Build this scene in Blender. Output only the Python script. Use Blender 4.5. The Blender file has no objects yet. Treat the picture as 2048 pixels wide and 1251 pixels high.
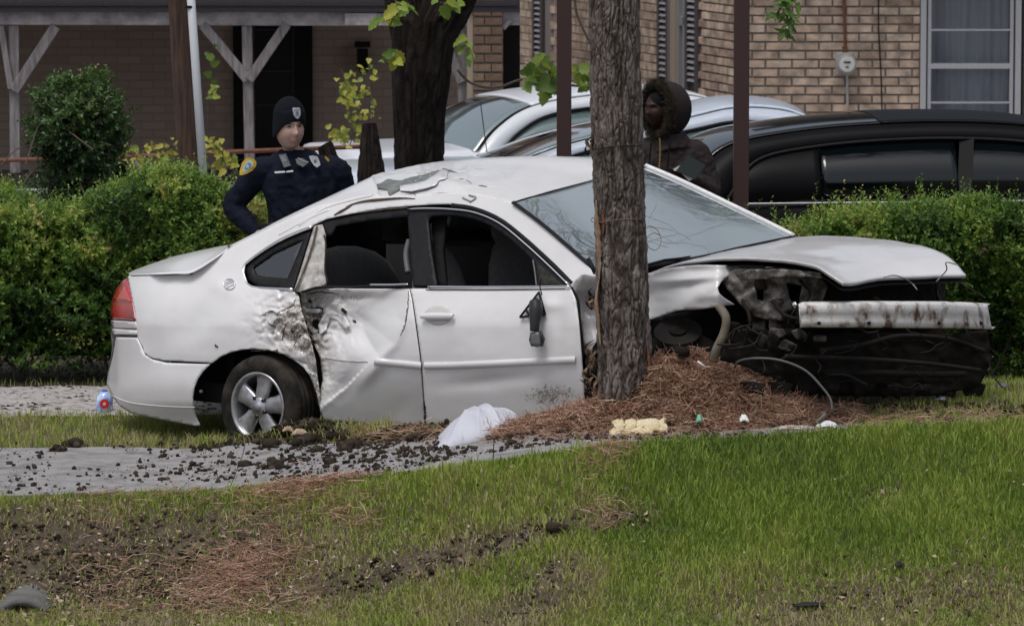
import bpy, math, random
import numpy as np
from mathutils import Vector, Matrix
from mathutils.geometry import delaunay_2d_cdt

# ---------------------------------------------------------------- camera, sky, sun, exposure
SC = bpy.context.scene
F, CX, CY, H = 10000.0, 1024.0, 625.5, 4.0          # focal length in photo pixels, centre, eye height (m)
TILT = math.atan(1088.5 / F)
cam = bpy.data.objects.new('camera', bpy.data.cameras.new('camera'))
SC.collection.objects.link(cam)
cam.location = (0, 0, H); cam.rotation_euler = (math.pi/2 - TILT, 0, 0)
cam.data.sensor_width = 36; cam.data.lens = 36*F/2048; cam.data.clip_end = 600; cam.data.clip_start = 1
cam.data.dof.use_dof = True; cam.data.dof.focus_distance = 28.6; cam.data.dof.aperture_fstop = 7.0
SC.camera = cam
world = bpy.data.worlds.new("World"); SC.world = world; world.use_nodes = True
wn = world.node_tree.nodes; wl = world.node_tree.links
bg = wn['Background']; sky = wn.new('ShaderNodeTexSky'); sky.sky_type = 'NISHITA'; sky.sun_disc = False
SUN_EL, SUN_AZ = math.radians(70), math.radians(212)      # azimuth clockwise from +Y
sky.sun_elevation = SUN_EL; sky.sun_rotation = SUN_AZ; sky.dust_density = 4; sky.air_density = 1.0; sky.ozone_density = 1
hs = wn.new('ShaderNodeHueSaturation'); hs.inputs['Saturation'].default_value = 0.5
wl.new(sky.outputs[0], hs.inputs['Color']); wl.new(hs.outputs[0], bg.inputs[0]); bg.inputs[1].default_value = 0.105
sun = bpy.data.objects.new('sun', bpy.data.lights.new('sun', 'SUN')); SC.collection.objects.link(sun)
sun.data.energy = 1.1; sun.data.angle = math.radians(22); sun.data.color = (1, .985, .965)
_sd = Vector((math.sin(SUN_AZ)*math.cos(SUN_EL), math.cos(SUN_AZ)*math.cos(SUN_EL), math.sin(SUN_EL)))
sun.rotation_euler = _sd.to_track_quat('Z', 'Y').to_euler(); sun.location = (0, 20, 30)
SC.view_settings.view_transform = 'Standard'; SC.view_settings.look = 'None'
SC.view_settings.exposure = 0.38; SC.view_settings.gamma = 1; SC.view_settings.use_curve_mapping = False
SC.cycles.use_denoising = True; SC.cycles.max_bounces = 8; SC.cycles.transparent_max_bounces = 12

RNG = np.random.default_rng(7); random.seed(7)
A3 = np.array
CA, SA = math.cos(TILT), math.sin(TILT)

# ---------------------------------------------------------------- where a point of the picture stands in the place
def ray(px, py):
    a = (np.asarray(px, float)-CX)/F; b = -(np.asarray(py, float)-CY)/F
    return np.stack([a + 0*b, CA + b*SA + 0*a, -SA + b*CA + 0*a], -1)
def P(px, py, D):                                   # the point seen at px,py whose distance along the street axis is D
    d = ray(px, py); return A3([0, 0, H]) + d*(np.asarray(D)/d[..., 1])[..., None]
def proj(p):
    p = np.asarray(p, float) - A3([0, 0, H]); z = p[..., 1]*CA - p[..., 2]*SA; u = p[..., 1]*SA + p[..., 2]*CA
    return CX + F*p[..., 0]/z, CY - F*u/z
TH = math.radians(36); NIN = A3([math.sin(TH), math.cos(TH), 0]); FWD = A3([math.cos(TH), -math.sin(TH), 0])
A0 = P(520, 800, 29.2)
def C(px, py, v):                                   # point of the wrecked car at depth v behind its near side plane
    d = ray(px, py); t = (NIN @ (A0 - A3([0, 0, H])) + np.asarray(v, float))/(d @ NIN)
    return A3([0, 0, H]) + d*t[..., None]
def sstep(a, b, x):
    t = np.clip((np.asarray(x, float)-a)/(b-a), 0, 1); return t*t*(3-2*t)

# ---------------------------------------------------------------- noise
def _hash(i, j, k, s):
    h = (i*374761393 + j*668265263 + k*2147483647 + s*1274126177) & 0xFFFFFFFF
    h = ((h ^ (h >> 13))*1274126177) & 0xFFFFFFFF
    return ((h ^ (h >> 16)) & 0xFFFFFF)/float(0xFFFFFF)
def vnoise(p, s=0):
    p = np.asarray(p, float)
    if p.shape[-1] == 2: p = np.concatenate([p, np.zeros(p.shape[:-1]+(1,))], -1)
    i = np.floor(p).astype(np.int64); f = p - i; f = f*f*(3-2*f); r = 0
    for a in (0, 1):
        for b in (0, 1):
            for c in (0, 1):
                w = (f[..., 0] if a else 1-f[..., 0])*(f[..., 1] if b else 1-f[..., 1])*(f[..., 2] if c else 1-f[..., 2])
                r = r + w*_hash(i[..., 0]+a, i[..., 1]+b, i[..., 2]+c, s)
    return r*2-1
def fbm(p, o=4, s=0):
    p = np.asarray(p, float); r = 0; a = 1; t = 0
    for k in range(o):
        r = r + a*vnoise(p*2**k, s+k); t += a; a *= .5
    return r/t
def ridged(p, o=3, s=0):
    p = np.asarray(p, float); r = 0; a = 1; t = 0
    for k in range(o):
        r = r + a*(1-np.abs(vnoise(p*2**k, s+k))); t += a; a *= .5
    return r/t

# ---------------------------------------------------------------- materials
MATS = {}
def _n(nt, t, **kw):
    n = nt.nodes.new(t)
    for k, v in kw.items():
        if k.startswith('i_'): n.inputs[k[2:].replace('_', ' ')].default_value = v
        else: setattr(n, k, v)
    return n
def rgb(c): return (c[0], c[1], c[2], 1)
def ramp(nt, fac, stops):
    r = nt.nodes.new('ShaderNodeValToRGB'); e = r.color_ramp.elements
    while len(e) < len(stops): e.new(.5)
    for k, (p, c) in enumerate(stops): e[k].position = p; e[k].color = rgb(c)
    nt.links.new(fac, r.inputs[0]); return r.outputs[0]
def mat(name, col, rough=.6, metal=0, var=0, scale=20, bump=0, bscale=60, col2=None, coat=0, spec=.5, stretch=(1, 1, 1), src='noise', trans=0, sub=0, ior=1.5, attr=None, stops=None, pos=False):
    if name in MATS: return MATS[name]
    if max(col) < .05 and spec == .5: spec = .16
    m = bpy.data.materials.new(name); m.use_nodes = True; nt = m.node_tree; b = nt.nodes['Principled BSDF']; L = nt.links
    b.inputs['Base Color'].default_value = rgb(col); b.inputs['Roughness'].default_value = rough; b.inputs['Metallic'].default_value = metal
    b.inputs['Coat Weight'].default_value = coat; b.inputs['Coat Roughness'].default_value = .08; b.inputs['Specular IOR Level'].default_value = spec
    b.inputs['Transmission Weight'].default_value = trans; b.inputs['IOR'].default_value = ior
    tc = nt.nodes.new('ShaderNodeTexCoord'); mp = nt.nodes.new('ShaderNodeMapping'); mp.inputs['Scale'].default_value = stretch
    L.new(nt.nodes.new('ShaderNodeNewGeometry').outputs['Position'] if pos else tc.outputs['Object'], mp.inputs[0])
    if stops or col2 is not None:
        if src == 'attr': a = _n(nt, 'ShaderNodeAttribute', attribute_name=attr or 'tint'); fac = a.outputs['Fac']
        elif src == 'random': fac = nt.nodes.new('ShaderNodeObjectInfo').outputs['Random']
        elif src == 'island': fac = nt.nodes.new('ShaderNodeNewGeometry').outputs['Random Per Island']
        else:
            a = _n(nt, 'ShaderNodeTexNoise', i_Scale=scale, i_Detail=6, i_Roughness=.6); L.new(mp.outputs[0], a.inputs['Vector']); fac = a.outputs['Fac']
        c = ramp(nt, fac, stops or [(.3, col), (.7, col2)])
        if var:
            a = _n(nt, 'ShaderNodeTexNoise', i_Scale=scale, i_Detail=5); L.new(mp.outputs[0], a.inputs['Vector'])
            x = nt.nodes.new('ShaderNodeMix'); x.data_type = 'RGBA'; x.blend_type = 'MULTIPLY'; x.inputs[0].default_value = 1
            L.new(c, x.inputs[6]); L.new(ramp(nt, a.outputs['Fac'], [(.3, (1-var,)*3), (.7, (1+var*.3,)*3)]), x.inputs[7]); c = x.outputs[2]
        L.new(c, b.inputs['Base Color'])
    if bump:
        a = _n(nt, 'ShaderNodeTexNoise', i_Scale=bscale, i_Detail=6, i_Roughness=.65); L.new(mp.outputs[0], a.inputs['Vector'])
        bp = _n(nt, 'ShaderNodeBump', i_Strength=bump, i_Distance=.01); L.new(a.outputs['Fac'], bp.inputs['Height']); L.new(bp.outputs[0], b.inputs['Normal'])
    MATS[name] = m; return m
def paint(name, col, dirt=(.19, .155, .125), rough=.28, coat=.55, dust=.26, spec=.5):
    # car paint; the attribute 'grime' on the panel says where mud and scuffs were left
    m = bpy.data.materials.new(name); m.use_nodes = True; nt = m.node_tree; b = nt.nodes['Principled BSDF']; L = nt.links
    tc = nt.nodes.new('ShaderNodeTexCoord'); at = _n(nt, 'ShaderNodeAttribute', attribute_name='grime')
    n1 = _n(nt, 'ShaderNodeTexNoise', i_Scale=48, i_Detail=9, i_Roughness=.74, i_Distortion=1.2); L.new(tc.outputs['Object'], n1.inputs['Vector'])
    n2 = _n(nt, 'ShaderNodeTexNoise', i_Scale=3.2, i_Detail=7, i_Roughness=.65); L.new(tc.outputs['Object'], n2.inputs['Vector'])
    s = _n(nt, 'ShaderNodeMath', operation='SUBTRACT'); s.inputs[0].default_value = 1.02; L.new(at.outputs['Fac'], s.inputs[1])
    mr = _n(nt, 'ShaderNodeMapRange'); mr.inputs['To Min'].default_value = .40; mr.inputs['To Max'].default_value = .90; L.new(s.outputs[0], mr.inputs['Value'])
    d = _n(nt, 'ShaderNodeMath', operation='SUBTRACT'); L.new(n1.outputs['Fac'], d.inputs[0]); L.new(mr.outputs[0], d.inputs[1])
    k = _n(nt, 'ShaderNodeMapRange'); k.inputs['From Min'].default_value = 0; k.inputs['From Max'].default_value = .09; L.new(d.outputs[0], k.inputs['Value'])
    dustc = tuple(c*(1-dust)+q*dust for c, q in zip(col, (.46, .44, .41)))
    base = ramp(nt, n2.outputs['Fac'], [(.38, col), (.72, dustc)])
    x0 = nt.nodes.new('ShaderNodeMix'); x0.data_type = 'RGBA'; L.new(base, x0.inputs[6]); x0.inputs[7].default_value = rgb((.44, .415, .38))
    g5 = _n(nt, 'ShaderNodeMath', operation='MULTIPLY'); L.new(at.outputs['Fac'], g5.inputs[0]); g5.inputs[1].default_value = .55; L.new(g5.outputs[0], x0.inputs[0])
    x = nt.nodes.new('ShaderNodeMix'); x.data_type = 'RGBA'; L.new(k.outputs[0], x.inputs[0]); L.new(x0.outputs[2], x.inputs[6]); x.inputs[7].default_value = rgb(dirt)
    L.new(x.outputs[2], b.inputs['Base Color'])
    r = _n(nt, 'ShaderNodeMapRange'); r.inputs['To Min'].default_value = rough; r.inputs['To Max'].default_value = .8; L.new(g5.outputs[0], r.inputs['Value']); L.new(r.outputs[0], b.inputs['Roughness'])
    b.inputs['Coat Weight'].default_value = coat; b.inputs['Coat Roughness'].default_value = .12; b.inputs['Specular IOR Level'].default_value = spec
    n3 = _n(nt, 'ShaderNodeTexNoise', i_Scale=9, i_Detail=3); L.new(tc.outputs['Object'], n3.inputs['Vector'])
    bp = _n(nt, 'ShaderNodeBump', i_Strength=.06, i_Distance=.02); L.new(n3.outputs['Fac'], bp.inputs['Height']); L.new(bp.outputs[0], b.inputs['Normal'])
    MATS[name] = m; return m
def glass(name, tint=(.6, .7, .72), alpha=.35, rough=.04, refl=1.0, base=None, spec=.8):
    # thin glazing: part see-through, part mirror
    m = bpy.data.materials.new(name); m.use_nodes = True; nt = m.node_tree; nt.nodes.clear(); L = nt.links
    o = nt.nodes.new('ShaderNodeOutputMaterial'); t = nt.nodes.new('ShaderNodeBsdfTransparent'); t.inputs[0].default_value = rgb(tint)
    p = nt.nodes.new('ShaderNodeBsdfPrincipled'); p.inputs['Base Color'].default_value = rgb(base or [c*.08 for c in tint]); p.inputs['Roughness'].default_value = rough; p.inputs['Specular IOR Level'].default_value = spec
    g = _n(nt, 'ShaderNodeBsdfGlossy', i_Roughness=rough); fr = _n(nt, 'ShaderNodeFresnel', i_IOR=1.6)
    m1 = nt.nodes.new('ShaderNodeMixShader'); m1.inputs[0].default_value = alpha; L.new(t.outputs[0], m1.inputs[1]); L.new(p.outputs[0], m1.inputs[2])
    mu = _n(nt, 'ShaderNodeMath', operation='MULTIPLY_ADD'); L.new(fr.outputs[0], mu.inputs[0]); mu.inputs[1].default_value = refl; mu.inputs[2].default_value = .02; mu.use_clamp = True
    m2 = nt.nodes.new('ShaderNodeMixShader'); L.new(mu.outputs[0], m2.inputs[0]); L.new(m1.outputs[0], m2.inputs[1]); L.new(g.outputs[0], m2.inputs[2])
    L.new(m2.outputs[0], o.inputs[0]); MATS[name] = m; return m

# ---------------------------------------------------------------- object helpers
def worig(o):
    p = A3([0., 0, 0])
    while o is not None: p = p + A3(o.location); o = o.parent
    return p
def tag(o, label=None, cat=None, group=None, kind=None):
    for k, v in (('label', label), ('category', cat), ('group', group), ('kind', kind)):
        if v: o[k] = v
    return o
def thing(name, loc, label, cat, group=None):
    o = bpy.data.objects.new(name, None); SC.collection.objects.link(o); o.location = tuple(float(c) for c in loc); o.empty_display_size = .1
    return tag(o, label, cat, group)
def mk(name, V, Fc, m, parent=None, smooth=True, attrs=None, solid=0, sub=0, bevel=0, loc=None):
    V = np.asarray(V, float).reshape(-1, 3)
    off = worig(parent) if parent is not None else A3([0., 0, 0])
    me = bpy.data.meshes.new(name)
    if loc is not None: off = off + (A3(loc)-off)
    V = V - off
    if isinstance(Fc, np.ndarray) and Fc.ndim == 2:
        n, k = Fc.shape
        me.vertices.add(len(V)); me.vertices.foreach_set('co', V.ravel()); me.loops.add(n*k); me.loops.foreach_set('vertex_index', Fc.astype(np.int32).ravel())
        me.polygons.add(n); me.polygons.foreach_set('loop_start', np.arange(0, n*k, k, dtype=np.int32)); me.update(calc_edges=True); me.validate()
    else:
        me.from_pydata([tuple(v) for v in V], [], [tuple(int(i) for i in f) for f in Fc])
    if smooth: me.polygons.foreach_set('use_smooth', np.ones(len(me.polygons), bool))
    for k, a in (attrs or {}).items():
        at = me.attributes.new(k, 'FLOAT', 'POINT'); at.data.foreach_set('value', np.asarray(a, np.float32))
    for q in (m if isinstance(m, (list, tuple)) else [m]): me.materials.append(q)
    o = bpy.data.objects.new(name, me); SC.collection.objects.link(o)
    if parent is not None: o.parent = parent
    if loc is not None: o.location = tuple(A3(loc) - (worig(parent) if parent is not None else 0))
    if bevel:
        b = o.modifiers.new('b', 'BEVEL'); b.width = bevel; b.segments = 2; b.limit_method = 'ANGLE'
    if solid:
        s = o.modifiers.new('s', 'SOLIDIFY'); s.thickness = abs(solid); s.offset = -1 if solid > 0 else 1
    if sub:
        s = o.modifiers.new('u', 'SUBSURF'); s.levels = sub; s.render_levels = sub
    return o
class MB:
    def __init__(s): s.V = []; s.F = []; s.n = 0; s.A = []
    def add(s, V, Fc, a=0.):
        V = np.asarray(V, float).reshape(-1, 3)
        s.V.append(V); s.F += [tuple(int(i)+s.n for i in f) for f in Fc]; s.n += len(V); s.A.append(np.full(len(V), a) if np.isscalar(a) else np.asarray(a)); return s
    def box(s, c, d, R=None, a=0.):
        c = A3(c, float) if False else np.asarray(c, float); d = np.asarray(d, float)/2
        v = A3([[x, y, z] for x in (-1, 1) for y in (-1, 1) for z in (-1, 1)])*d
        if R is not None: v = v @ np.asarray(R).T
        return s.add(v+c, [(0, 1, 3, 2), (4, 6, 7, 5), (0, 4, 5, 1), (2, 3, 7, 6), (0, 2, 6, 4), (1, 5, 7, 3)], a)
    def beam(s, p, q, w, h, a=0.):
        p = np.asarray(p, float); q = np.asarray(q, float); d = q-p; L = np.linalg.norm(d); d = d/L
        up = A3([0, 0, 1.]) if abs(d[2]) < .9 else A3([0, 1., 0]); x = np.cross(d, up); x /= np.linalg.norm(x); y = np.cross(x, d)
        return s.box((p+q)/2, (L, w, h), np.stack([d, x, y], 1), a)
    def tube(s, pts, r, n=8, cap=True, a=0.):
        V, Fc = tube(pts, r, n, cap); return s.add(V, Fc, a)
    def ell(s, c, r, n=12, R=None, a=0.):
        u = np.linspace(0, math.pi, n//2+2)[1:-1]; w = np.linspace(0, 2*math.pi, n, endpoint=False)
        v = [[0, 0, 1]]+[[math.sin(i)*math.cos(j), math.sin(i)*math.sin(j), math.cos(i)] for i in u for j in w]+[[0, 0, -1]]
        v = A3(v)*np.asarray(r, float)
        if R is not None: v = v @ np.asarray(R).T
        f = [(0, 1+j, 1+(j+1) % n) for j in range(n)]; m_ = len(u)
        for i in range(m_-1): f += [(1+i*n+j, 1+(i+1)*n+j, 1+(i+1)*n+(j+1) % n, 1+i*n+(j+1) % n) for j in range(n)]
        b = 1+(m_-1)*n; f += [(b+j, b+n, b+(j+1) % n) for j in range(n)]
        return s.add(v+np.asarray(c, float), f, a)
    def build(s, name, m, parent=None, smooth=False, **kw):
        at = kw.pop('attrs', None); V = np.concatenate(s.V)
        if kw.pop('tint', False): at = {'tint': np.concatenate(s.A)}
        return mk(name, V, s.F, m, parent, smooth, at, **kw)
def frames(pts):
    pts = np.asarray(pts, float); T = np.gradient(pts, axis=0); T /= np.linalg.norm(T, axis=1)[:, None]+1e-12
    up = A3([0, 0, 1.]) if abs(T[0, 2]) < .8 else A3([1., 0, 0]); X = []
    x = np.cross(T[0], up); x /= np.linalg.norm(x)
    for t in T:
        x = x - t*(x @ t); x /= np.linalg.norm(x)+1e-12; X.append(x.copy())
    X = A3(X); return T, X, np.cross(T, X)
def tube(pts, r, n=8, cap=True):
    pts = np.asarray(pts, float); k = len(pts); r = np.broadcast_to(np.asarray(r, float), (k,)); T, X, Y = frames(pts)
    w = np.linspace(0, 2*math.pi, n, endpoint=False)
    V = pts[:, None] + r[:, None, None]*(np.cos(w)[None, :, None]*X[:, None]+np.sin(w)[None, :, None]*Y[:, None])
    Fc = [(i*n+j, i*n+(j+1) % n, (i+1)*n+(j+1) % n, (i+1)*n+j) for i in range(k-1) for j in range(n)]
    if cap: Fc += [tuple(range(n-1, -1, -1)), tuple((k-1)*n+j for j in range(n))]
    return V.reshape(-1, 3), Fc
def cat(pts, n):
    pts = np.asarray(pts, float); k = len(pts)
    if k < 3: t = np.linspace(0, 1, n)[:, None]; return pts[0]*(1-t)+pts[-1]*t
    q = np.concatenate([2*pts[:1]-pts[1:2], pts, 2*pts[-1:]-pts[-2:-1]]); o = []
    for i in range(k-1):
        a, b, c, d = q[i:i+4]; t = np.linspace(0, 1, 12, endpoint=False)[:, None]
        o.append(.5*(2*b+(c-a)*t+(2*a-5*b+4*c-d)*t*t+(3*b-a-3*c+d)*t**3))
    o = np.concatenate(o+[pts[-1:]]); s = np.concatenate([[0], np.cumsum(np.linalg.norm(np.diff(o, axis=0), axis=1))]); u = np.linspace(0, s[-1], n)
    return np.stack([np.interp(u, s, o[:, j]) for j in range(pts.shape[1])], 1)
def catk(pts, n):                                   # evenly in control points, so that rails correspond
    pts = np.asarray(pts, float); k = len(pts)
    if k == 2: t = np.linspace(0, 1, n)[:, None]; return pts[0]*(1-t)+pts[-1]*t
    q = np.concatenate([2*pts[:1]-pts[1:2], pts, 2*pts[-1:]-pts[-2:-1]]); u = np.linspace(0, k-1, n); i = np.minimum(u.astype(int), k-2); t = (u-i)[:, None]
    a, b, c, d = q[i], q[i+1], q[i+2], q[i+3]
    return .5*(2*b+(c-a)*t+(2*a-5*b+4*c-d)*t*t+(3*b-a-3*c+d)*t**3)
def grid_faces(a, b, wrap=False):
    i = np.arange(a-1)[:, None]; j = np.arange(b if wrap else b-1)[None]; k = (j+1) % b
    return np.stack([i*b+j, i*b+k, (i+1)*b+k, (i+1)*b+j], -1).reshape(-1, 4)
def loft(rails, nu, nv):
    R = np.stack([catk(r, nu) for r in rails]); G = np.stack([catk(R[:, i], nv) for i in range(nu)])
    return G.reshape(-1, 3), grid_faces(nu, nv)
def facecam(V, Fc, to=None):
    # turn faces so that their normals look towards the street
    V = np.asarray(V); Fc = np.asarray(Fc); a, b, c = V[Fc[:, 0]], V[Fc[:, 1]], V[Fc[:, 2]]
    n = np.cross(b-a, c-a).sum(0); v = (A3([0, 0, H]) if to is None else A3(to)) - V.mean(0)
    return Fc[:, ::-1] if n @ v < 0 else Fc
def inpoly(x, y, poly):
    r = np.zeros(len(x), bool); n = len(poly)
    for i in range(n):
        x1, y1 = poly[i]; x2, y2 = poly[(i+1) % n]
        if y1 == y2: continue
        c = ((y1 > y) != (y2 > y)) & (x < (x2-x1)*(y-y1)/(y2-y1)+x1); r ^= c
    return r
def pldist(x, y, poly, closed=True):
    d = np.full(len(x), 1e9); n = len(poly)
    for i in range(n if closed else n-1):
        a = A3(poly[i], float) if False else np.asarray(poly[i], float); b = np.asarray(poly[(i+1) % n], float); ab = b-a
        t = np.clip(((x-a[0])*ab[0]+(y-a[1])*ab[1])/(ab @ ab+1e-9), 0, 1); d = np.minimum(d, np.hypot(x-a[0]-t*ab[0], y-a[1]-t*ab[1]))
    return d
def cdt(outline, step, holes=()):
    def dens(pl):
        o = []
        for i in range(len(pl)):
            a = np.asarray(pl[i], float); b = np.asarray(pl[(i+1) % len(pl)], float); k = max(1, int(round(np.linalg.norm(b-a)/step)))
            o += [a+(b-a)*j/k for j in range(k)]
        return A3(o)
    O = dens(outline); loops = [O]+[dens(h) for h in holes]
    x0, y0 = O.min(0); x1, y1 = O.max(0)
    gx, gy = np.meshgrid(np.arange(x0, x1, step), np.arange(y0, y1, step*.87)); gx = gx + (np.arange(gx.shape[0]) % 2)[:, None]*step/2
    gx = gx.ravel(); gy = gy.ravel(); k = inpoly(gx, gy, O) & (pldist(gx, gy, O) > step*.45)
    for h in loops[1:]: k &= ~inpoly(gx, gy, h) & (pldist(gx, gy, h) > step*.45)
    pts = []; ed = []
    for l in loops:
        s = len(pts); pts += [tuple(p) for p in l]; ed += [(s+i, s+(i+1) % len(l)) for i in range(len(l))]
    pts += list(zip(gx[k], gy[k]))
    r = delaunay_2d_cdt([Vector((float(a), float(b))) for a, b in pts], ed, [], 1, 1e-5)
    V = A3([(v.x, v.y) for v in r[0]]); Fc = A3([tuple(f) for f in r[2] if len(f) == 3])
    c = V[Fc].mean(1); keep = inpoly(c[:, 0], c[:, 1], O)
    for h in loops[1:]: keep &= ~inpoly(c[:, 0], c[:, 1], h)
    return V, Fc[keep]
# ---------------------------------------------------------------- terrain
def rise_(x): return .38*sstep(-2.2, .7, x) + .06*sstep(.7, 2.7, x)
def _edge(pts):                                     # where a drawn edge of the pavement runs on the sloping ground
    xs_, ys_ = [], []
    for px, py in pts:
        D = 28.
        for _ in range(30): p = P(px, py, D); d = ray(px, py); D = float((rise_(p[0])-H)/d[2]*d[1])
        xs_.append(P(px, py, D)[0]); ys_.append(D)
    q = cat(np.stack([xs_, ys_], 1), 80); return lambda x: np.interp(x, q[:, 0], q[:, 1])
edgeY = _edge([(-500, 1004), (0, 1000), (300, 990), (600, 976), (900, 942), (1150, 908), (1400, 886), (1700, 868), (2048, 856), (2500, 850)])
backY = _edge([(-500, 900), (0, 903), (300, 903), (600, 899), (900, 886), (1150, 874), (1400, 868), (1700, 856), (2048, 846), (2500, 842)])
def zg(x, Y):
    x = np.asarray(x, float); Y = np.asarray(Y, float)
    rise = .38*sstep(-2.2, .7, x) + .06*sstep(.7, 2.7, x)
    w = 1-sstep(28.7, 31.2, Y)
    z = rise*w + .16*sstep(30.6, 32, Y)*sstep(0, 2, x)*(1-sstep(33, 35, Y)) + .04*sstep(33, 35, Y)
    d = np.maximum(edgeY(x)-Y, 0)
    q = .44*d*sstep(0, .5, d)+.0*d
    floor_ = rise*.0 + .46 + rise*.8
    drop = np.where(q < floor_-.15, q, floor_-.15+.15*(1-np.exp(-(q-floor_+.15)/.15)))
    far = sstep(2.6, 7, d)*.5
    z = z - drop + far
    z = z + .035*fbm(np.stack([x*1.6, Y*1.6], -1), 4, 3)*sstep(0, .4, d)
    z = z + .075*np.exp(-((x+1.28)/.42)**2-((Y-28.80)/.14)**2)*(.8+.5*fbm(np.stack([x*9, Y*9], -1), 2, 8))   # soil ploughed up by the rear wheel
    return z
def rough(x, Y):
    off = sstep(0, .12, edgeY(x)-Y) + sstep(0, .15, Y-backY(x))
    return .018*fbm(np.stack([x*7, Y*7], -1), 4, 9)*np.minimum(off, 1)
xs = np.concatenate([[-150, -60, -30, -16, -9, -6], np.arange(-4.2, 4.2, .045), [5, 6, 9, 16, 30, 60, 150]])
ys = np.concatenate([[-40, 0, 10, 16, 20, 22], np.arange(23, 33.5, .045), [34, 35, 36, 38, 41, 46, 60, 90, 140, 260]])
X, Y = np.meshgrid(xs, ys, indexing='ij')
on_pave = (Y > edgeY(X)+.01) & (Y < backY(X)-.01)
Z = zg(X, Y)+rough(X, Y) - .03*on_pave
GP = np.stack([X, Y, Z], -1).reshape(-1, 3)
soil = mat('soil', (.05, .036, .025), .95, bump=1.0, bscale=35, stops=[(.3, (.035, .026, .018)), (.5, (.07, .052, .034)), (.7, (.115, .09, .055))], scale=9)
tag(mk('ground', GP, grid_faces(len(xs), len(ys))[:, ::-1] if False else grid_faces(len(xs), len(ys)), soil), kind='structure')
# pavement: a slab with worn edges and expansion joints, following the rise
concrete = mat('concrete', (.36, .34, .33), .85, bump=.35, bscale=90, stops=[(.28, (.10, .092, .088)), (.42, (.19, .18, .178)), (.55, (.25, .24, .24)), (.78, (.30, .288, .29))], scale=7)
def slab(name, xa, xb, e0, e1, lift, joints):
    V = []; Fc = []; nb = 0
    for (a, b) in joints:
        u = np.linspace(a, b, max(3, int((b-a)/.05)+1)); w = np.linspace(0, 1, 14)
        U, W = np.meshgrid(u, w, indexing='ij'); YY = e0(U)*(1-W)+e1(U)*W
        YY = YY + np.where(W < .01, .008*fbm(np.stack([U*9, U*0], -1), 3, 5), 0) + np.where(W > .99, .03*fbm(np.stack([U*5, U*0], -1), 3, 6), 0)
        ZZ = zg(U, YY)+lift
        top = np.stack([U, YY, ZZ], -1); n1, n2 = top.shape[:2]; t = top.reshape(-1, 3); bt = t-A3([0, 0, .1])
        V += [t, bt]; f = grid_faces(n1, n2)+nb; Fc += f.tolist()
        ring = [i*n2 for i in range(n1)]+[(n1-1)*n2+j for j in range(1, n2)]+[i*n2+n2-1 for i in range(n1-2, -1, -1)]+[j for j in range(n2-2, 0, -1)]
        m_ = len(t)
        for k in range(len(ring)):
            p, q = ring[k], ring[(k+1) % len(ring)]; Fc.append((nb+p, nb+q, nb+m_+q, nb+m_+p))
        nb += 2*m_
    return mk(name, np.concatenate(V), Fc, concrete, smooth=False)
jj = np.concatenate([[-14, -9], np.arange(-5.9, 4.4, 1.45), [9, 14]])
tag(slab('sidewalk', -14, 14, edgeY, backY, .025, [(a+.0025, b-.0025) for a, b in zip(jj[:-1], jj[1:])]), kind='structure')
gravel = mat('gravel_path', (.36, .335, .32), .95, bump=1, bscale=50, stops=[(.35, (.15, .13, .12)), (.46, (.33, .31, .3)), (.62, (.43, .41, .4))], scale=22)
concrete2 = concrete
U, W = np.meshgrid(np.linspace(-9, -.6, 160), np.linspace(30.75, 32.25, 40), indexing='ij')
W2 = W + .12*fbm(np.stack([U*1.7, W*0], -1), 3, 21)
tag(mk('gravel_path', np.stack([U, W2, zg(U, W2)+.012+.02*(1-np.abs((W-31.5)/.75)**6)+.01*fbm(np.stack([U*14, W*14], -1), 3, 4)], -1).reshape(-1, 3), grid_faces(160, 40), gravel), kind='structure')
drive = mat('driveway', (.3, .29, .28), .9, bump=.3, bscale=60, col2=(.36, .35, .34), scale=3)
tag(mk('driveway', A3([[-5, 34.6, .21], [16, 34.6, .21], [16, 43.6, .21], [-5, 43.6, .21]]), [(0, 1, 2, 3)], drive, smooth=False), kind='structure')
bpy.data.objects['driveway'].location.z = .004

# ---------------------------------------------------------------- grass, dead thatch, soil crumbs
def blades(x, Y, h, wd, lean, tint, z=None, seed=1):
    n = len(x); r = np.random.default_rng(seed); a = r.uniform(0, 2*math.pi, n); z = zg(x, Y) if z is None else z
    b = np.stack([x, Y, z-.004], -1); ld = np.stack([np.cos(a), np.sin(a), 0*a], -1)*(lean*h)[:, None]
    wa = a+math.pi/2+r.normal(0, .6, n); wv = np.stack([np.cos(wa), np.sin(wa)*.3, 0*a], -1)*(wd/2)[:, None]
    up = np.zeros((n, 3)); up[:, 2] = h
    m1 = b + ld*.3+up*.55; tp = b+ld+up*(1-.35*lean)[:, None]
    V = np.stack([b-wv, b+wv, m1-wv*.8, m1+wv*.8, tp], 1).reshape(-1, 3); i = (np.arange(n)*5)[:, None]
    Fc = np.concatenate([i+A3([0, 1, 3]), i+A3([0, 3, 2]), i+A3([2, 3, 4])])
    return V, Fc, np.repeat(tint, 5)
grassm = mat('grass_blade', (.08, .13, .03), .6, spec=.25, src='attr', attr='tint',
    stops=[(0, (.14, .21, .035)), (.3, (.23, .32, .05)), (.5, (.31, .37, .07)), (.64, (.36, .36, .12)), (.8, (.38, .32, .20)), (1, (.22, .155, .12))])
_nt = grassm.node_tree; _b = _nt.nodes['Principled BSDF']; _t = _nt.nodes.new('ShaderNodeBsdfTranslucent'); _m = _nt.nodes.new('ShaderNodeMixShader'); _m.inputs[0].default_value = .35
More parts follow.
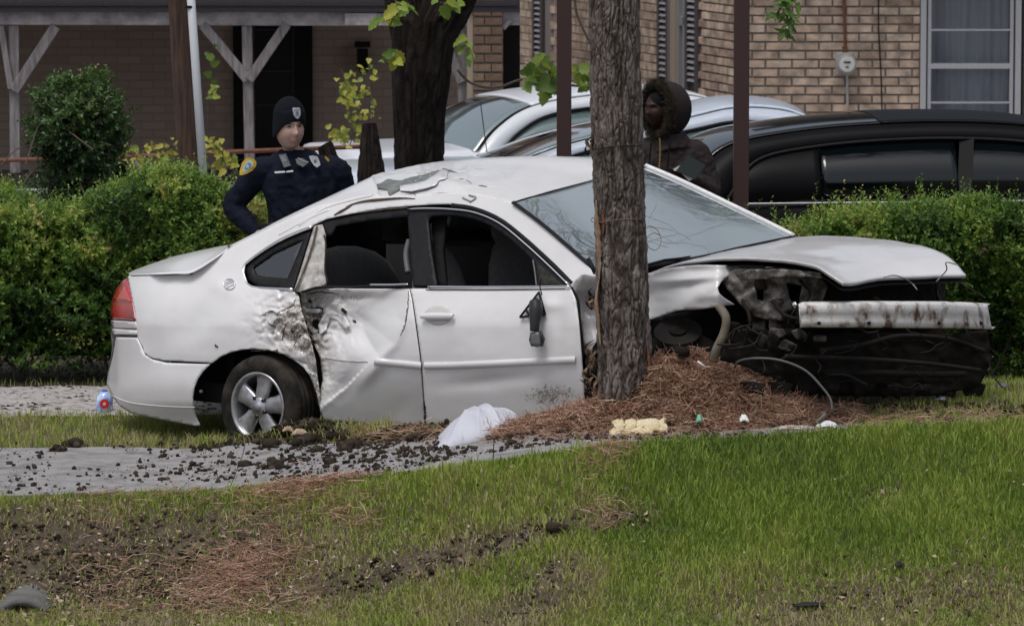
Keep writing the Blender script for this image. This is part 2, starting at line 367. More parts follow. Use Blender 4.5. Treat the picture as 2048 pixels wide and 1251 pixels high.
_nt.links.new(_b.inputs['Base Color'].links[0].from_socket, _t.inputs[0]); _nt.links.new(_b.outputs[0], _m.inputs[1]); _nt.links.new(_t.outputs[0], _m.inputs[2]); _nt.links.new(_m.outputs[0], _nt.nodes['Material Output'].inputs[0])
def gauss(px, py, cx, cy, sx, sy, rot=0):
    c, s = math.cos(rot), math.sin(rot); dx, dy = px-cx, py-cy; u = (dx*c+dy*s)/sx; v = (-dx*s+dy*c)/sy; return np.exp(-(u*u+v*v))
def scatter(n, x0, x1, y0, y1, seed):
    r = np.random.default_rng(seed); return r.uniform(x0, x1, n), r.uniform(y0, y1, n), r
def bare_mask(px, py):      # places where turf is torn, dug or dead (0 none .. 1 bare)
    b = .95*gauss(px, py, 1020, 1085, 150, 26, -.30)+.9*gauss(px, py, 770, 1150, 170, 34, -.28)+.85*gauss(px, py, 1240, 1040, 90, 26, -.1)+.8*gauss(px, py, 1100, 1150, 60, 20, -.5)
    b = b+.45*gauss(px, py, 330, 1120, 330, 90, 0)+.7*gauss(px, py, 1760, 995, 60, 16, -.2)+.9*gauss(px, py, 260, 1170, 260, 60, 0)+.6*gauss(px, py, 60, 1080, 160, 90, 0)+.55*gauss(px, py, 430, 1100, 190, 60, .1)+.5*gauss(px, py, 1850, 1190, 330, 60, -.1)+.7*gauss(px, py, 1060, 1215, 90, 30, -.3)
    return np.clip(b, 0, 1)
x, y, r = scatter(330000, -3.6, 3.6, 24.2, 27.38, 11)
k = y < edgeY(x)-.0; x, y = x[k], y[k]
px, py = proj(np.stack([x, y, zg(x, y)], -1)); nz = fbm(np.stack([x*3, y*3], -1), 4, 31); nf = fbm(np.stack([x*14, y*14], -1), 3, 32)
bare = np.clip(bare_mask(px, py)+.35*nz*sstep(0, .3, bare_mask(px, py)), 0, 1)
k = r.uniform(0, 1, len(x)) > bare*.78+.12*(nf > .25); x, y, px, py, nz, nf, bare = [q[k] for q in (x, y, px, py, nz, nf, bare)]
n = len(x); left = 1-sstep(450, 1150, px+(1000-py)*.9); dry = np.clip(sstep(1090, 1230, py)*sstep(850, 1500, px)*.75+left*sstep(970, 1060, py)*.8+bare*.9+.4*gauss(px, py, 100, 1040, 300, 60), 0, 1)
green = np.clip(sstep(1000, 1500, px)*(1-sstep(1020, 1150, py)), 0, 1)
t = .40+.38*nz+.16*nf-.10*green+.16*fbm(np.stack([x*1.1, y*2.2], -1), 2, 39)+r.normal(0, .1, n); dead = r.uniform(0, 1, n) < .10+.62*dry-.07*green; t = np.where(dead, r.uniform(.66, 1, n), t+.16*dry*r.uniform(0, 1, n)); t = np.clip(t, 0, 1)
h = (.032+.050*r.uniform(0, 1, n)**1.3)*(1+.25*green+.45*nz+.25*nf-.35*bare)*np.where(r.uniform(0, 1, n) < .03, 1.5, 1); lean = np.where(dead, r.uniform(.4, 1.3, n), r.uniform(.1, .7, n)); h = np.where(dead, h*.7, h)
V1, F1, T1 = blades(x, y, h, r.uniform(.005, .0095, n), lean, t, seed=3)
# verge between pavement and gravel, round the wreck, and under the hedge
x, y, r = scatter(150000, -3.6, 3.7, 27.0, 32.4, 12); px, py = proj(np.stack([x, y, zg(x, y)], -1)); nz = fbm(np.stack([x*3, y*3], -1), 4, 33); nf = fbm(np.stack([x*10, y*10], -1), 3, 34)
k = (y > backY(x)-.03+.1*nf) & ~((y > 30.85+.1*nf) & (y < 32.15+.1*nf) & (x < -.7)) & ((y < 30.95) | (x > 0) | (y > 32))
dens = np.where((y > 32) & (x < 0), .25, 1)*(1-.8*gauss(x, y, -1.25, 28.9, .9, .42))*(1-.85*sstep(28.2+.1*nf, 28.0, y)*sstep(-2.0, -1.2, x)*(1-sstep(1.6, 2.1, x)))
und = (np.abs(((x+1.4)*SA*0+(x-0.3)*math.cos(TH)-(y-28.6)*math.sin(TH))) < 1.9) & (((x-.3)*math.sin(TH)+(y-28.6)*math.cos(TH)) > .1) & (((x-.3)*math.sin(TH)+(y-28.6)*math.cos(TH)) < 1.6)
dens = dens*np.where(und, .25, 1); k &= r.uniform(0, 1, len(x)) < dens*(.75+.6*nf); x, y, nz, nf = x[k], y[k], nz[k], nf[k]; n = len(x)
dirty = sstep(-2.4, -1.2, x)*(1-sstep(1.6, 2.2, x)); dead = r.uniform(0, 1, n) < .3+.3*dirty+.2*nz; t = np.clip(np.where(dead, r.uniform(.68, 1, n), .46+.2*nz+r.normal(0, .1, n)), 0, 1)
h = (.03+.05*r.uniform(0, 1, n)**1.4)*(1-.3*dirty); V2, F2, T2 = blades(x, y, h, r.uniform(.004, .007, n), np.where(dead, r.uniform(.3, 1.2, n), r.uniform(.1, .6, n)), t, seed=4)
r = np.random.default_rng(35); n = 1500; gx = r.uniform(-1.9, -.7, n); gy = 28.95+r.normal(0, .08, n)-.62*(gx+1.35); V3, F3, T3 = blades(gx, gy, r.uniform(.04, .12, n), r.uniform(.005, .009, n), r.uniform(.2, 1.1, n), np.clip(r.normal(.62, .2, n), 0, 1), seed=5)
tag(mk('grass', np.concatenate([V1, V2, V3]), np.concatenate([F1, F2+len(V1), F3+len(V1)+len(V2)]), grassm, smooth=False, attrs={'tint': np.concatenate([T1, T2, T3])}),
    'short green and straw coloured grass on the ditch bank and verge', 'grass', kind='stuff')

def rocks(cx, cy, cz, rad, seed, flat=.6):
    base = A3([(a, b, c) for a, b, c in [(0, 0, 1), (.89, 0, .45), (.28, .85, .45), (-.72, .53, .45), (-.72, -.53, .45), (.28, -.85, .45), (.72, .53, -.45), (-.28, .85, -.45), (-.89, 0, -.45), (-.28, -.85, -.45), (.72, -.53, -.45), (0, 0, -1)]])
    f = A3([(0, 1, 2), (0, 2, 3), (0, 3, 4), (0, 4, 5), (0, 5, 1), (1, 6, 2), (2, 7, 3), (3, 8, 4), (4, 9, 5), (5, 10, 1), (6, 7, 2), (7, 8, 3), (8, 9, 4), (9, 10, 5), (10, 6, 1), (11, 7, 6), (11, 8, 7), (11, 9, 8), (11, 10, 9), (11, 6, 10)])
    r = np.random.default_rng(seed); n = len(cx); V = base[None]*r.uniform(.55, 1.3, (n, 12, 1))*np.stack([r.uniform(.7, 1.5, n), r.uniform(.7, 1.3, n), r.uniform(flat*.6, flat*1.4, n)], -1)[:, None]*np.asarray(rad)[:, None, None]
    a = r.uniform(0, 6.3, n); c, s = np.cos(a)[:, None], np.sin(a)[:, None]; V = np.stack([V[..., 0]*c-V[..., 1]*s, V[..., 0]*s+V[..., 1]*c, V[..., 2]], -1)
    V = V+np.stack([cx, cy, cz], -1)[:, None]; return V.reshape(-1, 3), (f[None]+(np.arange(n)*12)[:, None, None]).reshape(-1, 3)
crumb = mat('dark_soil_clod', (.03, .022, .016), .95, bump=1, bscale=90, stops=[(0, (.016, .012, .009)), (.6, (.04, .03, .022)), (1, (.075, .055, .04))], src='island')
x, y, r = scatter(42000, -3.3, 2.9, 26.7, 29.4, 21); px, py = proj(np.stack([x, y, zg(x, y)], -1))
nz = fbm(np.stack([x*4, y*4], -1), 3, 41); d = .14+.7*sstep(300, 950, px)*(1-.45*sstep(1500, 1900, px)); d = d+1.3*gauss(px, py, 560, 890, 120, 14)+.25*gauss(px, py, 620, 925, 260, 28)+1.2*gauss(px, py, 160, 885, 90, 16)+.6*gauss(px, py, 950, 895, 260, 24)
k = (r.uniform(0, 1, len(x)) < d*(.55+1.3*nz)) & (y > edgeY(x)) & (y < backY(x)+.7); x, y = x[k], y[k]; s = .0025+.016*r.uniform(0, 1, len(x))**6
Va, Fa = rocks(x, y, zg(x, y)+.025+s*.3, s*1.1, 22, .95)
x, y, r = scatter(5000, -3.4, -.7, 30.9, 32.2, 23); nz = fbm(np.stack([x*3, y*6], -1), 3, 43); k = nz+r.normal(0, .3, len(x)) > .12; x, y = x[k], y[k]; s = .005+.016*r.uniform(0, 1, len(x))**2.5; Vb, Fb = rocks(x, y, zg(x, y)+.025, s, 24)
x, y, r = scatter(26000, -3.4, 3.4, 24.4, 27.1, 25); px, py = proj(np.stack([x, y, zg(x, y)], -1)); b = bare_mask(px, py); k = (r.uniform(0, 1, len(x)) < b*.55) & (y < edgeY(x)); x, y = x[k], y[k]; s = .005+.018*r.uniform(0, 1, len(x))**2; Vc, Fc_ = rocks(x, y, zg(x, y)+.004, s, 26)
r = np.random.default_rng(29); n = 420; gx = r.uniform(-1.75, -.95, n); gy = 28.93-.10*np.sin((gx+1.75)/.8*math.pi)*0+r.normal(0, .05, n)-.62*(gx+1.35); s = r.uniform(.008, .036, n); hp = .075*np.exp(-((gx+1.3)/.30)**2)*r.uniform(0, 1, n)
Vd, Fd = rocks(gx, gy, zg(gx, gy)+hp, s, 30, .9)
tag(mk('dirt_crumbs', np.concatenate([Va, Vb, Vc, Vd]), np.concatenate([Fa, Fb+len(Va), Fc_+len(Va)+len(Vb), Fd+len(Va)+len(Vb)+len(Vc)]), crumb, smooth=False), 'dark crumbs of soil strewn over the pavement and path', 'dirt', kind='stuff')
# dead leaves and thatch strewn in the ditch
leafm = mat('dead_leaf', (.2, .13, .08), .85, src='attr', attr='tint', stops=[(0, (.07, .045, .03)), (.4, (.2, .13, .085)), (.75, (.34, .25, .17)), (1, (.5, .42, .34))])
def flakes(x, y, z, s, tint, seed, up=.5):
    r = np.random.default_rng(seed); n = len(x); a = r.normal(0, 1, (n, 3)); a[:, 2] *= up; a /= np.linalg.norm(a, axis=1)[:, None]; b = r.normal(0, 1, (n, 3)); b -= a*(a*b).sum(1)[:, None]; b /= np.linalg.norm(b, axis=1)[:, None]
    c = np.stack([x, y, z], -1); nn = np.cross(a, b)*s[:, None]*.3
    V = np.stack([c-a*s[:, None], c-b*s[:, None]*.5+nn, c+a*s[:, None], c+b*s[:, None]*.5+nn], 1).reshape(-1, 3); i = (np.arange(n)*4)[:, None]
    return V, np.concatenate([i+A3([0, 1, 2]), i+A3([0, 2, 3])]), np.repeat(tint, 4)
x, y, r = scatter(26000, -3.5, 3.5, 24.3, 27.3, 27); px, py = proj(np.stack([x, y, zg(x, y)], -1)); b = bare_mask(px, py); lf = 1-sstep(200, 900, px)
k = (r.uniform(0, 1, len(x)) < .04+.35*b+.35*lf*sstep(1020, 1150, py)) & (y < edgeY(x)); x, y = x[k], y[k]
V, Fq, T = flakes(x, y, zg(x, y)+r.uniform(.005, .05, len(x)), r.uniform(.008, .022, len(x)), r.uniform(0, 1, len(x))**1.3, 28)
tag(mk('dead_leaves', V, Fq, leafm, smooth=False, attrs={'tint': T}), 'brown dead leaves and thatch lying in the ditch', 'leaves', kind='stuff')
# pine needles: long fine rust brown strands
needlem = mat('pine_needle', (.2, .08, .04), .7, src='attr', attr='tint', stops=[(0, (.08, .04, .028)), (.3, (.24, .12, .078)), (.65, (.42, .24, .155)), (1, (.62, .45, .33))])
def strands(c, L, rad, tint, seed, flat=.35):
    r = np.random.default_rng(seed); n = len(c); a = r.normal(0, 1, (n, 3)); a[:, 2] *= flat; a /= np.linalg.norm(a, axis=1)[:, None]
    s = np.cross(a, A3([0, 0, 1.])+r.normal(0, .2, (n, 3))); s /= np.linalg.norm(s, axis=1)[:, None]; u = np.cross(a, s); L = np.asarray(L)[:, None]; rad = np.asarray(rad)[:, None]; sag = r.uniform(-.16, .16, (n, 1))*L
    ks = []
    for t, q in ((-.5, .6), (0, 1), (.5, .4)):
        o = c+a*L*t+u*(sag*(1-4*t*t))
        ks += [o+s*rad*q, o-s*rad*.5*q+u*rad*.9*q, o-s*rad*.5*q-u*rad*.9*q]
    V = np.stack(ks, 1).reshape(-1, 3); i = (np.arange(n)*9)[:, None, None]
    q = A3([[j*3+k_, j*3+(k_+1) % 3, (j+1)*3+(k_+1) % 3, (j+1)*3+k_] for j in range(2) for k_ in range(3)])
    return V, (i+q[None]).reshape(-1, 4), np.repeat(tint, 9)
def mound(x, Y):
    a = .31*np.exp(-(((x-1.0)/.52)**2+((Y-27.42)/.24)**2)**1.25)+.035*np.exp(-(((x-.2)/.45)**2+((Y-27.40)/.2)**2)**1.3)+.02*np.exp(-(((x-1.8)/.3)**2+((Y-27.5)/.25)**2))
    return a
MX, MY = np.meshgrid(np.linspace(-1.0, 2.4, 180), np.linspace(26.85, 28.0, 90), indexing='ij'); mz = mound(MX, MY)
tz = zg(MX, MY)-.02+mz*(1+.6*fbm(np.stack([MX*5, MY*5], -1), 4, 51))+.025*fbm(np.stack([MX*20, MY*20], -1), 3, 52)*(mz > .01)-.06*(mz < .01)
mb = thing('needle_mound', (1.0, 27.3, .35), 'heap of rust brown pine needles and soil around the foot of the pine', 'mound')
moundm = mat('needle_soil', (.07, .035, .022), .95, bump=1, bscale=60, stops=[(.35, (.04, .03, .024)), (.65, (.15, .10, .075))], scale=30)
mk('soil', np.stack([MX, MY, tz], -1).reshape(-1, 3), grid_faces(180, 90), moundm, mb)
r = np.random.default_rng(53); n = 16000; x = np.concatenate([r.normal(1.0, .45, n), r.normal(.1, .5, n//3)]); y = np.concatenate([r.normal(27.36, .2, n), r.normal(27.35, .17, n//3)]); k = (mound(x, y) > .018) & (y > 26.7); x, y = x[k], y[k]; n = len(x)
V, Fq, T = strands(np.stack([x, y, zg(x, y)+mound(x, y)*(1+.6*fbm(np.stack([x*5, y*5], -1), 4, 51))+r.uniform(-.005, .045, n)], -1), r.uniform(.07, .2, n), r.uniform(.0018, .0034, n), np.clip(r.normal(.56, .26, n), 0, 1), 54)
o = mk('needles', V, Fq, needlem, mb, smooth=False, attrs={'tint': T}); o['kind'] = 'stuff'
n = 2200; x = r.normal(.95, .5, n); y = r.normal(27.3, .2, n); k = mound(x, y) > .03; x, y = x[k], y[k]; n = len(x)
V, Fq, T = flakes(x, y, zg(x, y)+mound(x, y)+.02, r.uniform(.01, .025, n), r.uniform(.3, 1, n), 55); o = mk('dead_leaves', V, Fq, leafm, mb, smooth=False, attrs={'tint': T}); o['kind'] = 'stuff'
n = 5200; r = np.random.default_rng(57); t = r.uniform(0, 1, n); qx = np.concatenate([400+300*t[:2300]+r.normal(0, 45, 2300), r.uniform(150, 650, 900), 1180+60*t[3200:3600]+r.normal(0, 25, 400), r.uniform(700, 2048, 1600)])
qy = np.concatenate([1210-210*t[:2300]+r.normal(0, 24, 2300), r.uniform(1060, 1250, 900), 1110-50*t[3200:3600]+r.normal(0, 14, 400), r.uniform(872, 905, 1600)-sstep(900, 2000, qx[3600:5200] if len(qx) >= 5200 else np.zeros(1600))*38 if False else np.full(1600, 880.)+r.normal(0, 9, 1600)-30*sstep(1100, 1900, np.linspace(700, 2048, 1600))])
qx[3600:] = np.linspace(700, 2048, 1600)
def groundhit(px, py, z0=0, extra=0):
    Dd = np.full(np.shape(px), 27.)
    for _ in range(14):
        p = P(px, py, Dd); d = ray(px, py); tt = (zg(p[..., 0], p[..., 1])+extra*mound(p[..., 0], p[..., 1])-H)/d[..., 2]; Dd = .5*Dd+.5*tt*d[..., 1]
    return P(px, py, Dd)
g = groundhit(qx, qy); V, Fq, T = strands(np.stack([g[:, 0], g[:, 1], zg(g[:, 0], g[:, 1])+r.uniform(.01, .06, n)], -1), r.uniform(.06, .17, n), r.uniform(.0012, .0022, n), np.clip(r.normal(.6, .22, n), 0, 1), 58, .25)
tag(mk('fallen_needles', V, Fq, needlem, smooth=False, attrs={'tint': T}), 'loose rust coloured pine needles scattered in the ditch and verge', 'needles', kind='stuff')
# larger clods on the pavement
clods = [(548, 937, 20), (492, 934, 17), (588, 962, 13), (612, 888, 26), (545, 892, 22), (660, 930, 18), (700, 898, 24), (835, 882, 20), (1350, 860, 27), (1265, 868, 18), (640, 905, 15), (760, 912, 13), (1020, 893, 12), (905, 915, 10), (150, 893, 26), (115, 905, 16), (325, 965, 10), (405, 900, 14), (1640, 857, 12), (1110, 1140, 18)]
CL = ['round dark soil clod on the pavement, largest one below the rear wheel', 'dark soil clod just left of the big one below the rear wheel', 'dark soil clod nearest the grass edge below the rear wheel', 'big dark soil lump touching the foot of the rear tyre', 'dark soil lump just below the rim of the rear wheel', 'soil clod on the pavement below the crushed rear door',
 'dark soil lump on the verge under the crushed rear door', 'soil lump on the verge below the gap between the doors', 'large black soil lump right of the yellow foam piece', 'black soil lump touching the lower edge of the foam piece', 'small soil clod below the right side of the rear tyre', 'small soil clod on the pavement below the rear door moulding',
 'small soil clod on the pavement below the white airbag', 'smallest soil clod left below the white airbag', 'wide dark soil heap on the verge below the rear bumper', 'smaller soil heap at the left end of the verge heap', 'tiny soil clod alone near the pavement edge left of the wheel', 'soil clod on the verge left of the rear wheel', 'soil lump beside the white paper scrap', 'dark soil lump in the torn grass halfway down the bank']
cm = []
for k_ in range(3):
    V, Fq = rocks(A3([0.]), A3([0.]), A3([0.]), A3([1.]), 60+k_, .95); cm.append((V, Fq))
for i, (a, b, s) in enumerate(clods):
    g = groundhit(A3([a]), A3([b+s*.3]))[0]; rr = s/360*.85
    V, Fq = cm[i % 3]; Vs = np.concatenate([V]+[V*q+RNG.normal(0, .55, 3)*A3([1, .8, .35]) for q in RNG.uniform(.2, .55, 14)])*rr; Fs = np.concatenate([Fq+12*j for j in range(15)])
    o = mk('dirt_clod', Vs+A3([g[0], g[1], zg(g[0], g[1])+rr*.35+.02]), Fs, crumb, smooth=False, loc=(g[0], g[1], zg(g[0], g[1])))
    tag(o, CL[i], 'dirt clod', 'clods of soil thrown onto the pavement')
# ---------------------------------------------------------------- brick house on the right
HB = 44.0
brickm = mat('tan_brick', (.36, .25, .16), .9, src='random', var=.55, scale=9, pos=True, bump=.7, bscale=70, stops=[(0, (.56, .41, .31)), (.3, (.67, .51, .39)), (.6, (.53, .385, .29)), (.85, (.41, .285, .22)), (1, (.70, .56, .44))])
brickm2 = mat('tan_brick_small', (.36, .25, .16), .9, src='island', var=.55, scale=9, pos=True, bump=.7, bscale=70, stops=[(0, (.56, .41, .31)), (.3, (.67, .51, .39)), (.6, (.53, .385, .29)), (.85, (.41, .285, .22)), (1, (.70, .56, .44))])
mortar = mat('mortar', (.24, .215, .195), .95, bump=.5, bscale=80)
corner = P(1478, 200, HB)[0:2]; xr = P(1838, 200, HB)[0]
house = thing('brick_house', (corner[0], HB, .2), 'tan brick house with a gas meter, curtained window and slatted shutters', 'house')
BL, BH, CH = .224, .068, .0775
def brick_mesh(L, seed):
    r = np.random.default_rng(seed); v = A3([[x, y, z] for x in (-.5, .5) for y in (-.5, .5) for z in (-.5, .5)])*A3([L, .05, BH])
    b = v*A3([.96, 1, .88]); v2 = v.copy(); v2[[0, 1, 4, 5]] *= A3([.965, 1.12, .86]); v2 += r.normal(0, .0012, v2.shape)
    me = bpy.data.meshes.new('brick'); me.from_pydata([tuple(q) for q in v2], [], [(0, 1, 3, 2), (4, 6, 7, 5), (0, 4, 5, 1), (2, 3, 7, 6), (0, 2, 6, 4), (1, 5, 7, 3)]); me.materials.append(brickm); return me, v2
full = [brick_mesh(BL, s) for s in range(4)]; half = [brick_mesh(BL*.48, 9)]
cells = []                                  # (centre, angle about z, kind)
cz0 = .6
def wall_cells(p0, dirv, length, z1, skip=lambda s, z: False, shift=0):
    out = []; nrow = int((z1-cz0)/CH)
    for k in range(nrow):
        z = cz0+CH*(k+.5); s = -(.5*(k % 2))*(BL+.011)+shift
        while s < length:
            a, b = max(s, 0), min(s+BL, length)
            if b-a > .03 and not skip((a+b)/2, z):
                out.append((p0[0]+dirv[0]*(a+b)/2, p0[1]+dirv[1]*(a+b)/2, z, b-a))
            s += BL+.011
    return out
ang = math.atan2(6.2, -(corner[0]-P(1037, 200, 50.2)[0])); dv = (math.cos(ang), math.sin(ang)); Lw = math.hypot(6.2, corner[0]-P(1037, 200, 50.2)[0])
front = wall_cells((corner[0], HB), (1, 0), xr-corner[0], 2.45)
def s_of(px):                               # distance along the side wall of what is seen at px
    lo, hi = 0, Lw
    for _ in range(40):
        m_ = (lo+hi)/2; q = proj(A3([corner[0]+dv[0]*m_, HB+dv[1]*m_, 2]))[0]
        if q > px: lo = m_
        else: hi = m_
    return lo
wins = [(s_of(1402), s_of(1324)), (s_of(1112), s_of(1074))]
side = wall_cells((corner[0], HB), dv, Lw, 2.62, lambda s, z: any(a < s < b for a, b in wins), .1)
side.sort(key=lambda c: (c[1]))
def place_brick(c, a):
    L = c[3]; me, _ = full[random.randrange(4)] if L > BL*.7 else half[0]
    o = bpy.data.objects.new('brick', me); SC.collection.objects.link(o); o.parent = house
    w = worig(house); o.location = (c[0]-w[0], c[1]-w[1]+random.uniform(-.003, .003), c[2]-w[2]); o.rotation_euler = (0, 0, a)
    o.scale = (L/(BL if L > BL*.7 else BL*.48), 1, 1)
for c in front: place_brick(c, 0)
nb = 300-len(front)
def nd(c): return 0
for c in side[:nb]: place_brick(c, ang+math.pi if True else 0)
m = MB()
R_ = A3([[math.cos(ang), -math.sin(ang), 0], [math.sin(ang), math.cos(ang), 0], [0, 0, 1]])
for c in side[nb:]: m.box((c[0], c[1], c[2]), (c[3], .05, BH), R_)
o = m.build('brickwork', brickm2, house); o['kind'] = 'stuff'
wallm = MB(); nrm = A3([dv[1], -dv[0], 0])      # towards the inside of the side wall
if nrm[0] < 0: nrm = -nrm
wallm.box(((corner[0]+xr+4)/2, HB+.10, 1.9), (xr+4-corner[0], .22, 3.6))
wallm.build('wall', mortar, house)
wallm = MB(); cc = A3([corner[0]+dv[0]*Lw/2, HB+dv[1]*Lw/2, 1.9])+nrm*.10; wallm.box(cc, (Lw, .22, 3.6), R_); wallm.build('wall', mortar, house)
# roof with eaves (above the frame)
roofm = mat('roof_shingle', (.045, .04, .045), .95, bump=.6, bscale=30)
m = MB(); e = 3.7; a, b = corner[0]-.35, xr+4.6
m.add([[a, HB-.7, e], [b, HB-.7, e], [b, 50, e+2.2], [a, 50, e+2.2], [a, HB-.7, e-.16], [b, HB-.7, e-.16], [b, 50, e+2.0], [a, 50, e+2.0]], [(0, 1, 2, 3), (7, 6, 5, 4), (0, 4, 5, 1), (1, 5, 6, 2), (2, 6, 7, 3), (3, 7, 4, 0)]); m.build('roof', roofm, house)
# shutters with slats on the side wall and the narrow windows between them
shutm = mat('shutter_paint', (.075, .06, .062), .6, bump=.2, bscale=40); alu = mat('aluminium', (.42, .42, .44), .4, metal=.6, var=.1); pale = mat('pale_panel', (.34, .27, .20), .8)
slatm = mat('slat_grey', (.24, .23, .25), .55)
def on_side(s, out, z): return A3([corner[0]+dv[0]*s-nrm[0]*out, HB+dv[1]*s-nrm[1]*out, z])
for (pa, pb) in ((1403, 1379), (1345, 1323), (1092, 1073)):
    sa, sb = s_of(pa), s_of(pb); f = MB()
    for s in (sa+.03, sb-.03): f.box(on_side(s, .03, 1.8), (.06, .035, 2.2), R_)
    fo = f.build('shutter', shutm, house); m = MB(); z = .95
    m.box(on_side((sa+sb)/2, .012, 1.8), (sb-sa, .01, 2.2), R_); m.build('backing', shutm, fo)
    slat = MB(); slat.box((0, 0, 0), (sb-sa-.13, .014, .03), R_ @ A3([[1, 0, 0], [0, .8, -.6], [0, .6, .8]]))
    sl = slat.build('slat', slatm, fo); w0 = worig(fo); mid = on_side((sa+sb)/2, .035, 0); zz = np.arange(1.2, 2.85, .055); V0 = None
    for j, z in enumerate(zz):
        q = sl if j == 0 else sl.copy()
        if j: SC.collection.objects.link(q)
        q.location = (mid[0]-0, mid[1]-0, z) if False else tuple(A3([mid[0], mid[1], z])-0*w0)
    # the slat mesh was built about the world origin: its own offset already holds -w0
s0, s1 = s_of(1379), s_of(1345)
m = MB(); m.box(on_side((s0+s1)/2, -.03, 1.8), (s1-s0, .03, 2.2), R_); wo = m.build('window', mat('dim_glass', (.05, .055, .06), .1, spec=.8), house)
m = MB()
for s in (s0+.03, s1-.03, s0+.42*(s1-s0)): m.box(on_side(s, .02, 1.8), (.07, .05, 2.2), R_)
m.box(on_side(s0+.2*(s1-s0), .02, 1.72), (.36*(s1-s0), .05, .08), R_); m.build('frame', alu, wo)
m = MB(); m.box(on_side(s0+.76*(s1-s0), .03, 1.8), (.42*(s1-s0), .03, 2.2), R_); m.build('panel', pale, wo)
s0, s1 = s_of(1112), s_of(1092); m = MB(); m.box(on_side((s0+s1)/2, -.02, 1.8), (s1-s0, .03, 2.4), R_); m.build('panel', pale, house)
# big window
w0x, w1x = xr+.0, P(2042, 100, HB)[0]
whitef = mat('window_frame', (.46, .46, .48), .45, var=.15, scale=8)
wo = MB(); t = .045
wo.box((w0x+.03, HB-.0, 1.7), (.05, .12, 2.2)); wo.box((w1x-.03, HB, 1.7), (.05, .12, 2.2)); wo.box((w0x+.085, HB-.0, 1.7), (.03, .07, 2.2)); wo.box((w1x-.085, HB, 1.7), (.03, .07, 2.2))
win = wo.build('window', whitef, house)
def zat(py, D): return float(P(1900, py, D)[2])
for py, tk, nm in ((132, .045, 'meeting_rail'), (60, .014, 'muntin'), (205, .014, 'muntin'), (-30, .03, 'rail')):
    m = MB(); m.box(((w0x+w1x)/2, HB-.012, zat(py, HB)), (w1x-w0x-.16, .05, tk)); m.build(nm, whitef, win)
m = MB(); m.box(((w0x+w1x)/2, HB+.045, 1.7), (w1x-w0x-.16, .006, 2.2)); m.build('pane', glass('window_glass', (.85, .87, .9), .08, .05, .5), win)
cx_ = np.linspace(w0x+.1, w1x-.1, 240); fo = .02*np.sin(cx_*34+1.2*np.sin(cx_*5))+.008*np.sin(cx_*83); fo += .05
V = np.concatenate([np.stack([cx_, HB+.09+fo, 0*cx_+.7], -1), np.stack([cx_, HB+.09+fo, 0*cx_+2.8], -1)]); n = len(cx_)
curt = mat('curtain_fabric', (.62, .61, .62), .9, col2=(.82, .81, .82), scale=4, stretch=(6, 1, .2)); 
wallhole = bpy.data.objects['wall']
mk('curtain', V, [(i, i+1, n+i+1, n+i) for i in range(n-1)], curt, win)
# the front wall stops at the window: rebuild it as two pieces
me = wallhole.data
bpy.data.objects.remove(wallhole)
m = MB(); m.box(((corner[0]+xr)/2, HB+.10, 1.9), (xr-corner[0], .22, 3.6)); m.box(((w1x+xr+4)/2+.02, HB+.10, 1.9), (xr+4-w1x, .22, 3.6)); m.box(((xr+w1x)/2, HB+.45, 1.9), (w1x-xr+.3, .05, 3.6)); m.build('wall', mortar, house)
m = MB(); m.box((w1x+.22, HB-.03, 1.7), (.38, .05, 2.3)); m.build('shutter', mat('black_shutter', (.012, .011, .012), .5), house)
# meter, conduit and cable
ms = P(1693, 128, HB-.08); mtr = thing('electric_meter', ms, 'round pale electric meter on the brick wall below a rusty conduit', 'meter')
metm = mat('meter_metal', (.45, .44, .42), .5, col2=(.3, .29, .28), scale=12)
def disc(c, r, th, n=24, ax=1):
    w = np.linspace(0, 2*math.pi, n, endpoint=False); o = []
    for s in (-th/2, th/2): o += [[c[0]+r*math.cos(a), c[1]+s, c[2]+r*math.sin(a)] for a in w]
    return o, [tuple(range(n)), tuple(range(2*n-1, n-1, -1))]+[(i, n+i, n+(i+1) % n, (i+1) % n) for i in range(n)]
m = MB(); m.box((ms[0]-.02, ms[1]+.03, ms[2]), (.15, .05, .2)); m.build('back_box', metm, mtr, bevel=.01)
m = MB(); m.add(*disc((ms[0], ms[1]-.03, ms[2]), .085, .09)); m.build('housing', metm, mtr, bevel=.01)
m = MB(); m.add(*disc((ms[0], ms[1]-.085, ms[2]), .068, .02)); m.build('dial', mat('dial_face', (.62, .61, .58), .3, spec=.8), mtr, bevel=.006)
m = MB(); m.box((ms[0], ms[1]-.099, ms[2]+.02), (.06, .004, .014)); m.box((ms[0], ms[1]-.099, ms[2]-.022), (.03, .004, .01)); m.build('readout', mat('black_print', (.03, .03, .03), .5), mtr)
m = MB(); m.tube([P(1694, 150, HB-.06), P(1695, 215, HB-.06)], .012); m.build('pipe_stub', metm, mtr)
rust = mat('rusty_pipe', (.20, .075, .04), .8, bump=.5, bscale=80, col2=(.11, .05, .035), scale=25)
m = MB(); m.tube([P(1688, -60, HB-.05), P(1688, 0, HB-.05), P(1691, 108, HB-.05)], .014); m.tube([P(1689, 92, HB-.05), P(1691, 108, HB-.05)], .022)
m.build('conduit', rust, house)
m = MB(); m.tube([P(1757, -60, HB-.045), P(1757, 60, HB-.045), P(1762, 150, HB-.045), P(1765, 260, HB-.045)], .006); m.build('cable', mat('black_rubber', (.015, .015, .016), .5), house)

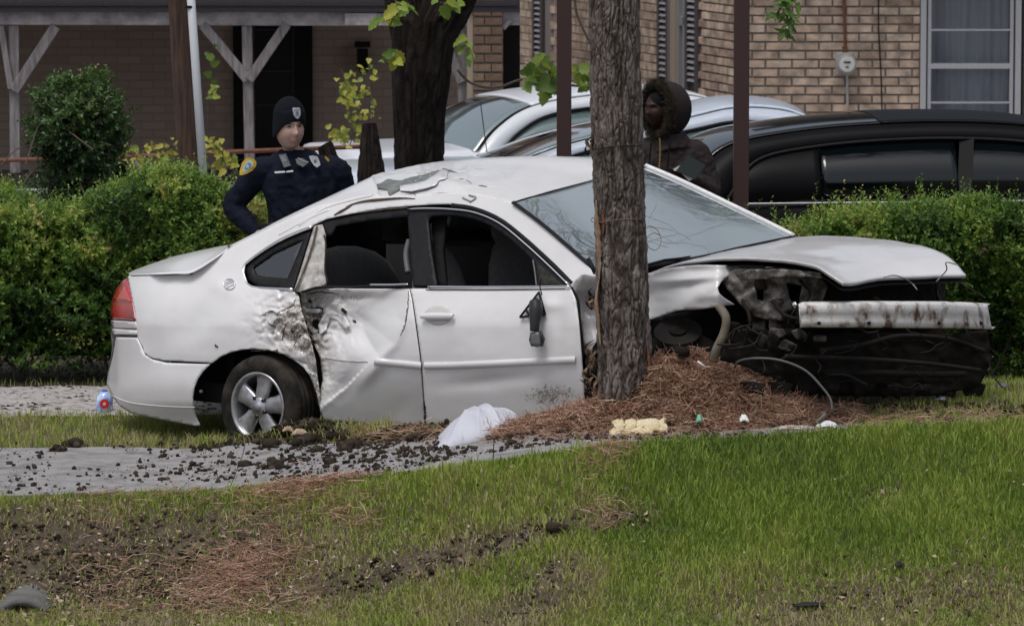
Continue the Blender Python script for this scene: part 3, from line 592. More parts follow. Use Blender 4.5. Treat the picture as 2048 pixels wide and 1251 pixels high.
# ---------------------------------------------------------------- house with timber porch on the left
DW, DP = 45.5, 42.0
lh = thing('porch_house', (P(300, 300, DP)[0], DW, .2), 'shaded brown brick house with a weathered timber porch', 'house')
def brick_tex(name, c1, c2, mo, s=1.0):
    m = bpy.data.materials.new(name); m.use_nodes = True; nt = m.node_tree; b = nt.nodes['Principled BSDF']; tc = nt.nodes.new('ShaderNodeTexCoord'); mp = _n(nt, 'ShaderNodeMapping'); mp.inputs['Rotation'].default_value = (math.pi/2, 0, 0)
    nt.links.new(tc.outputs['Object'], mp.inputs[0]); t = nt.nodes.new('ShaderNodeTexBrick'); nt.links.new(mp.outputs[0], t.inputs[0]); t.inputs['Scale'].default_value = s; t.inputs['Brick Width'].default_value = .22; t.inputs['Row Height'].default_value = .075; t.inputs['Mortar Size'].default_value = .006
    t.inputs['Color1'].default_value = rgb(c1); t.inputs['Color2'].default_value = rgb(c2); t.inputs['Mortar'].default_value = rgb(mo)
    nt.links.new(t.outputs[0], b.inputs['Base Color']); b.inputs['Roughness'].default_value = .9; bp = _n(nt, 'ShaderNodeBump', i_Strength=.6, i_Distance=.01); bp.invert = True; nt.links.new(t.outputs['Fac'], bp.inputs['Height']); nt.links.new(bp.outputs[0], b.inputs['Normal']); return m
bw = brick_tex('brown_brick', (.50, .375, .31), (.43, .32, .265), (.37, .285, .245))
xl, xr2 = P(-900, 300, DW)[0], P(1034, 300, DW)[0]
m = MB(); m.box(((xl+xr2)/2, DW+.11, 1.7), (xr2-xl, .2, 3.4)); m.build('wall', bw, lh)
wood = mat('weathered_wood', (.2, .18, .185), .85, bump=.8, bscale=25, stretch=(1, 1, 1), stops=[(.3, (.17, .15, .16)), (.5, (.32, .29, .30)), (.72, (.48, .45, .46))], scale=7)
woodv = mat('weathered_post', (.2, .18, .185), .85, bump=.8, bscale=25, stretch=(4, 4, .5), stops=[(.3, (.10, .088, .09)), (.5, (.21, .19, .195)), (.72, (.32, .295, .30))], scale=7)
m = MB(); a = P(-880, 33, DP); b = P(935, 38, DP); m.beam(a, b, .14, .115); m.build('beam', wood, lh, bevel=.006)
m = MB(); m.beam(P(690, 38, DP-.11), P(850, 40, DP-.11), .04, .1); m.build('beam_board', wood, lh)
m = MB(); m.beam(P(-880, 12, DP-.1), P(1040, 12, DP-.1), .1, .1); m.build('fascia', mat('dark_fascia', (.045, .04, .046), .85, bump=.5), lh)
m = MB(); z0 = float(P(0, 3, DP)[2]); y0 = DP-.16
m.add([[xl, y0, z0], [xr2, y0, z0], [xr2, DW+2, z0+1.5], [xl, DW+2, z0+1.5], [xl, y0, z0-.03], [xr2, y0, z0-.03], [xr2, DW+2, z0+1.47], [xl, DW+2, z0+1.47]], [(0, 1, 2, 3), (7, 6, 5, 4), (0, 4, 5, 1), (1, 5, 6, 2), (2, 6, 7, 3), (3, 7, 4, 0)]); m.build('porch_roof', roofm, lh)
def tim(n_, p, q, w=.085, mm=None): m = MB(); m.beam(p, q, w, w*.95); return m.build(n_, mm or woodv, lh, bevel=.005)
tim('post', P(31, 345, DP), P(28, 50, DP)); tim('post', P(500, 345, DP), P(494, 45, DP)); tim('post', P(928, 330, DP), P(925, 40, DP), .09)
tim('brace', P(28, 182, DP-.03), P(112, 52, DP-.03), .09); tim('brace', P(22, 178, DP-.05), P(2, 52, DP-.05), .05)
tim('brace', P(496, 160, DP-.03), P(405, 48, DP-.03), .085); tim('brace', P(498, 160, DP-.04), P(574, 48, DP-.04), .085); tim('brace', P(924, 165, DP-.03), P(880, 60, DP-.03), .08)
m = MB(); m.box((P(100, 0, DP)[0], DP+1.5, .28), (11, 4.2, .16)); m.build('porch_floor', concrete, lh)
# dark window with shutters behind the second post
dk = mat('dark_screen', (.012, .011, .012), .35); blk = mat('black_paint', (.010, .009, .010), .6)
a, b = P(545, 175, DW-.03)[0], 0
def wbox(n_, x0, x1, y0_, y1_, D, th, mm, par): 
    p, q = P(x0, y0_, D), P(x1, y1_, D); m = MB(); m.box(((p[0]+q[0])/2, D, (p[2]+q[2])/2), (abs(q[0]-p[0]), th, abs(p[2]-q[2]))); return m.build(n_, mm, par)
wn_ = wbox('window', 510, 588, 52, 340, DW, .04, dk, lh)
for y in (142, 210, 60): wbox('muntin', 512, 586, y-1, y+1.5, DW-.03, .02, mat('muntin_grey', (.05, .045, .05), .7), wn_)
wbox('muntin', 585, 589, 52, 340, DW-.03, .02, MATS['muntin_grey'], wn_)
wbox('shutter', 466, 508, 52, 345, DW-.03, .05, blk, lh); wbox('shutter', 590, 626, 48, 345, DW-.03, .05, blk, lh)
# brick pier and dark doorway right of the big tree
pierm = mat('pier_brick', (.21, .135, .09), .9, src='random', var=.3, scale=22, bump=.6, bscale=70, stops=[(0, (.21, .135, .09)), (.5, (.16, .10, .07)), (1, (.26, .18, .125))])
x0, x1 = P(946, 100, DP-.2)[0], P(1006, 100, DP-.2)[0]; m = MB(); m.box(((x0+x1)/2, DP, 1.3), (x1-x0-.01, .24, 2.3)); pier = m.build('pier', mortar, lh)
me, _ = full[0]; me2 = me.copy(); me2.materials.clear(); me2.materials.append(pierm)
for k in range(23):
    for j in range(2):
        wdt = (x1-x0)/2; o = bpy.data.objects.new('brick', me2); SC.collection.objects.link(o); o.parent = pier; w = worig(pier)
        sc_ = (.62 if (j+k) % 2 else .38); xc = x0+(x1-x0)*(.31 if (j+k) % 2 and j == 0 else .19 if j == 0 else .69 if (1+k) % 2 else .81)
        if j == 1: sc_ = .38 if k % 2 == 1 else .62; xc = x1-(x1-x0)*sc_/2
        else: sc_ = .62 if k % 2 == 1 else .38; xc = x0+(x1-x0)*sc_/2
        o.location = (xc, DP-.12, .5+k*CH); o.location = tuple(A3(o.location)-w); o.scale = ((x1-x0)*sc_/BL*.97, 1, 1)
wbox('doorway', 1006, 1040, 40, 330, DP+.3, .05, blk, lh); wbox('lintel', 1003, 1040, 10, 50, DP-.05, .1, wood, lh)  # doorway is a black board, the opening's unlit depth put into its colour
tim('brace', P(1006, 58, DP-.1), P(1022, 40, DP-.1), .04)
wbox('pale_trim', 934, 946, 20, 330, DP-.1, .05, pale, lh)
# wall lantern, a dim shape on the wall
lp = P(725, 120, DW-.12); m = MB(); m.box(lp, (.1, .1, .2)); m.box(lp+A3([0, .02, .14]), (.14, .14, .05)); m.box(lp+A3([0, .07, -.1]), (.05, .1, .05)); m.build('lantern', blk, lh)

# ---------------------------------------------------------------- fence, poles and posts
DF = 38.5
fz = lambda py: float(P(300, py, DF)[2])
fn = thing('chain_link_fence', (P(0, 300, DF)[0], DF, .2), 'chain link fence with a rusty top rail in front of the porch', 'fence')
m = MB(); m.tube([P(-480, 332, DF), P(200, 316, DF), P(480, 303, DF), P(760, 292, DF)], .017); m.build('top_rail', rust, fn, smooth=True)
m = MB(); m.tube([P(-480, 386, DF), P(200, 380, DF), P(760, 366, DF)], .016); m.build('lower_rail', mat('galvanised', (.35, .34, .34), .5, metal=.4, col2=(.22, .2, .2), scale=30), fn, smooth=True)
x0, x1 = P(-480, 300, DF)[0], P(760, 300, DF)[0]; m = MB(); zt = fz(318); zb = .22; q = zt-zb
for s in np.arange(x0-q, x1, .075):
    for sg in (1, -1):
        a_, b_ = (s, s+q); za, zb_ = (zb, zt) if sg > 0 else (zt, zb); lo, hi = max(a_, x0), min(b_, x1)
        if hi-lo > .05:
            f_ = lambda t: za+(zb_-za)*(t-a_)/q
            m.tube([[lo, DF+.003*sg, f_(lo)], [hi, DF+.003*sg, f_(hi)]], .0016, 3, False)
o = m.build('wire_mesh', mat('fence_wire', (.16, .13, .12), .6, metal=.3), fn); o['kind'] = 'stuff'
for px in (-300, 170, 640):
    m = MB(); b = P(px, 310, DF); m.tube([(b[0], DF, .1), b], .022); m.build('post', rust, fn, smooth=True)
def taper(name, p, q, r0, r1, mm, label, cat, n=20, disp=0, seed=1):
    p = A3(p); q = A3(q); k = 60; pts = p+(q-p)*np.linspace(0, 1, k)[:, None]; V, Fq = tube(pts, np.linspace(r0, r1, k), n)
    if disp:
        ax = pts.repeat(n, 0); d = V-ax; V = ax+d*(1+disp*fbm(V*A3([9, 9, 1.6]), 4, seed))[:, None]
    return tag(mk(name, V, Fq, mm, loc=p), label, cat)
pw = mat('pole_wood', (.075, .042, .03), .9, bump=.9, bscale=22, stretch=(6, 6, .4), stops=[(.3, (.028, .017, .013)), (.55, (.075, .042, .03)), (.75, (.13, .072, .05))], scale=9)
D = 36.0; b = P(384, 420, D); t = P(352, -120, D); t0 = P(353, 0, D); dirp = t-b; g0 = b-dirp*((b[2]-.15)/dirp[2])
up_ = P(330, -700, D)
taper('utility_pole', g0, t+dirp*1.2, .088, .074, pw, 'dark brown leaning wooden pole beside the white pipe', 'pole', 24, .06)
b = P(408, 375, 35.2); t = P(378, -60, 35.2); d_ = t-b; g0 = b-d_*((b[2]-.15)/d_[2])
wp = thing('white_pole', g0, 'slim white leaning metal pole right of the brown wooden pole', 'pole')
m = MB(); m.tube([g0, t+d_*.5], .030, 14); m.build('shaft', mat('white_metal', (.58, .6, .63), .4, var=.08), wp, smooth=True)
m = MB(); k = P(380, 14, 35.2); m.tube([k-A3([0, 0, .009]), k+A3([0, 0, .009])], .034, 14); m.build('band', blk, wp)
postm = mat('brown_metal_post', (.055, .030, .027), .45, var=.2, scale=5, spec=.4)
for px, w, D, lab in ((1128, .102, 34.6, 'dark brown square metal post left of the pine trunk'), (1482, .104, 33.9, 'brown square metal post in front of the black car')):
    c = P(px, 300, D); o = thing('carport_post', (c[0], D, .2), lab, 'post', 'square metal carport posts'); top = P(px, -300, D)
    m = MB(); m.box((c[0], D, 1.7), (w, w, 3.1)); m.build('shaft', postm, o, bevel=.006); m = MB(); m.box((c[0], D, .21), (w*2, w*2, .02)); m.build('base_plate', postm, o)
# ---------------------------------------------------------------- the wrecked white car
white = paint('white_paint', (.74, .73, .735)); 
blackp = mat('black_plastic', (.014, .013, .014), .55, var=.1); trimb = mat('black_trim', (.010, .010, .011), .5, col2=(.018, .018, .019), scale=30)
chrome = mat('chrome', (.75, .75, .76), .18, metal=1); cream = mat('primer_cream', (.40, .37, .32), .7, bump=.3, stops=[(.3, (.20, .18, .165)), (.5, (.40, .38, .355)), (.7, (.56, .54, .52))], scale=18)
darkin = mat('dark_interior', (.012, .011, .012), .85); seatm = mat('seat_cloth', (.17, .16, .165), .9, col2=(.24, .225, .225), scale=30)
car = thing('wrecked_car', C(760, 860, .9), 'white sedan wrecked against the pine with smashed side and missing front bumper', 'car')

def vside(px, py):
    px = np.asarray(px, float); py = np.asarray(py, float); yb = 573.
    h = (yb-py)/170.; t = np.clip((py-yb)/270., 0, 1.2)
    low = .085*(1-np.minimum(t/.30, 1))**1.6 + .018*(1-sstep(.1, .55, t)) + .15*np.maximum(t-.5, 0)**1.4*1.2
    up = .103+.25*np.maximum(h, 0)**.95
    v = np.where(h > 0, up, low)
    r = np.maximum(340-px, 0)/127.; v = v + .26*r**2.2
    v = v - .02*sstep(840, 1000, px)*(py > yb)*0
    return v
def cr(px, py, pts): return pldist(np.asarray(px, float).ravel(), np.asarray(py, float).ravel(), pts, False).reshape(np.shape(px))
def dents(px, py):
    # crumpled metal round the hit at the rear door and quarter
    n2 = np.stack([px/34., py/34.], -1); n3 = np.stack([px/13., py/13.], -1)
    w = gauss(px, py, 610, 640, 62, 75)+.75*gauss(px, py, 560, 640, 50, 42)+.5*gauss(px, py, 665, 640, 45, 60)+.55*gauss(px, py, 640, 745, 25, 70); w = np.minimum(w, 1)
    d = w*(.060*(ridged(n2+.5*np.stack([vnoise(n3*.6, 5), vnoise(n3*.6, 6)], -1), 3, 61)**1.5-.5)+.024*ridged(n3, 3, 62)**2) + .05*gauss(px, py, 618, 660, 34, 95) + .085*(ridged(np.stack([(px+py*.5)/95., (py-px*.35)/80.], -1), 1, 64)**2-.5)*gauss(px, py, 672, 650, 85, 70)
    d = d + .004*fbm(np.stack([px/90., py/70.], -1), 3, 66)
    # soft dent in the quarter panel, pushed in towards the door
    d = d + .014*gauss(px, py, 400, 640, 50, 30, -.5) - .008*gauss(px, py, 445, 575, 30, 14, .5)
    return d
def grime_f(px, py):
    g = .04+.42*sstep(700, 860, py)+.75*gauss(px, py, 600, 645, 45, 66)+.62*gauss(px, py, 545, 655, 46, 44)+.55*gauss(px, py, 660, 625, 70, 45)+.42*gauss(px, py, 650, 740, 40, 70)+.4*gauss(px, py, 720, 592, 90, 12)+.5*gauss(px, py, 625, 760, 26, 70)
    g = g+.62*gauss(px, py, 1100, 790, 80, 28)+.5*gauss(px, py, 965, 757, 75, 12, -.15)+.25*gauss(px, py, 1120, 760, 60, 30)+.3*gauss(px, py, 1128, 650, 12, 60)+.25*gauss(px, py, 225, 740, 14, 45)+.35*gauss(px, py, 560, 700, 110, 12)+.35*gauss(px, py, 760, 600, 80, 16)
    return np.clip(g, 0, .95)
def panel(name, outline, vf, m, parent=car, step=5, holes=(), solid=.004, grime=None, bevel=0):
    V2, Fq = cdt(outline, step, holes); px, py = V2[:, 0], V2[:, 1]; V = C(px, py, vf(px, py)); Fq = facecam(V, Fq)
    g = (grime or grime_f)(px, py)
    return mk(name, V, Fq, m, parent, True, {'grime': g}, solid=solid)
def cl(pts, k=10, closed=False):                    # smooth a drawn line
    return [tuple(p) for p in cat(pts, k)]
def line(name, pts, v, r, m, parent=car, n=6, k=40, flat=None):
    q = cat(pts, k); V, Fq = tube(C(q[:, 0], q[:, 1], v(q[:, 0], q[:, 1]) if callable(v) else v), r, n); return mk(name, V, Fq, m, parent)
vd = lambda x, y: vside(x, y)+dents(x, y)

# quarter panel with the C pillar, side rail and A pillar in one pressing
win_q = [(490, 529)]+cl([(490, 529), (520, 506), (560, 482), (600, 464), (622, 456)], 7)[1:]
arch = cl([(424, 726), (452, 707), (500, 697), (552, 703), (592, 722), (618, 748), (634, 790), (638, 812)], 14)
body_o = [(258, 551), (320, 549), (383, 546)]+cl([(383, 546), (420, 522), (458, 498), (510, 472), (562, 446), (640, 412), (718, 396), (815, 390), (900, 386), (962, 388), (1022, 404)], 26)[1:] \
    + cl([(1022, 404), (1075, 442), (1120, 482), (1168, 524), (1196, 552)], 8)[1:] + [(1165, 572), (1143, 572)] + cl([(1143, 572), (1105, 530), (1055, 480), (1010, 443), (960, 419), (900, 408), (815, 412), (740, 420), (640, 441), (626, 450)], 20)[1:] \
    + cl([(622, 456), (600, 464), (560, 482), (520, 506), (490, 529)], 7) + [(488, 545), (496, 570), (520, 577), (584, 580), (597, 590), (606, 630), (618, 668), (630, 720), (640, 800), (638, 812)] + arch[::-1][1:] + [(380, 723), (330, 721), (300, 715), (288, 705), (274, 672), (268, 620), (260, 580), (255, 556)]
panel('quarter_panel', body_o, vd, white, step=3.6, solid=.006)
# tucked seam at the trunk, thin gaps drawn as recessed dark channels
def gap(pts, w=.0035, off=.004, name='seam', parent=car, vf=None): 
    vf = vf or vd; return line(name, pts, lambda x, y: vf(x, y)+off-.003, w, blackp, parent, 5)
# rear bumper
bump_o = [(232, 674), (274, 675), (289, 709), (303, 718), (332, 725), (420, 728)]+cl([(420, 728), (398, 752), (386, 786), (388, 822), (400, 850)], 8)[1:]+[(392, 851), (330, 840), (262, 826), (240, 812), (222, 790), (213, 766), (216, 740), (226, 708)]
vb = lambda x, y: vside(x, y)-.02+.05*sstep(740, 700, y)*0+dents(x, y)*.5
def vbump(x, y):
    return vside(x, np.minimum(y, 700))-.012-.02*gauss(x, y, 300, 770, 400, 40)+.05*sstep(800, 850, y)+.15*np.maximum(236-x, 0)/40.
bumper = panel('rear_bumper', bump_o, vbump, white, solid=.006, grime=lambda x, y: np.clip(.12+.3*sstep(760, 850, y)+.5*gauss(x, y, 232, 730, 9, 50)+.3*gauss(x, y, 350, 840, 80, 10), 0, 1))
line('bumper_crease', [(222, 790), (262, 805), (330, 812), (390, 814)], lambda x, y: vbump(x, y)-.001, .003, white, bumper)
# rear end closing round to the far side
def Crail(pts, k=24): p = A3(pts, float); q = catk(p, k); return C(q[:, 0], q[:, 1], q[:, 2])
def vrear(y): return float(vside(A3([230.]), A3([y]))[0])
back0 = A3([C(256, 552, vside(256, 552)), C(232, 600, vside(232, 600)), C(222, 660, vside(222, 660)), C(224, 700, vside(224, 700)), C(214, 766, vbump(A3(214.), A3(766.))), C(240, 812, vbump(A3(240.), A3(812.)))])
Rr = []
for w_, pull in ((0, 0), (.3, .10), (1.0, .16), (1.6, .08), (1.8, -.1)):
    Rr.append(back0+NIN*(w_)-FWD*pull+(0 if w_ < 1.7 else 0))
V, Fq = loft(Rr, 20, 20); mk('rear_panel', V, facecam(V, Fq), white, car, attrs={'grime': np.full(len(V), .15)})
# trunk lid
vT = lambda x, y: vside(x, y)
T0 = [(258, 551, .34), (310, 549.5, .12), (350, 548, .1), (384, 546, .1), (425, 522, .16), (458, 498, .23)]
T1 = [(262, 545, .7), (300, 534, .62), (340, 523, .6), (376, 513, .6), (420, 501, .6), (456, 492, .62)]
T2 = [(300, 531, 1.3), (320, 524, 1.3), (350, 514, 1.3), (390, 505, 1.3), (430, 497, 1.3), (462, 491, 1.3)]
T3 = [(330, 530, 1.65), (350, 524, 1.65), (370, 518, 1.65), (400, 510, 1.65), (440, 502, 1.65), (472, 494, 1.65)]
V, Fq = loft([Crail(q, 30) for q in (T0, T1, T2, T3)], 30, 24); mk('trunk_lid', V, facecam(V, Fq, (0, 0, 30)), white, car, attrs={'grime': np.full(len(V), .08)}, solid=-.006)
line('seam', [(262, 552), (320, 549.5), (383, 546)], lambda x, y: vside(x, y)-.002, .0022, blackp)
line('seam', [(380, 549), (387, 543)], lambda x, y: vside(x, y)-.004, .005, blackp)
# tail light
redl = mat('red_lens', (.38, .012, .014), .12, coat=1, spec=.8, stops=[(.35, (.20, .006, .01)), (.6, (.45, .02, .02))], scale=6); clearl = mat('clear_lens', (.55, .5, .5), .15, coat=1)
red2 = mat('red_lens_bright', (.52, .045, .04), .14, coat=1, spec=.8)
tl = panel('tail_light', [(253, 556), (257, 572), (264, 600), (271, 640), (222, 637), (221, 618), (224, 600), (232, 578), (243, 563)], lambda x, y: vside(x, y)-.004-.035*np.clip((268-x)/50, 0, 1)**.6*0, redl, solid=.01, grime=lambda x, y: 0*x)
panel('reverse_lens', [(222, 640), (271, 643), (273, 658), (224, 655)], lambda x, y: vside(x, y)-.006, clearl, tl, solid=.008, grime=lambda x, y: 0*x)
panel('lamp_cell', [(249, 572), (257, 590), (262, 604), (228, 602), (234, 586)], lambda x, y: vside(x, y)-.011, red2, tl, solid=.003, grime=lambda x, y: 0*x)
panel('lamp_rim', [(224, 657), (273, 660), (274, 669), (226, 668)], lambda x, y: vside(x, y)-.004, white, tl, solid=.01)

# pillar sheet up to the roof silhouette, then rear glass and roof
N0 = [(458, 498), (510, 472), (562, 446), (640, 412), (718, 396), (760, 393)]
PN = A3([C(x, y, vd(A3(float(x)), A3(float(y)))) for x, y in N0])
S = A3([C(*q) for q in [(462, 491, .42), (512, 466, .48), (562, 439, .54), (640, 401, .6), (700, 373, .66), (745, 352, .72)]])
V, Fq = loft([PN, (PN+S)/2+A3([0, 0, .012]), S], 40, 10)
x, y = proj(V); mk('rear_pillar', V, facecam(V, Fq), white, car, attrs={'grime': .12+.6*gauss(x, y, 700, 400, 60, 16)}, solid=.006)
S2 = A3([C(*q) for q in [(472, 494, 1.3), (520, 466, 1.3), (575, 440, 1.3), (650, 404, 1.3), (715, 374, 1.3), (765, 350, 1.3)]])
glk = glass('dark_glass', (.25, .3, .32), .6, .05, 1)
V, Fq = loft([S-A3([0, 0, .01]), (S+S2)/2-A3([0, 0, .02]), S2-A3([0, 0, .01])], 30, 10); mk('rear_window', V, facecam(V, Fq), glk, car)
def rooft(x, y, V):
    d = -.020*gauss(x, y, 800, 372, 55, 26, -.25)+.022*gauss(x, y, 905, 372, 44, 14, .25)-.016*gauss(x, y, 930, 385, 30, 10)
    d = d+.030*(ridged(np.stack([x/46., y/16.], -1), 3, 71)-.6)*gauss(x, y, 850, 362, 130, 34)
    d = d+.012*np.sin((x-720)/26.+y/9.)*gauss(x, y, 760, 375, 70, 24)
    return V+np.stack([0*d, -.4*d, d], -1)
R0 = [(x_, y_, float(vd(A3(float(x_)), A3(float(y_))))) for x_, y_ in [(735, 395.5), (775, 392.7), (815, 390.5), (860, 387.6), (900, 386.2), (930, 386.5), (962, 388.3), (992, 394), (1022, 404.5)]]
R1 = [(738, 372, .6), (780, 364, .62), (820, 358, .65), (865, 354, .66), (905, 352, .68), (950, 354, .68), (1000, 359, .66), (1048, 370, .65), (1096, 382, .64)]
R2 = [(742, 353, .95), (785, 343, 1.0), (830, 335, 1.0), (880, 331, 1.0), (930, 329, 1.0), (985, 329, 1.0), (1050, 333, 1.0), (1120, 346, .98), (1186, 358, .95)]
R3 = [(760, 348, 1.15), (800, 337, 1.2), (845, 328, 1.2), (900, 321, 1.22), (960, 316, 1.22), (1030, 313.5, 1.22), (1100, 314, 1.22), (1180, 322, 1.2), (1238, 341, 1.2)]
R4 = [(800, 350, 1.5), (840, 340, 1.52), (880, 332, 1.52), (930, 325, 1.52), (990, 319, 1.52), (1050, 315.5, 1.52), (1130, 313, 1.52), (1215, 317, 1.5), (1294, 331, 1.5)]
V, Fq = loft([Crail(q, 200) for q in (R0, R1, R2, R3, R4)], 200, 110); x, y = proj(V); V = rooft(x, y, V)
roof = mk('roof', V, facecam(V, Fq, (0, 0, 40)), white, car, attrs={'grime': np.clip(.08+.5*gauss(x, y, 800, 392, 70, 12)+.4*gauss(x, y, 905, 365, 36, 10)+.35*gauss(x, y, 950, 390, 26, 12)+.14*gauss(x, y, 1050, 325, 90, 10), 0, 1)}, solid=.005)
V2_ = V-A3([0, 0, .05]); mk('headliner', V2_, facecam(V2_, Fq, (0, 0, -40)), darkin, car)
# torn opening at the back of the roof: bare grey sheet with a curled edge
greym = mat('bare_grey_sheet', (.20, .215, .20), .7, bump=.8, bscale=30, stops=[(.3, (.10, .11, .105)), (.55, (.17, .185, .175)), (.75, (.27, .28, .27))], scale=12)
def roofat(px, py, lift):                            # a point on the roof skin, a little towards the eye
    v = np.interp(py, [345, 395], [1.0, .33]) if np.isscalar(py) else np.interp(py, [335, 395], [1.0, .34]); return C(px, py, v-lift)
def rpatch(name, outl, lift, m, parent=roof, step=4, wob=.006, solid=.004):
    V2, Fq = cdt(outl, step); px, py = V2[:, 0], V2[:, 1]; x_, y_ = proj(V)
    # depth of the nearest roof vertex
    t0_ = []
    for a, b in V2:
        w_ = np.exp(-((x_-a)**2+(y_-b)**2)/24.); t0_.append((w_*V[:, 1]).sum()/w_.sum())
    t = A3(t0_)-lift-wob*ridged(np.stack([px/22., py/12.], -1), 2, 77)
    W_ = P(px, py, t); return mk(name, W_, facecam(W_, Fq), m, parent, attrs={'grime': np.full(len(W_), .2)}, solid=solid)
rpatch('torn_sheet', [(737, 372), (762, 366), (780, 354), (812, 342), (850, 335), (876, 333), (884, 338), (872, 352), (854, 362), (830, 369), (806, 374), (796, 381), (778, 391), (774, 379), (755, 375)], .03, greym, wob=.012)
curl = rpatch('curled_edge', [(800, 371), (826, 367), (850, 361), (868, 350), (884, 337), (897, 340), (893, 356), (878, 360), (872, 369), (850, 376), (822, 382), (800, 380)], .05, white, wob=.02)
for q, n_ in (([(884, 336), (900, 341), (914, 345)], 'tear'), ([(893, 343), (891, 352)], 'tear'), ([(905, 362), (925, 358), (942, 366), (948, 373)], 'tear'), ([(805, 384), (822, 384), (832, 391)], 'tear'), ([(955, 371), (975, 373)], 'tear')):
    q = cat(q, 14); idx = [np.argmin((x-a)**2+(y-b)**2) for a, b in q]; W_ = P(q[:, 0], q[:, 1], V[idx][:, 1]-.012); T_, Fz = tube(W_, .0035*np.sin(np.linspace(.3, 2.9, 14)), 5); mk(n_, T_, Fz, mat('rust_tear', (.07, .05, .04), .9), roof)
r_ = np.random.default_rng(5); m = MB()
for k in range(9):
    a, b = 845+r_.normal(0, 14), 352+r_.normal(0, 6); i_ = np.argmin((x-a)**2+(y-b)**2); m.ell(P(a, b, V[i_][1]-.045), (.006, .006, .004), 6)
m.build('glass_crumb', mat('glass_bead', (.6, .62, .6), .2), roof)
# creases pressed in above the rear door, as ridges with a muddy channel
mud = mat('mud_channel', (.09, .065, .045), .95, bump=1, bscale=60, col2=(.16, .13, .1), scale=30)
for q in ([(692, 414), (705, 408), (730, 402), (760, 399), (800, 396), (830, 397)], [(668, 430), (690, 418), (704, 410)]):
    line('crease', q, lambda x_, y_: vd(x_, y_)-.004, np.interp(np.linspace(0, 1, 40), [0, .4, .7, 1], [.003, .009, .007, .002]), mud)
for q in ([(925, 395), (940, 402)], [(938, 390), (952, 395), (940, 404)]): line('crease', q, lambda x_, y_: vd(x_, y_)-.003, .0055, mat('grey_scuff', (.3, .3, .3), .7), k=12)
for q in ([(600, 452), (650, 418), (700, 402), (745, 392)], [(560, 470), (610, 442), (660, 420)]): line('ridge', q, lambda x_, y_: vd(x_, y_)+.0105, .014, white, n=10)

# windscreen
Wn = [(1024, 406, .325), (1062, 434, .29), (1095, 460, .25), (1130, 490, .21), (1165, 521, .17), (1193, 546, .15)]
Wa = [(1090, 386, .64), (1140, 422, .61), (1180, 455, .58), (1222, 488, .56), (1255, 512, .55), (1280, 533, .55)]
Wm = [(1180, 360, .95), (1226, 392, .95), (1272, 424, .94), (1318, 456, .93), (1360, 486, .92), (1400, 514, .92)]
Wc = [(1236, 343, 1.2), (1286, 370, 1.22), (1335, 398, 1.24), (1384, 428, 1.25), (1430, 458, 1.25), (1478, 496, 1.25)]
Wf = [(1291, 333, 1.5), (1350, 358, 1.54), (1408, 385, 1.58), (1468, 414, 1.6), (1530, 444, 1.63), (1588, 473, 1.65)]
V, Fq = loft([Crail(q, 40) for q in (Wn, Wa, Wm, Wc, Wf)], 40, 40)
wsg = glass('windscreen_glass', (.45, .52, .53), .70, .02, 3.2, base=(.47, .55, .57))  # pale base puts the bright sky reflection into the glass colour
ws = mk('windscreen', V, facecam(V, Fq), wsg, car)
V3 = V+A3([.0, .03, -.03]); G3 = V3.reshape(40, 40, 3)
mk('shade_band', G3[:9].reshape(-1, 3), facecam(G3[:9].reshape(-1, 3), grid_faces(9, 40)), mat('sun_band', (.06, .055, .07), .5), ws) if False else None
q = A3(Wf); line2 = catk(A3([C(*p) for p in Wf]), 40); tv, tf = tube(line2+A3([0, 0, .004]), .016, 8); mk('far_pillar', tv, tf, white, car, attrs={'grime': np.zeros(len(tv))})
q = catk(A3([C(*p) for p in Wn]), 40); tv, tf = tube(q+NIN*.012+A3([0, 0, .003]), .011, 6); mk('windscreen_seal', tv, tf, blackp, car)
hd = A3([Crail(q, 2)[0] for q in (Wn, Wa, Wm, Wc, Wf)]); q = cat(hd, 40); tv, tf = tube(q, .006, 6); mk('windscreen_seal', tv, tf, blackp, car)
ft = A3([Crail(q, 2)[-1] for q in (Wn, Wa, Wm, Wc, Wf)]); q = cat(ft, 40); tv, tf = tube(q+A3([0, 0, -.01]), .02, 6); mk('cowl', tv, tf, blackp, car)
m = MB(); m.tube([P(1296, 529, 28.25), P(1330, 520, 28.3), P(1360, 517, 28.4), P(1420, 508, 28.6)], .008); m.tube([P(1176, 517, 27.8), P(1184, 532, 27.78), P(1190, 546, 27.75)], .012); m.build('wiper', blackp, car, smooth=True)
m = MB(); q = Crail([(1480, 425, 1.5), (1525, 442, 1.52)], 2); m.add(A3([P(1499, 425, 28.6), P(1524, 437, 28.62), P(1522, 444, 28.6), P(1497, 432, 28.58)]), [(0, 1, 2, 3)]); 
# mesh of cracks spreading from the passenger side
rc = np.random.default_rng(91); m = MB(); Gw = V.reshape(40, 40, 3)
def wpt(u, w): 
    u = np.clip(u, 0, .999)*39; w = np.clip(w, 0, .999)*39; i, j = int(u), int(w); a, b = u-i, w-j; i2, j2 = min(i+1, 39), min(j+1, 39)
    return (Gw[i, j]*(1-a)*(1-b)+Gw[i2, j]*a*(1-b)+Gw[i, j2]*(1-a)*b+Gw[i2, j2]*a*b)
for k in range(8):
    ang_ = rc.uniform(-2.6, .3); u, w = .78+rc.normal(0, .05), .5+rc.normal(0, .05); pts = []
    for s in range(14): 
        pts.append(wpt(u, w)-NIN*.003+A3([0, 0, .002])); ang_ += rc.normal(0, .25); u += .035*math.sin(ang_); w += .035*math.cos(ang_)
        if not (0 < u < 1 and 0 < w < 1): break
    if len(pts) > 3: m.tube(pts, .0011, 3, False)
m.build('crack', mat('crack_line', (.30, .33, .34), .3), ws)

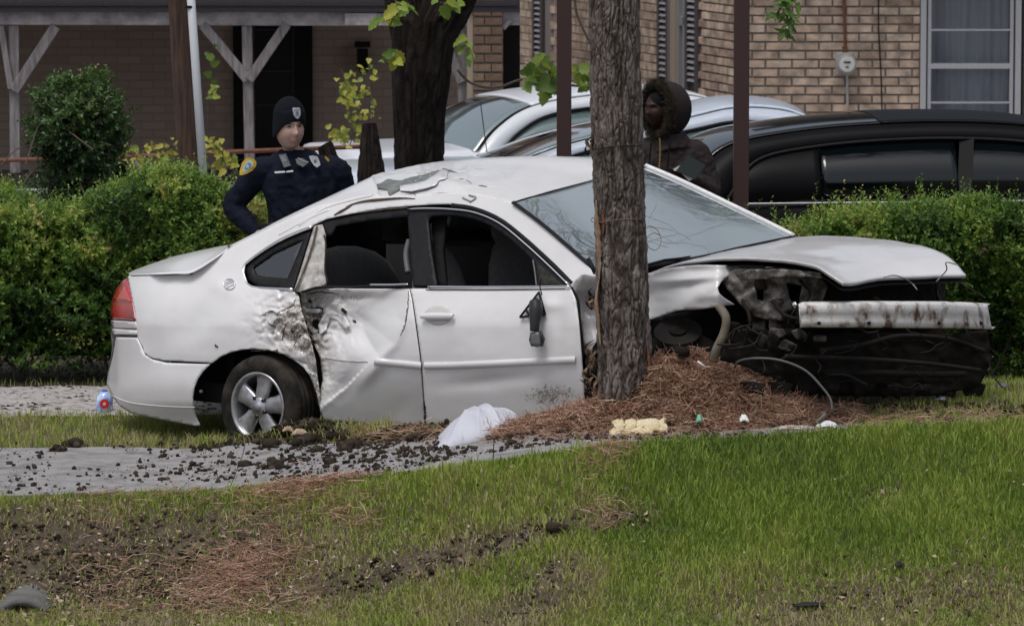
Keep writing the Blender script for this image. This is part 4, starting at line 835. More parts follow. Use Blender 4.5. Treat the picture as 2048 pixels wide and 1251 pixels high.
# hood
H0 = [(1288, 549, .2), (1345, 529, .2), (1405, 520, .2), (1480, 516.5, .19), (1545, 518.5, .17), (1600, 524, .15), (1635, 533, .13), (1660, 549, .11), (1686, 565, .1)]
H0b = [(1330, 536, .35), (1378, 521, .38), (1430, 513, .4), (1500, 510, .4), (1565, 511, .4), (1620, 517, .4), (1660, 528, .4), (1690, 545, .38), (1712, 564, .34)]
H1 = [(1400, 514, .92), (1440, 508, .85), (1485, 501, .8), (1540, 498, .8), (1600, 498, .8), (1660, 503, .8), (1710, 514, .8), (1745, 532, .78), (1765, 554, .72)]
H2 = [(1478, 496, 1.25), (1515, 490, 1.25), (1560, 485, 1.25), (1605, 482, 1.25), (1660, 483, 1.23), (1720, 488, 1.2), (1780, 500, 1.2), (1825, 520, 1.17), (1850, 551, 1.1)]
H3 = [(1588, 474, 1.65), (1622, 472, 1.66), (1660, 471.5, 1.66), (1700, 473, 1.66), (1745, 477, 1.63), (1800, 483, 1.6), (1855, 494, 1.57), (1900, 515, 1.5), (1932, 549, 1.42)]
V, Fq = loft([Crail(q, 90) for q in (H0, H0b, H1, H2, H3)], 90, 70); x, y = proj(V)
d = .007*(ridged(np.stack([x/70., y/18.], -1), 3, 81)-.6)+.016*np.exp(-((x-1655)/55.)**2-((y-520)/14.)**2)*0-.012*gauss(x, y, 1600, 505, 120, 7, .12)+.006*gauss(x, y, 1500, 512, 90, 5, -.1)
V = V+np.stack([0*d, -.3*d, d], -1); hood = mk('hood', V, facecam(V, Fq, (0, 0, 40)), white, car, attrs={'grime': np.clip(.1+.25*gauss(x, y, 1560, 482, 120, 9), 0, 1)}, solid=.006)
# folded lip along the front and near edge of the hood
Gh = V.reshape(90, 70, 3); fr_ = Gh[-1]; ne = Gh[:, 0]
def lip(edge, drop, name):
    k = len(edge); o = np.stack([edge, edge+A3([0, 0, -.35])*drop, edge+A3([0, .25, -1])*drop], 1) if True else 0; v_ = o.reshape(-1, 3); f_ = grid_faces(k, 3); mk(name, v_, facecam(v_, f_), white, hood, attrs={'grime': np.full(len(v_), .3)}, solid=.004)
lip(fr_, .02, 'front_lip'); lip(ne[:], .018, 'side_lip')
m = MB(); m.tube(cat([P(1888, 548, 28.2), P(1925, 568, 28.15), P(1972, 596, 28.1)], 10), .004, 5); m.tube([P(1884, 548, 28.2), P(1908, 575, 28.2)], .004, 5); m.build('hood_strut', trimb, hood)
m = MB(); V4 = V-A3([0, 0, .045]); mk('hood_liner', V4, facecam(V4, Fq, (0, 0, -40)), darkin, hood)

# fender, torn open in front of the wheel
def vfen(x, y):
    v = .10+.10*np.clip((600-y)/60, -.6, 1)*.5+.0*x; v = v+.03*np.sin((x-1300)/34.)*gauss(x, y, 1400, 580, 160, 60)-.05*gauss(x, y, 1400, 590, 60, 22, -.3)
    v = v-.045*gauss(x, y, 1380, 558, 60, 8, -.1)+.012*(ridged(np.stack([x/40., y/22.], -1), 2, 83)-.6)+.15*sstep(1430, 1480, x)+.10*gauss(x, y, 1300, 600, 40, 60)
    return v
fen_o = [(1286, 552)]+cl([(1286, 552), (1330, 538), (1380, 531), (1440, 530), (1482, 532)], 10)[1:]+cl([(1482, 532), (1456, 552), (1436, 572), (1440, 588), (1470, 609)], 10)[1:]+cl([(1470, 609), (1440, 612), (1400, 618), (1360, 620), (1325, 630), (1295, 640)], 10)[1:]+[(1262, 655), (1230, 600), (1240, 560)]
panel('fender', fen_o, vfen, white, step=5, solid=.005, grime=lambda x, y: .15+.25*gauss(x, y, 1320, 630, 60, 12)+.2*gauss(x, y, 1460, 600, 20, 10))
# fender flap between the door and the tree
def vflap(x, y): return .05+.05*np.sin((y-560)/40.)+.10*gauss(x, y, 1190, 600, 22, 20)+.035*np.abs(((x-1145)+(y-590)*.5)/40.)+.03*ridged(np.stack([x/25., y/40.], -1), 2, 88)
panel('fender_flap', [(1141, 574), (1150, 560), (1163, 547), (1180, 549), (1215, 555), (1230, 640), (1200, 668), (1190, 690), (1176, 712), (1170, 706), (1162, 640), (1155, 600)], vflap, white, step=4, solid=.005, grime=lambda x, y: .12+0*x)
line('seam', [(1143, 574), (1156, 600), (1160, 640), (1168, 712)], lambda x, y: .0*x+.03, .007, blackp)

# doors
crease = [(822, 560), (812, 640), (790, 690), (735, 728), (690, 775), (640, 815)]
def vdoorR(x, y):
    v = vd(x, y); dist = cr(x, y, crease)
    # sign: positive towards the hit (up and to the back)
    cx = np.interp(y, [p[1] for p in crease], [p[0] for p in crease]); s = np.where(x < cx, 1, -1)*dist
    v = v + .12*sstep(-6, 110, s)*(1-.5*sstep(600, 575, y)) - .007*np.exp(-(s/9.)**2) + .035*sstep(0, 120, -s)*sstep(700, 850, y)
    v = v + .05*gauss(x, y, 690, 780, 40, 22, -.8)*(s > 0) - .03*gauss(x, y, 745, 740, 40, 14, -.85)
    return v
rd_o = [(600, 588), (618, 580), (650, 577), (735, 577), (818, 577), (824, 600), (832, 660), (840, 720), (846, 790), (850, 850), (792, 850), (730, 846), (668, 841), (648, 838), (641, 822), (636, 800), (645, 760), (641, 720), (628, 680), (612, 640), (603, 612)]
def grd(x, y): return np.clip(grime_f(x, y)+.3*gauss(x, y, 690, 800, 60, 60)*0, 0, .95)
rdoor = panel('rear_door', rd_o, vdoorR, white, step=3.2, solid=.006, grime=grd)
fd_o = [(820, 577), (1141, 574), (1152, 600), (1157, 640), (1162, 700), (1167, 760), (1170, 812), (1110, 822), (1052, 834), (1050, 838), (852, 850), (848, 790), (843, 720), (835, 660), (826, 600)]
def vdoorF(x, y): return vside(x, y)+.004*fbm(np.stack([x/80., y/60.], -1), 3, 92)-.012*gauss(x, y, 1100, 610, 26, 12)+.012*gauss(x, y, 1120, 640, 22, 40)+.012*gauss(x, y, 985, 760, 90, 14, -.1)-.018*sstep(1100, 1165, x)*sstep(640, 560, y)*0
fdoor = panel('front_door', fd_o, vdoorF, white, step=5, solid=.006)
# dark shell behind the door gaps
panel('inner_shell', [(592, 582), (1150, 582), (1164, 700), (1168, 800), (1050, 840), (850, 846), (648, 836), (640, 790), (606, 640)], lambda x, y: vside(x, y)+.19, blackp, step=14, solid=.01)
# rocker below the doors
panel('rocker', [(640, 838), (700, 843), (852, 850), (1050, 838), (1110, 806), (1172, 804), (1172, 816), (1055, 848), (870, 862), (648, 868)], lambda x, y: vside(x, y)+.045, cream, step=8, solid=.01)
# body side moulding
def mould(pts, par, vf, w=.013):
    q = cat(pts, 60); e = vf(q[:, 0], q[:, 1]); n_ = len(q); sec = [(-7, .0), (-6, -.012), (0, -.016), (6, -.012), (7.5, .0)]; V = np.concatenate([C(q[:, 0], q[:, 1]+a, e+b)[:, None] for a, b in sec], 1).reshape(-1, 3)
    return mk('moulding', V, facecam(V, grid_faces(n_, 5)), white, par, attrs={'grime': np.full(len(V), .22)})
mould([(848, 731), (900, 730), (1000, 726), (1080, 722), (1150, 719)], fdoor, vdoorF); mould([(748, 722), (790, 726), (842, 731)], rdoor, vdoorR)
line('moulding_shadow_line', [(650, 715), (690, 721), (735, 723)], lambda x, y: vdoorR(x, y)-.002, .003, cream, rdoor)
# handles
def blob(pts, name, par, m_, vf, ry, rz, k=20):
    q = cat(pts, k); c = C(q[:, 0], q[:, 1], vf(q[:, 0], q[:, 1])); t = np.linspace(-1, 1, k); rr = (1-np.abs(t)**4*.35); T_, X_, Y_ = frames(c); w = np.linspace(0, 2*math.pi, 12, endpoint=False)
    V = c[:, None]+rr[:, None, None]*(np.cos(w)[None, :, None]*ry*(-NIN)[None, None]+np.sin(w)[None, :, None]*rz*A3([0, 0, 1.])[None, None]); f = grid_faces(k, 12, True).tolist()+[tuple(range(12)), tuple((k-1)*12+j for j in range(12))[::-1]]
    return mk(name, V.reshape(-1, 3), f, m_, par, attrs={'grime': np.zeros(k*12)})
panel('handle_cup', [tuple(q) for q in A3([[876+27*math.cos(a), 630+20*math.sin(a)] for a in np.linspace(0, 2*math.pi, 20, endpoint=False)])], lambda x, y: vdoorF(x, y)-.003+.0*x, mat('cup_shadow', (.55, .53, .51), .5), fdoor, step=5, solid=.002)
blob([(842, 632), (876, 632), (907, 632)], 'handle', fdoor, white, lambda x, y: vdoorF(x, y)-.026, .014, .020)
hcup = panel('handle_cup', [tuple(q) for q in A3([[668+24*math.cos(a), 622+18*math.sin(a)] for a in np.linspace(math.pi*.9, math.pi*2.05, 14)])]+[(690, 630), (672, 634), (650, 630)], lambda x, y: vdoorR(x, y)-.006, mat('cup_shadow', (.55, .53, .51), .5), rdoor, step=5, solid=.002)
line('handle_hole', [(633, 617), (645, 620)], lambda x, y: vdoorR(x, y)-.008, .013, blackp, rdoor, k=8); line('handle_hole', [(684, 618), (692, 625)], lambda x, y: vdoorR(x, y)-.008, .010, blackp, rdoor, k=8)
blob([(614, 621), (628, 622), (642, 621)], 'handle', rdoor, white, lambda x, y: vdoorR(x, y)-.024, .012, .014)
# torn flap and cracks round the broken handle
panel('torn_flap', [(648, 628), (664, 622), (690, 632), (700, 650), (690, 660), (676, 642), (660, 636), (652, 660), (640, 668), (636, 650)], lambda x, y: vdoorR(x, y)-.028+.02*np.sin((x-650)/12.), white, rdoor, step=4, solid=.003, grime=lambda x, y: .3+0*x)
jag = mat('torn_edge', (.035, .028, .024), .9)
def crack(pts, r=.004, par=car, vf=None, m_=None, seed=0):
    q = cat(pts, 30); rj = np.random.default_rng(seed); q = q+rj.normal(0, .9, q.shape); vf = vf or vd
    tv, tf = tube(C(q[:, 0], q[:, 1], vf(q[:, 0], q[:, 1])-.002), r*(.35+.65*np.sin(np.linspace(0.1, 3.0, 30)))*rj.uniform(.5, 1.4, 30), 5); return mk('crack', tv, tf, m_ or jag, par)
for i, q in enumerate([[(676, 638), (688, 644), (694, 656)], [(640, 630), (650, 645), (640, 660), (628, 668)], [(645, 650), (636, 664)], [(610, 700), (620, 740), (630, 790)], [(612, 588), (640, 584), (680, 588)]]): crack(q, .0036, rdoor, vdoorR, seed=i)
for i, q in enumerate([[(560, 645), (572, 650), (566, 662), (573, 668)], [(567, 660), (565, 682)], [(520, 632), (545, 622), (560, 634)], [(535, 645), (552, 655)], [(588, 690), (598, 672), (610, 664)], [(500, 702), (540, 700), (580, 712), (612, 726)], [(604, 600), (612, 640), (628, 690)], [(603, 650), (610, 665)], [(555, 625), (585, 610), (592, 596)]]): crack(q, .0034, car, vd, mud, seed=20+i)
crack([(818, 582), (812, 640), (800, 672)], .0035, rdoor, vdoorR, mud, seed=40); crack([(850, 800), (851, 850)], .008, car, lambda x, y: vside(x, y)+.005, jag, seed=41)
for i, (a, b) in enumerate([(600, 628), (582, 660), (617, 600), (706, 640), (552, 700), (430, 690)]): crack([(a, b), (a+5, b+4)], .004, car if a < 600 else rdoor, vd if a < 600 else vdoorR, jag, 50+i)
# round emblem on the pillar: ring with a leaping bar
q = A3([[459+11.5*math.cos(a), 568+10.5*math.sin(a)] for a in np.linspace(0, 2*math.pi, 30)]); tv, tf = tube(C(q[:, 0], q[:, 1], vd(q[:, 0], q[:, 1])-.004), .0028, 6); em = mk('emblem', tv, tf, chrome, car)
m = MB()
for s in ([(449, 572), (458, 566), (469, 561)], [(451, 577), (460, 571), (468, 568)], [(448, 568), (456, 563), (463, 559)]): q = cat(s, 8); m.tube(C(q[:, 0], q[:, 1], vd(q[:, 0], q[:, 1])-.005), .0028, 5)
m.build('emblem_bar', chrome, em)

# window surrounds
def vframe(x, y): return vside(x, y)+.012
ring_q = [(488, 530)]+cl([(488, 530), (540, 492), (600, 463), (624, 455)], 9)[1:]+[(604, 520), (586, 578), (522, 575), (497, 560)]
qw = panel('quarter_window', [(500, 534)]+cl([(500, 534), (545, 500), (600, 473), (614, 468)], 7)[1:]+[(596, 520), (578, 566), (530, 564), (506, 556)], lambda x, y: vside(x, y)+.03, glk, step=10, solid=.004)
panel('seal', ring_q, lambda x, y: vside(x, y)+.02, trimb, qw, step=8, holes=[[(506, 535), (545, 507), (598, 482), (606, 479), (590, 520), (574, 556), (530, 553), (512, 549)]], solid=.006)
line('chrome_trim', cl([(624, 453), (600, 461), (560, 479), (520, 504), (490, 528), (486, 540), (494, 566), (512, 574), (560, 577), (586, 578)], 34), lambda x, y: vside(x, y)+.004, .0065, chrome, qw)
panel('door_pillar', [(628, 452), (652, 446), (650, 480), (648, 520), (652, 566), (640, 574), (600, 584), (588, 580), (606, 524)], lambda x, y: vside(x, y)+.01+.02*(ridged(np.stack([x/18., y/30.], -1), 2, 97)-.5), cream, rdoor, step=4, solid=.01)
line('crease', [(634, 452), (622, 500), (600, 560), (590, 580)], lambda x, y: vside(x, y)+.0, .006, mud, rdoor); line('crease', [(648, 470), (652, 490), (650, 540), (656, 564)], lambda x, y: vside(x, y)+.0, .005, jag, rdoor)
panel('window_frame', [(644, 444), (740, 424), (818, 414), (820, 432), (740, 440), (672, 452), (662, 470), (652, 470)], lambda x, y: vside(x, y)+.012, trimb, rdoor, step=7, solid=.01)
line('chrome_trim', [(640, 440), (700, 428), (760, 420), (815, 415)], lambda x, y: vside(x, y)+.004, .003, mud, rdoor)
line('belt_trim', [(604, 584), (640, 574), (700, 574), (740, 572), (816, 571)], lambda x, y: vside(x, 575+0*y)-.004, .0085, trimb, rdoor); line('chrome_trim', [(740, 569), (780, 569), (816, 568)], lambda x, y: vside(x, 575+0*y)-.010, .006, chrome, rdoor)
# front door glass frame: broad black upright, arched chrome
fr_o = [(814, 419)]+cl([(814, 419), (850, 416), (900, 417), (950, 424), (1000, 446), (1050, 486), (1100, 532), (1140, 570)], 18)[1:]+[(1128, 573), (1072, 573), (1066, 530), (1062, 516)]+cl([(1062, 516), (1030, 486), (990, 456), (950, 438), (905, 430), (862, 432)], 12)[1:]+[(856, 440), (862, 500), (874, 572), (826, 572), (820, 500)]
panel('window_frame', fr_o, vframe, trimb, fdoor, step=6, solid=.018)
line('chrome_trim', [(816, 418), (850, 416.5), (900, 418), (950, 425), (1000, 447), (1050, 487), (1098, 531), (1138, 570)], lambda x, y: vside(x, y)-.002, .0062, chrome, fdoor)
line('chrome_trim', [(856, 573), (960, 573.5), (1060, 573), (1140, 572)], lambda x, y: vside(x, 575+0*y)-.012, .0062, chrome, fdoor); line('belt_trim', [(852, 579), (960, 580), (1060, 579), (1130, 577)], lambda x, y: vdoorF(x, y)-.001, .003, trimb, fdoor)
line('drip_channel', [(905, 411), (950, 418), (1002, 440), (1055, 481), (1105, 527), (1146, 568)], lambda x, y: vside(x, y)+.012, .017, blackp, k=60)
panel('quarter_glass_panel', [(1072, 522), (1126, 570), (1078, 570)], lambda x, y: vside(x, y)+.006, mat('speckled_black', (.02, .018, .018), .8, bump=1, bscale=60, col2=(.06, .055, .05), scale=40), fdoor, step=6, solid=.004)
line('divider', [(1066, 520), (1070, 545), (1073, 571)], lambda x, y: vside(x, y)-.002, .0055, mat('dark_grey_bar', (.08, .08, .085), .4), fdoor)
# inner B pillar and pale far frame seen through the front window
panel('b_pillar', [(862, 434), (893, 432), (884, 500), (892, 572), (866, 572), (868, 500)], lambda x, y: vside(x, y)+.10, darkin, step=12, solid=.03)
line('pillar_trim', [(872, 440), (862, 462), (866, 480)], lambda x, y: vside(x, y)+.16, .02, mat('pale_plastic', (.42, .40, .37), .6)); line('pillar_trim', [(900, 432), (886, 470), (882, 520), (892, 572)], lambda x, y: vside(x, y)+.13, .018, mat('grey_plastic', (.10, .095, .10), .6))
line('belt_pad', [(818, 480), (812, 510), (816, 545)], lambda x, y: vside(x, y)+.12, .018, MATS['grey_plastic'])

# mirror torn off and hanging down by its cable
mr = MB(); vm = -.02
for a, b in (([(1078, 584), (1040, 634)]), ([(1040, 634), (1090, 628)]), ([(1078, 584), (1090, 628)]), ([(1062, 606), (1074, 632)]), ([(1052, 620), (1062, 634)]), ([(1070, 595), (1086, 612)])):
    q = A3([a, b], float); mr.tube(C(q[:, 0], q[:, 1], vside(q[:, 0], q[:, 1])+vm), .0075, 6)
mirror = mr.build('mirror_bracket', blackp, fdoor, smooth=True)
q = cat([(1083, 556), (1080, 572), (1084, 590)], 10); tv, tf = tube(C(q[:, 0], q[:, 1], .0), .0035, 5); mk('cable', tv, tf, blackp, mirror)
gp = mat('grey_black_plastic', (.035, .036, .038), .4, var=.1)
q = cat([(1071, 603), (1072, 620), (1070, 640), (1069, 662)], 16); tv, tf = tube(C(q[:, 0], q[:, 1], vside(q[:, 0], q[:, 1])-.06), np.interp(np.linspace(0, 1, 16), [0, .3, .7, 1], [.036, .040, .030, .026]), 14); mk('mirror_arm', tv, tf, gp, mirror)
q = A3([[1072, 663], [1074, 678], [1074, 692]]); tv, tf = tube(C(q[:, 0], q[:, 1], vside(q[:, 0], q[:, 1])-.06), [.032, .046, .034], 16); mk('mirror_shell', tv, tf, gp, mirror)
panel('mirror_face', [(1062, 668), (1076, 664), (1080, 690), (1072, 694), (1060, 688)], lambda x, y: vside(x, y)-.108, mat('light_plastic', (.12, .12, .125), .3), mirror, step=6, solid=.01)

# cabin: floor, seats, far side, dash
def CB(s, v, z):                                     # car axes: s forward from the rear wheel, v across, z up
    return A0*A3([1, 1, 0])+FWD*s+NIN*v+A3([0, 0, z])
V = A3([CB(s, v, z) for (s, v, z) in [(-.4, .15, .32), (2.2, .15, .42), (2.2, 1.7, .42), (-.4, 1.7, .32)]]); mk('cabin_floor', V, [(0, 1, 2, 3)], darkin, car, solid=.02)
RC = np.stack([FWD, NIN, A3([0, 0, 1.])], 1)
def seat(s, v, z, tilt=.18):
    m = MB(); ty = A3([[math.cos(tilt), 0, -math.sin(tilt)], [0, 1, 0], [math.sin(tilt), 0, math.cos(tilt)]]); R = RC @ ty
    m.ell(CB(s+.25, v, z+.16), (.27, .25, .10), 16, RC); m.ell(CB(s-.06, v, z+.48), (.085, .25, .36), 16, R); m.ell(CB(s-.14, v, z+.84), (.06, .13, .10), 12, R)
    return m.build('seat', seatm, car, smooth=True)
seat(1.02, .5, .42); seat(1.02, 1.25, .42); 
m = MB(); m.ell(CB(.15, .9, .58), (.3, .62, .11), 18, RC); m.ell(CB(-.12, .9, .82), (.09, .62, .32), 18, RC); m.build('rear_bench', seatm, car, smooth=True)
m = MB(); m.beam(CB(-.38, .2, .55), CB(-.38, 1.68, .55), .05, .3); m.beam(CB(-.36, .25, .9), CB(-.36, 1.66, .9), .05, .42); m.beam(CB(-.30, .42, 1.17), CB(-.30, 1.55, 1.17), .05, .26); m.build('cabin_blackout', darkin, car)  # dark panels added so the view through the rear glass stays dark
m = MB(); m.box(CB(2.12, .9, .92), (.45, 1.35, .22), RC); m.build('dashboard', mat('dash_plastic', (.03, .03, .032), .7), car, bevel=.04)
m = MB(); w = np.linspace(0, 2*math.pi, 24); m.tube(A3([CB(1.78+.08*math.sin(a), 1.25+.18*math.cos(a), 1.0+.17*math.sin(a)) for a in w]), .013, 8); m.build('steering_wheel', blackp, car, smooth=True)
V = A3([CB(s, 1.73, z) for s, z in [(-.8, .35), (2.5, .35), (2.4, 1.16), (-.8, 1.06)]]); mk('far_door_trim', V, [(0, 1, 2, 3)], mat('charcoal_trim', (.03, .028, .03), .9), car, solid=.01)
far = [(-1.05, .98), (-1.0, .35), (-.35, .3), (-.3, .62), (.3, .62), (.35, .3), (2.3, .34), (2.4, .6), (3.0, .62), (3.1, 1.0), (2.2, 1.14), (.0, 1.06), (-.6, 1.0)]
V = A3([CB(s, 1.82, z+.05) for s, z in far]); mk('far_side', V, [tuple(range(len(far)))], white, car, smooth=False, solid=.02, attrs={'grime': np.zeros(len(V))})
for s0_, s1_ in ((-.45, .05), (.62, .72), (1.2, 1.3), ):
    m = MB(); m.beam(CB(s0_ if s0_ > -.2 else -.1, 1.76, 1.08), CB(s1_, 1.52, 1.55), .06, .05); m.build('far_pillar_post', darkin, car)
V = A3([CB(s, v, z) for s, v, z in [(-.75, 1.77, 1.03), (2.3, 1.77, 1.18), (1.5, 1.56, 1.60), (.3, 1.54, 1.60), (-.5, 1.6, 1.4)]]); mk('far_glass', V, [(0, 1, 2, 3, 4)], glass('darkened_far_glass', (.05, .065, .065), .9, .2, .15), car)  # far glass nearly opaque black: the cabin's dimness is put into its colour
m = MB(); m.box(CB(.9, .9, .3), (3.9, 1.5, .12), RC); m.build('underbody', blackp, car)
m = MB(); m.box(CB(-.72, .95, .5), (.5, 1.2, .5), RC); m.box(CB(0, 1.05, .55), (.85, 1.2, .45), RC); m.build('wheel_well', blackp, car)

# ---- rear wheel, wrenched out of line
def wheel(c, nrm, R, wd, parent, rimm, tyrem):
    nrm = A3(nrm)/np.linalg.norm(nrm); up = A3([0, 0, 1.])-nrm*nrm[2]; up /= np.linalg.norm(up); sd = np.cross(up, nrm); c = A3(c)
    def ring(prof, n=72, disp=None):
        w = np.linspace(0, 2*math.pi, n, endpoint=False); V = []
        for r_, d_ in prof: V.append(c+nrm*d_+r_*(np.cos(w)[:, None]*sd+np.sin(w)[:, None]*up))
        V = np.stack(V, 0); return V.reshape(-1, 3), grid_faces(len(prof), n, True)
    R2_ = R; prof = [(R*.66, wd/2-.012), (R*.68, wd/2), (R*.74, wd/2+.006), (R*.86, wd/2+.008), (R*.94, wd/2-.004), (R*.975, wd/2-.018)]
    for k in range(1, 5):
        d_ = wd/2-.018-k*(wd-.036)/5; prof += [(R, d_+.010), (R*.985, d_+.005), (R*.985, d_-.001), (R, d_-.005)]
    prof += [(R*.97, -wd/2+.015), (R*.86, -wd/2-.006), (R*.7, -wd/2), (R*.66, -wd/2+.01)]
    V, Fq = ring(prof, 120); ty = mk('tyre', V, Fq, tyrem, parent)
    rr = R*.66; V, Fq = ring([(rr, wd/2-.014), (rr+.006, wd/2+.004), (rr-.004, wd/2+.007), (rr-.016, wd/2-.002), (rr-.022, wd/2-.03), (rr-.03, wd/2-.10), (rr-.03, -wd/2)], 72); rim = mk('rim', V, Fq, rimm, parent)
    V, Fq = ring([(rr-.032, wd/2-.105), (.001, wd/2-.105)], 40); mk('brake_shadow_plate', V, Fq, blackp, parent)
    V, Fq = ring([(rr*.62, wd/2-.085), (rr*.62, wd/2-.095)], 40); 
    d0 = wd/2-.008
    for k in range(5):
        a = math.radians(90+72*k-8); m = MB(); pts = []
        def q(r_, t_, dd): return c+nrm*(d0+dd)+sd*(r_*math.cos(a)-t_*math.sin(a))+up*(r_*math.sin(a)+t_*math.cos(a))
        w0_, w1_ = .052*R/.33, .078*R/.33; rs = [(.035, w0_*.7, .0), (.08, w0_, -.004), (rr*.62, w0_*1.08, -.010), (rr-.014, w1_, -.012)]
        Vv = []
        for r_, t_, dd in rs: Vv += [q(r_, -t_, dd-.012), q(r_, -t_*.72, dd), q(r_, t_*.72, dd), q(r_, t_, dd-.012), q(r_, t_, dd-.035), q(r_, -t_, dd-.035)]
        mk('spoke', Vv, grid_faces(4, 6, True), rimm, rim, smooth=False)
    V, Fq = ring([(.058, d0-.03), (.058, d0), (.050, d0+.008), (.028, d0+.008), (.026, d0+.012), (.001, d0+.013)], 24); mk('hub', V, Fq, rimm, rim)
    for k in range(5):
        a = math.radians(90+72*k+28); p = c+nrm*(d0+.004)+(sd*math.cos(a)+up*math.sin(a))*.057; V, Fq = tube([p-nrm*.02, p+nrm*.006], .012, 10); nh = mk('lug_nut', V, Fq, mat('lug_dark', (.05, .05, .052), .3, metal=.7), rim)
    return ty, rim
tyrem = mat('tyre_rubber', (.010, .010, .010), .85, bump=.5, bscale=50, stops=[(.4, (.011, .011, .010)), (.7, (.055, .045, .036))], scale=9)
rimm = mat('alloy', (.42, .42, .44), .32, metal=.75, stops=[(.35, (.26, .25, .25)), (.6, (.46, .46, .48))], scale=14)
wa = math.radians(38); wn_dir = A3([-math.sin(wa), -math.cos(wa), .05])
wc = C(519, 813, -.02)
wroot = thing('rear_wheel', wc, None, None) if False else None
ty, rim = wheel(wc+wn_dir*-.10, wn_dir, .305, .235, car, rimm, tyrem)
m = MB(); m.tube([wc-wn_dir*.05, wc-wn_dir*.9], .05, 12); m.build('axle', blackp, car)
m = MB(); m.ell(C(402, 782, .1), (.012, .012, .01), 8); m.build('clip', mat('pale_clip', (.6, .6, .6), .5), car)
# far rear wheel and both front wheels
wheel(CB(0, 1.65, .32), [-wn_dir[0], -wn_dir[1], 0], .31, .2, car, rimm, tyrem)
fw = P(1362, 768, 27.72); wheel(fw, A3([-.35, -.9, .25]), .30, .2, car, mat('brake_metal', (.10, .095, .09), .5, metal=.6), tyrem)
wheel(CB(2.75, 1.65, .62), [math.sin(TH), math.cos(TH), 0], .31, .2, car, rimm, tyrem)

# ---- exposed front end
guts = mat('dirty_metal', (.12, .11, .10), .8, bump=.9, bscale=25, spec=.2, stops=[(.32, (.02, .016, .014)), (.48, (.10, .09, .082)), (.62, (.26, .24, .22)), (.8, (.40, .38, .36))], scale=13)
darkg = mat('grimy_black', (.008, .007, .006), .85, bump=.8, bscale=22, col2=(.022, .018, .015), scale=10)
def pan(name, pts, D0, D1, m_, step=7, bumpv=.02, seed=1, par=car, solid=.01, holes=()):
    V2, Fq = cdt(pts, step, holes); px, py = V2[:, 0], V2[:, 1]; x0_, x1_ = px.min(), px.max(); D_ = D0+(D1-D0)*(px-x0_)/(x1_-x0_)+bumpv*(ridged(np.stack([px/26., py/20.], -1), 3, seed)-.6)
    V = P(px, py, D_); return mk(name, V, facecam(V, Fq), m_, par, solid=solid, attrs={'grime': np.full(len(V), .35)})
pan('inner_fender', [(1440, 560), (1470, 538), (1560, 534), (1640, 548), (1655, 575), (1640, 610), (1600, 612), (1590, 640), (1540, 640), (1500, 630), (1478, 606)], 27.5, 27.3, guts, 5, .05, 101, holes=[[(1512, 570), (1532, 570), (1530, 602), (1514, 600)], [(1572, 566), (1604, 570), (1598, 604), (1580, 602)]])
pan('apron_rail', [(1470, 548), (1500, 540), (1560, 538), (1640, 545), (1644, 556), (1580, 552), (1530, 558), (1480, 560)], 27.35, 27.1, guts, 5, .03, 102)
pan('engine_bay_wall', [(1300, 555), (1650, 540), (1890, 548), (1890, 800), (1640, 800), (1300, 800)], 28.6, 28.6, darkg, 12, .06, 103)
V = A3([P(1400, 800, 27.9), P(1900, 800, 28.0), P(1900, 640, 28.6), P(1300, 640, 28.4)])
pan('radiator_support', [(1640, 560), (1700, 566), (1720, 560), (1880, 552), (1884, 606), (1600, 606), (1610, 585)], 27.55, 28.35, darkg, 8, .03, 104)
m = MB()
for k in range(7): a = 1655+k*36; m.tube([P(a, 566, 27.5+.11*k), P(a+4, 604, 27.5+.11*k)], .006, 5)
m.tube([P(1650, 574, 27.5), P(1880, 562, 28.3)], .008, 6); m.build('grille_bar', darkg, car)
pan('lower_valance', [(1470, 655), (1560, 660), (1640, 668), (1760, 664), (1900, 668), (1975, 660), (1985, 720), (1960, 770), (1935, 778), (1860, 792), (1700, 792), (1600, 790), (1500, 735), (1440, 720), (1450, 680)], 27.3, 28.1, darkg, 7, .05, 105)
def fold(pts, r, m_, name, par=car): q = cat(pts, 24); tv, tf = tube(P(q[:, 0], q[:, 1], q[:, 2]), r, 8); return mk(name, tv, tf, m_, par)
fold([(1640, 700, 27.3), (1720, 690, 27.4), (1800, 672, 27.6), (1900, 678, 27.9), (1968, 702, 28.05)], .014, mat('worn_black', (.022, .020, .019), .7), 'undertray_edge')
fold([(1570, 712, 27.2), (1700, 716, 27.3), (1850, 726, 27.6), (1960, 740, 27.9)], .012, MATS['worn_black'], 'undertray_edge')
fold([(1650, 745, 27.3), (1750, 745, 27.4), (1850, 748, 27.6), (1930, 748, 27.8)], .02, darkg, 'crossmember')
pan('front_tyre_shadow_liner', [(1290, 640), (1330, 628), (1400, 620), (1440, 616), (1450, 650), (1430, 690), (1400, 690), (1300, 680)], 28.1, 28.2, blackp, 10, .02, 106)
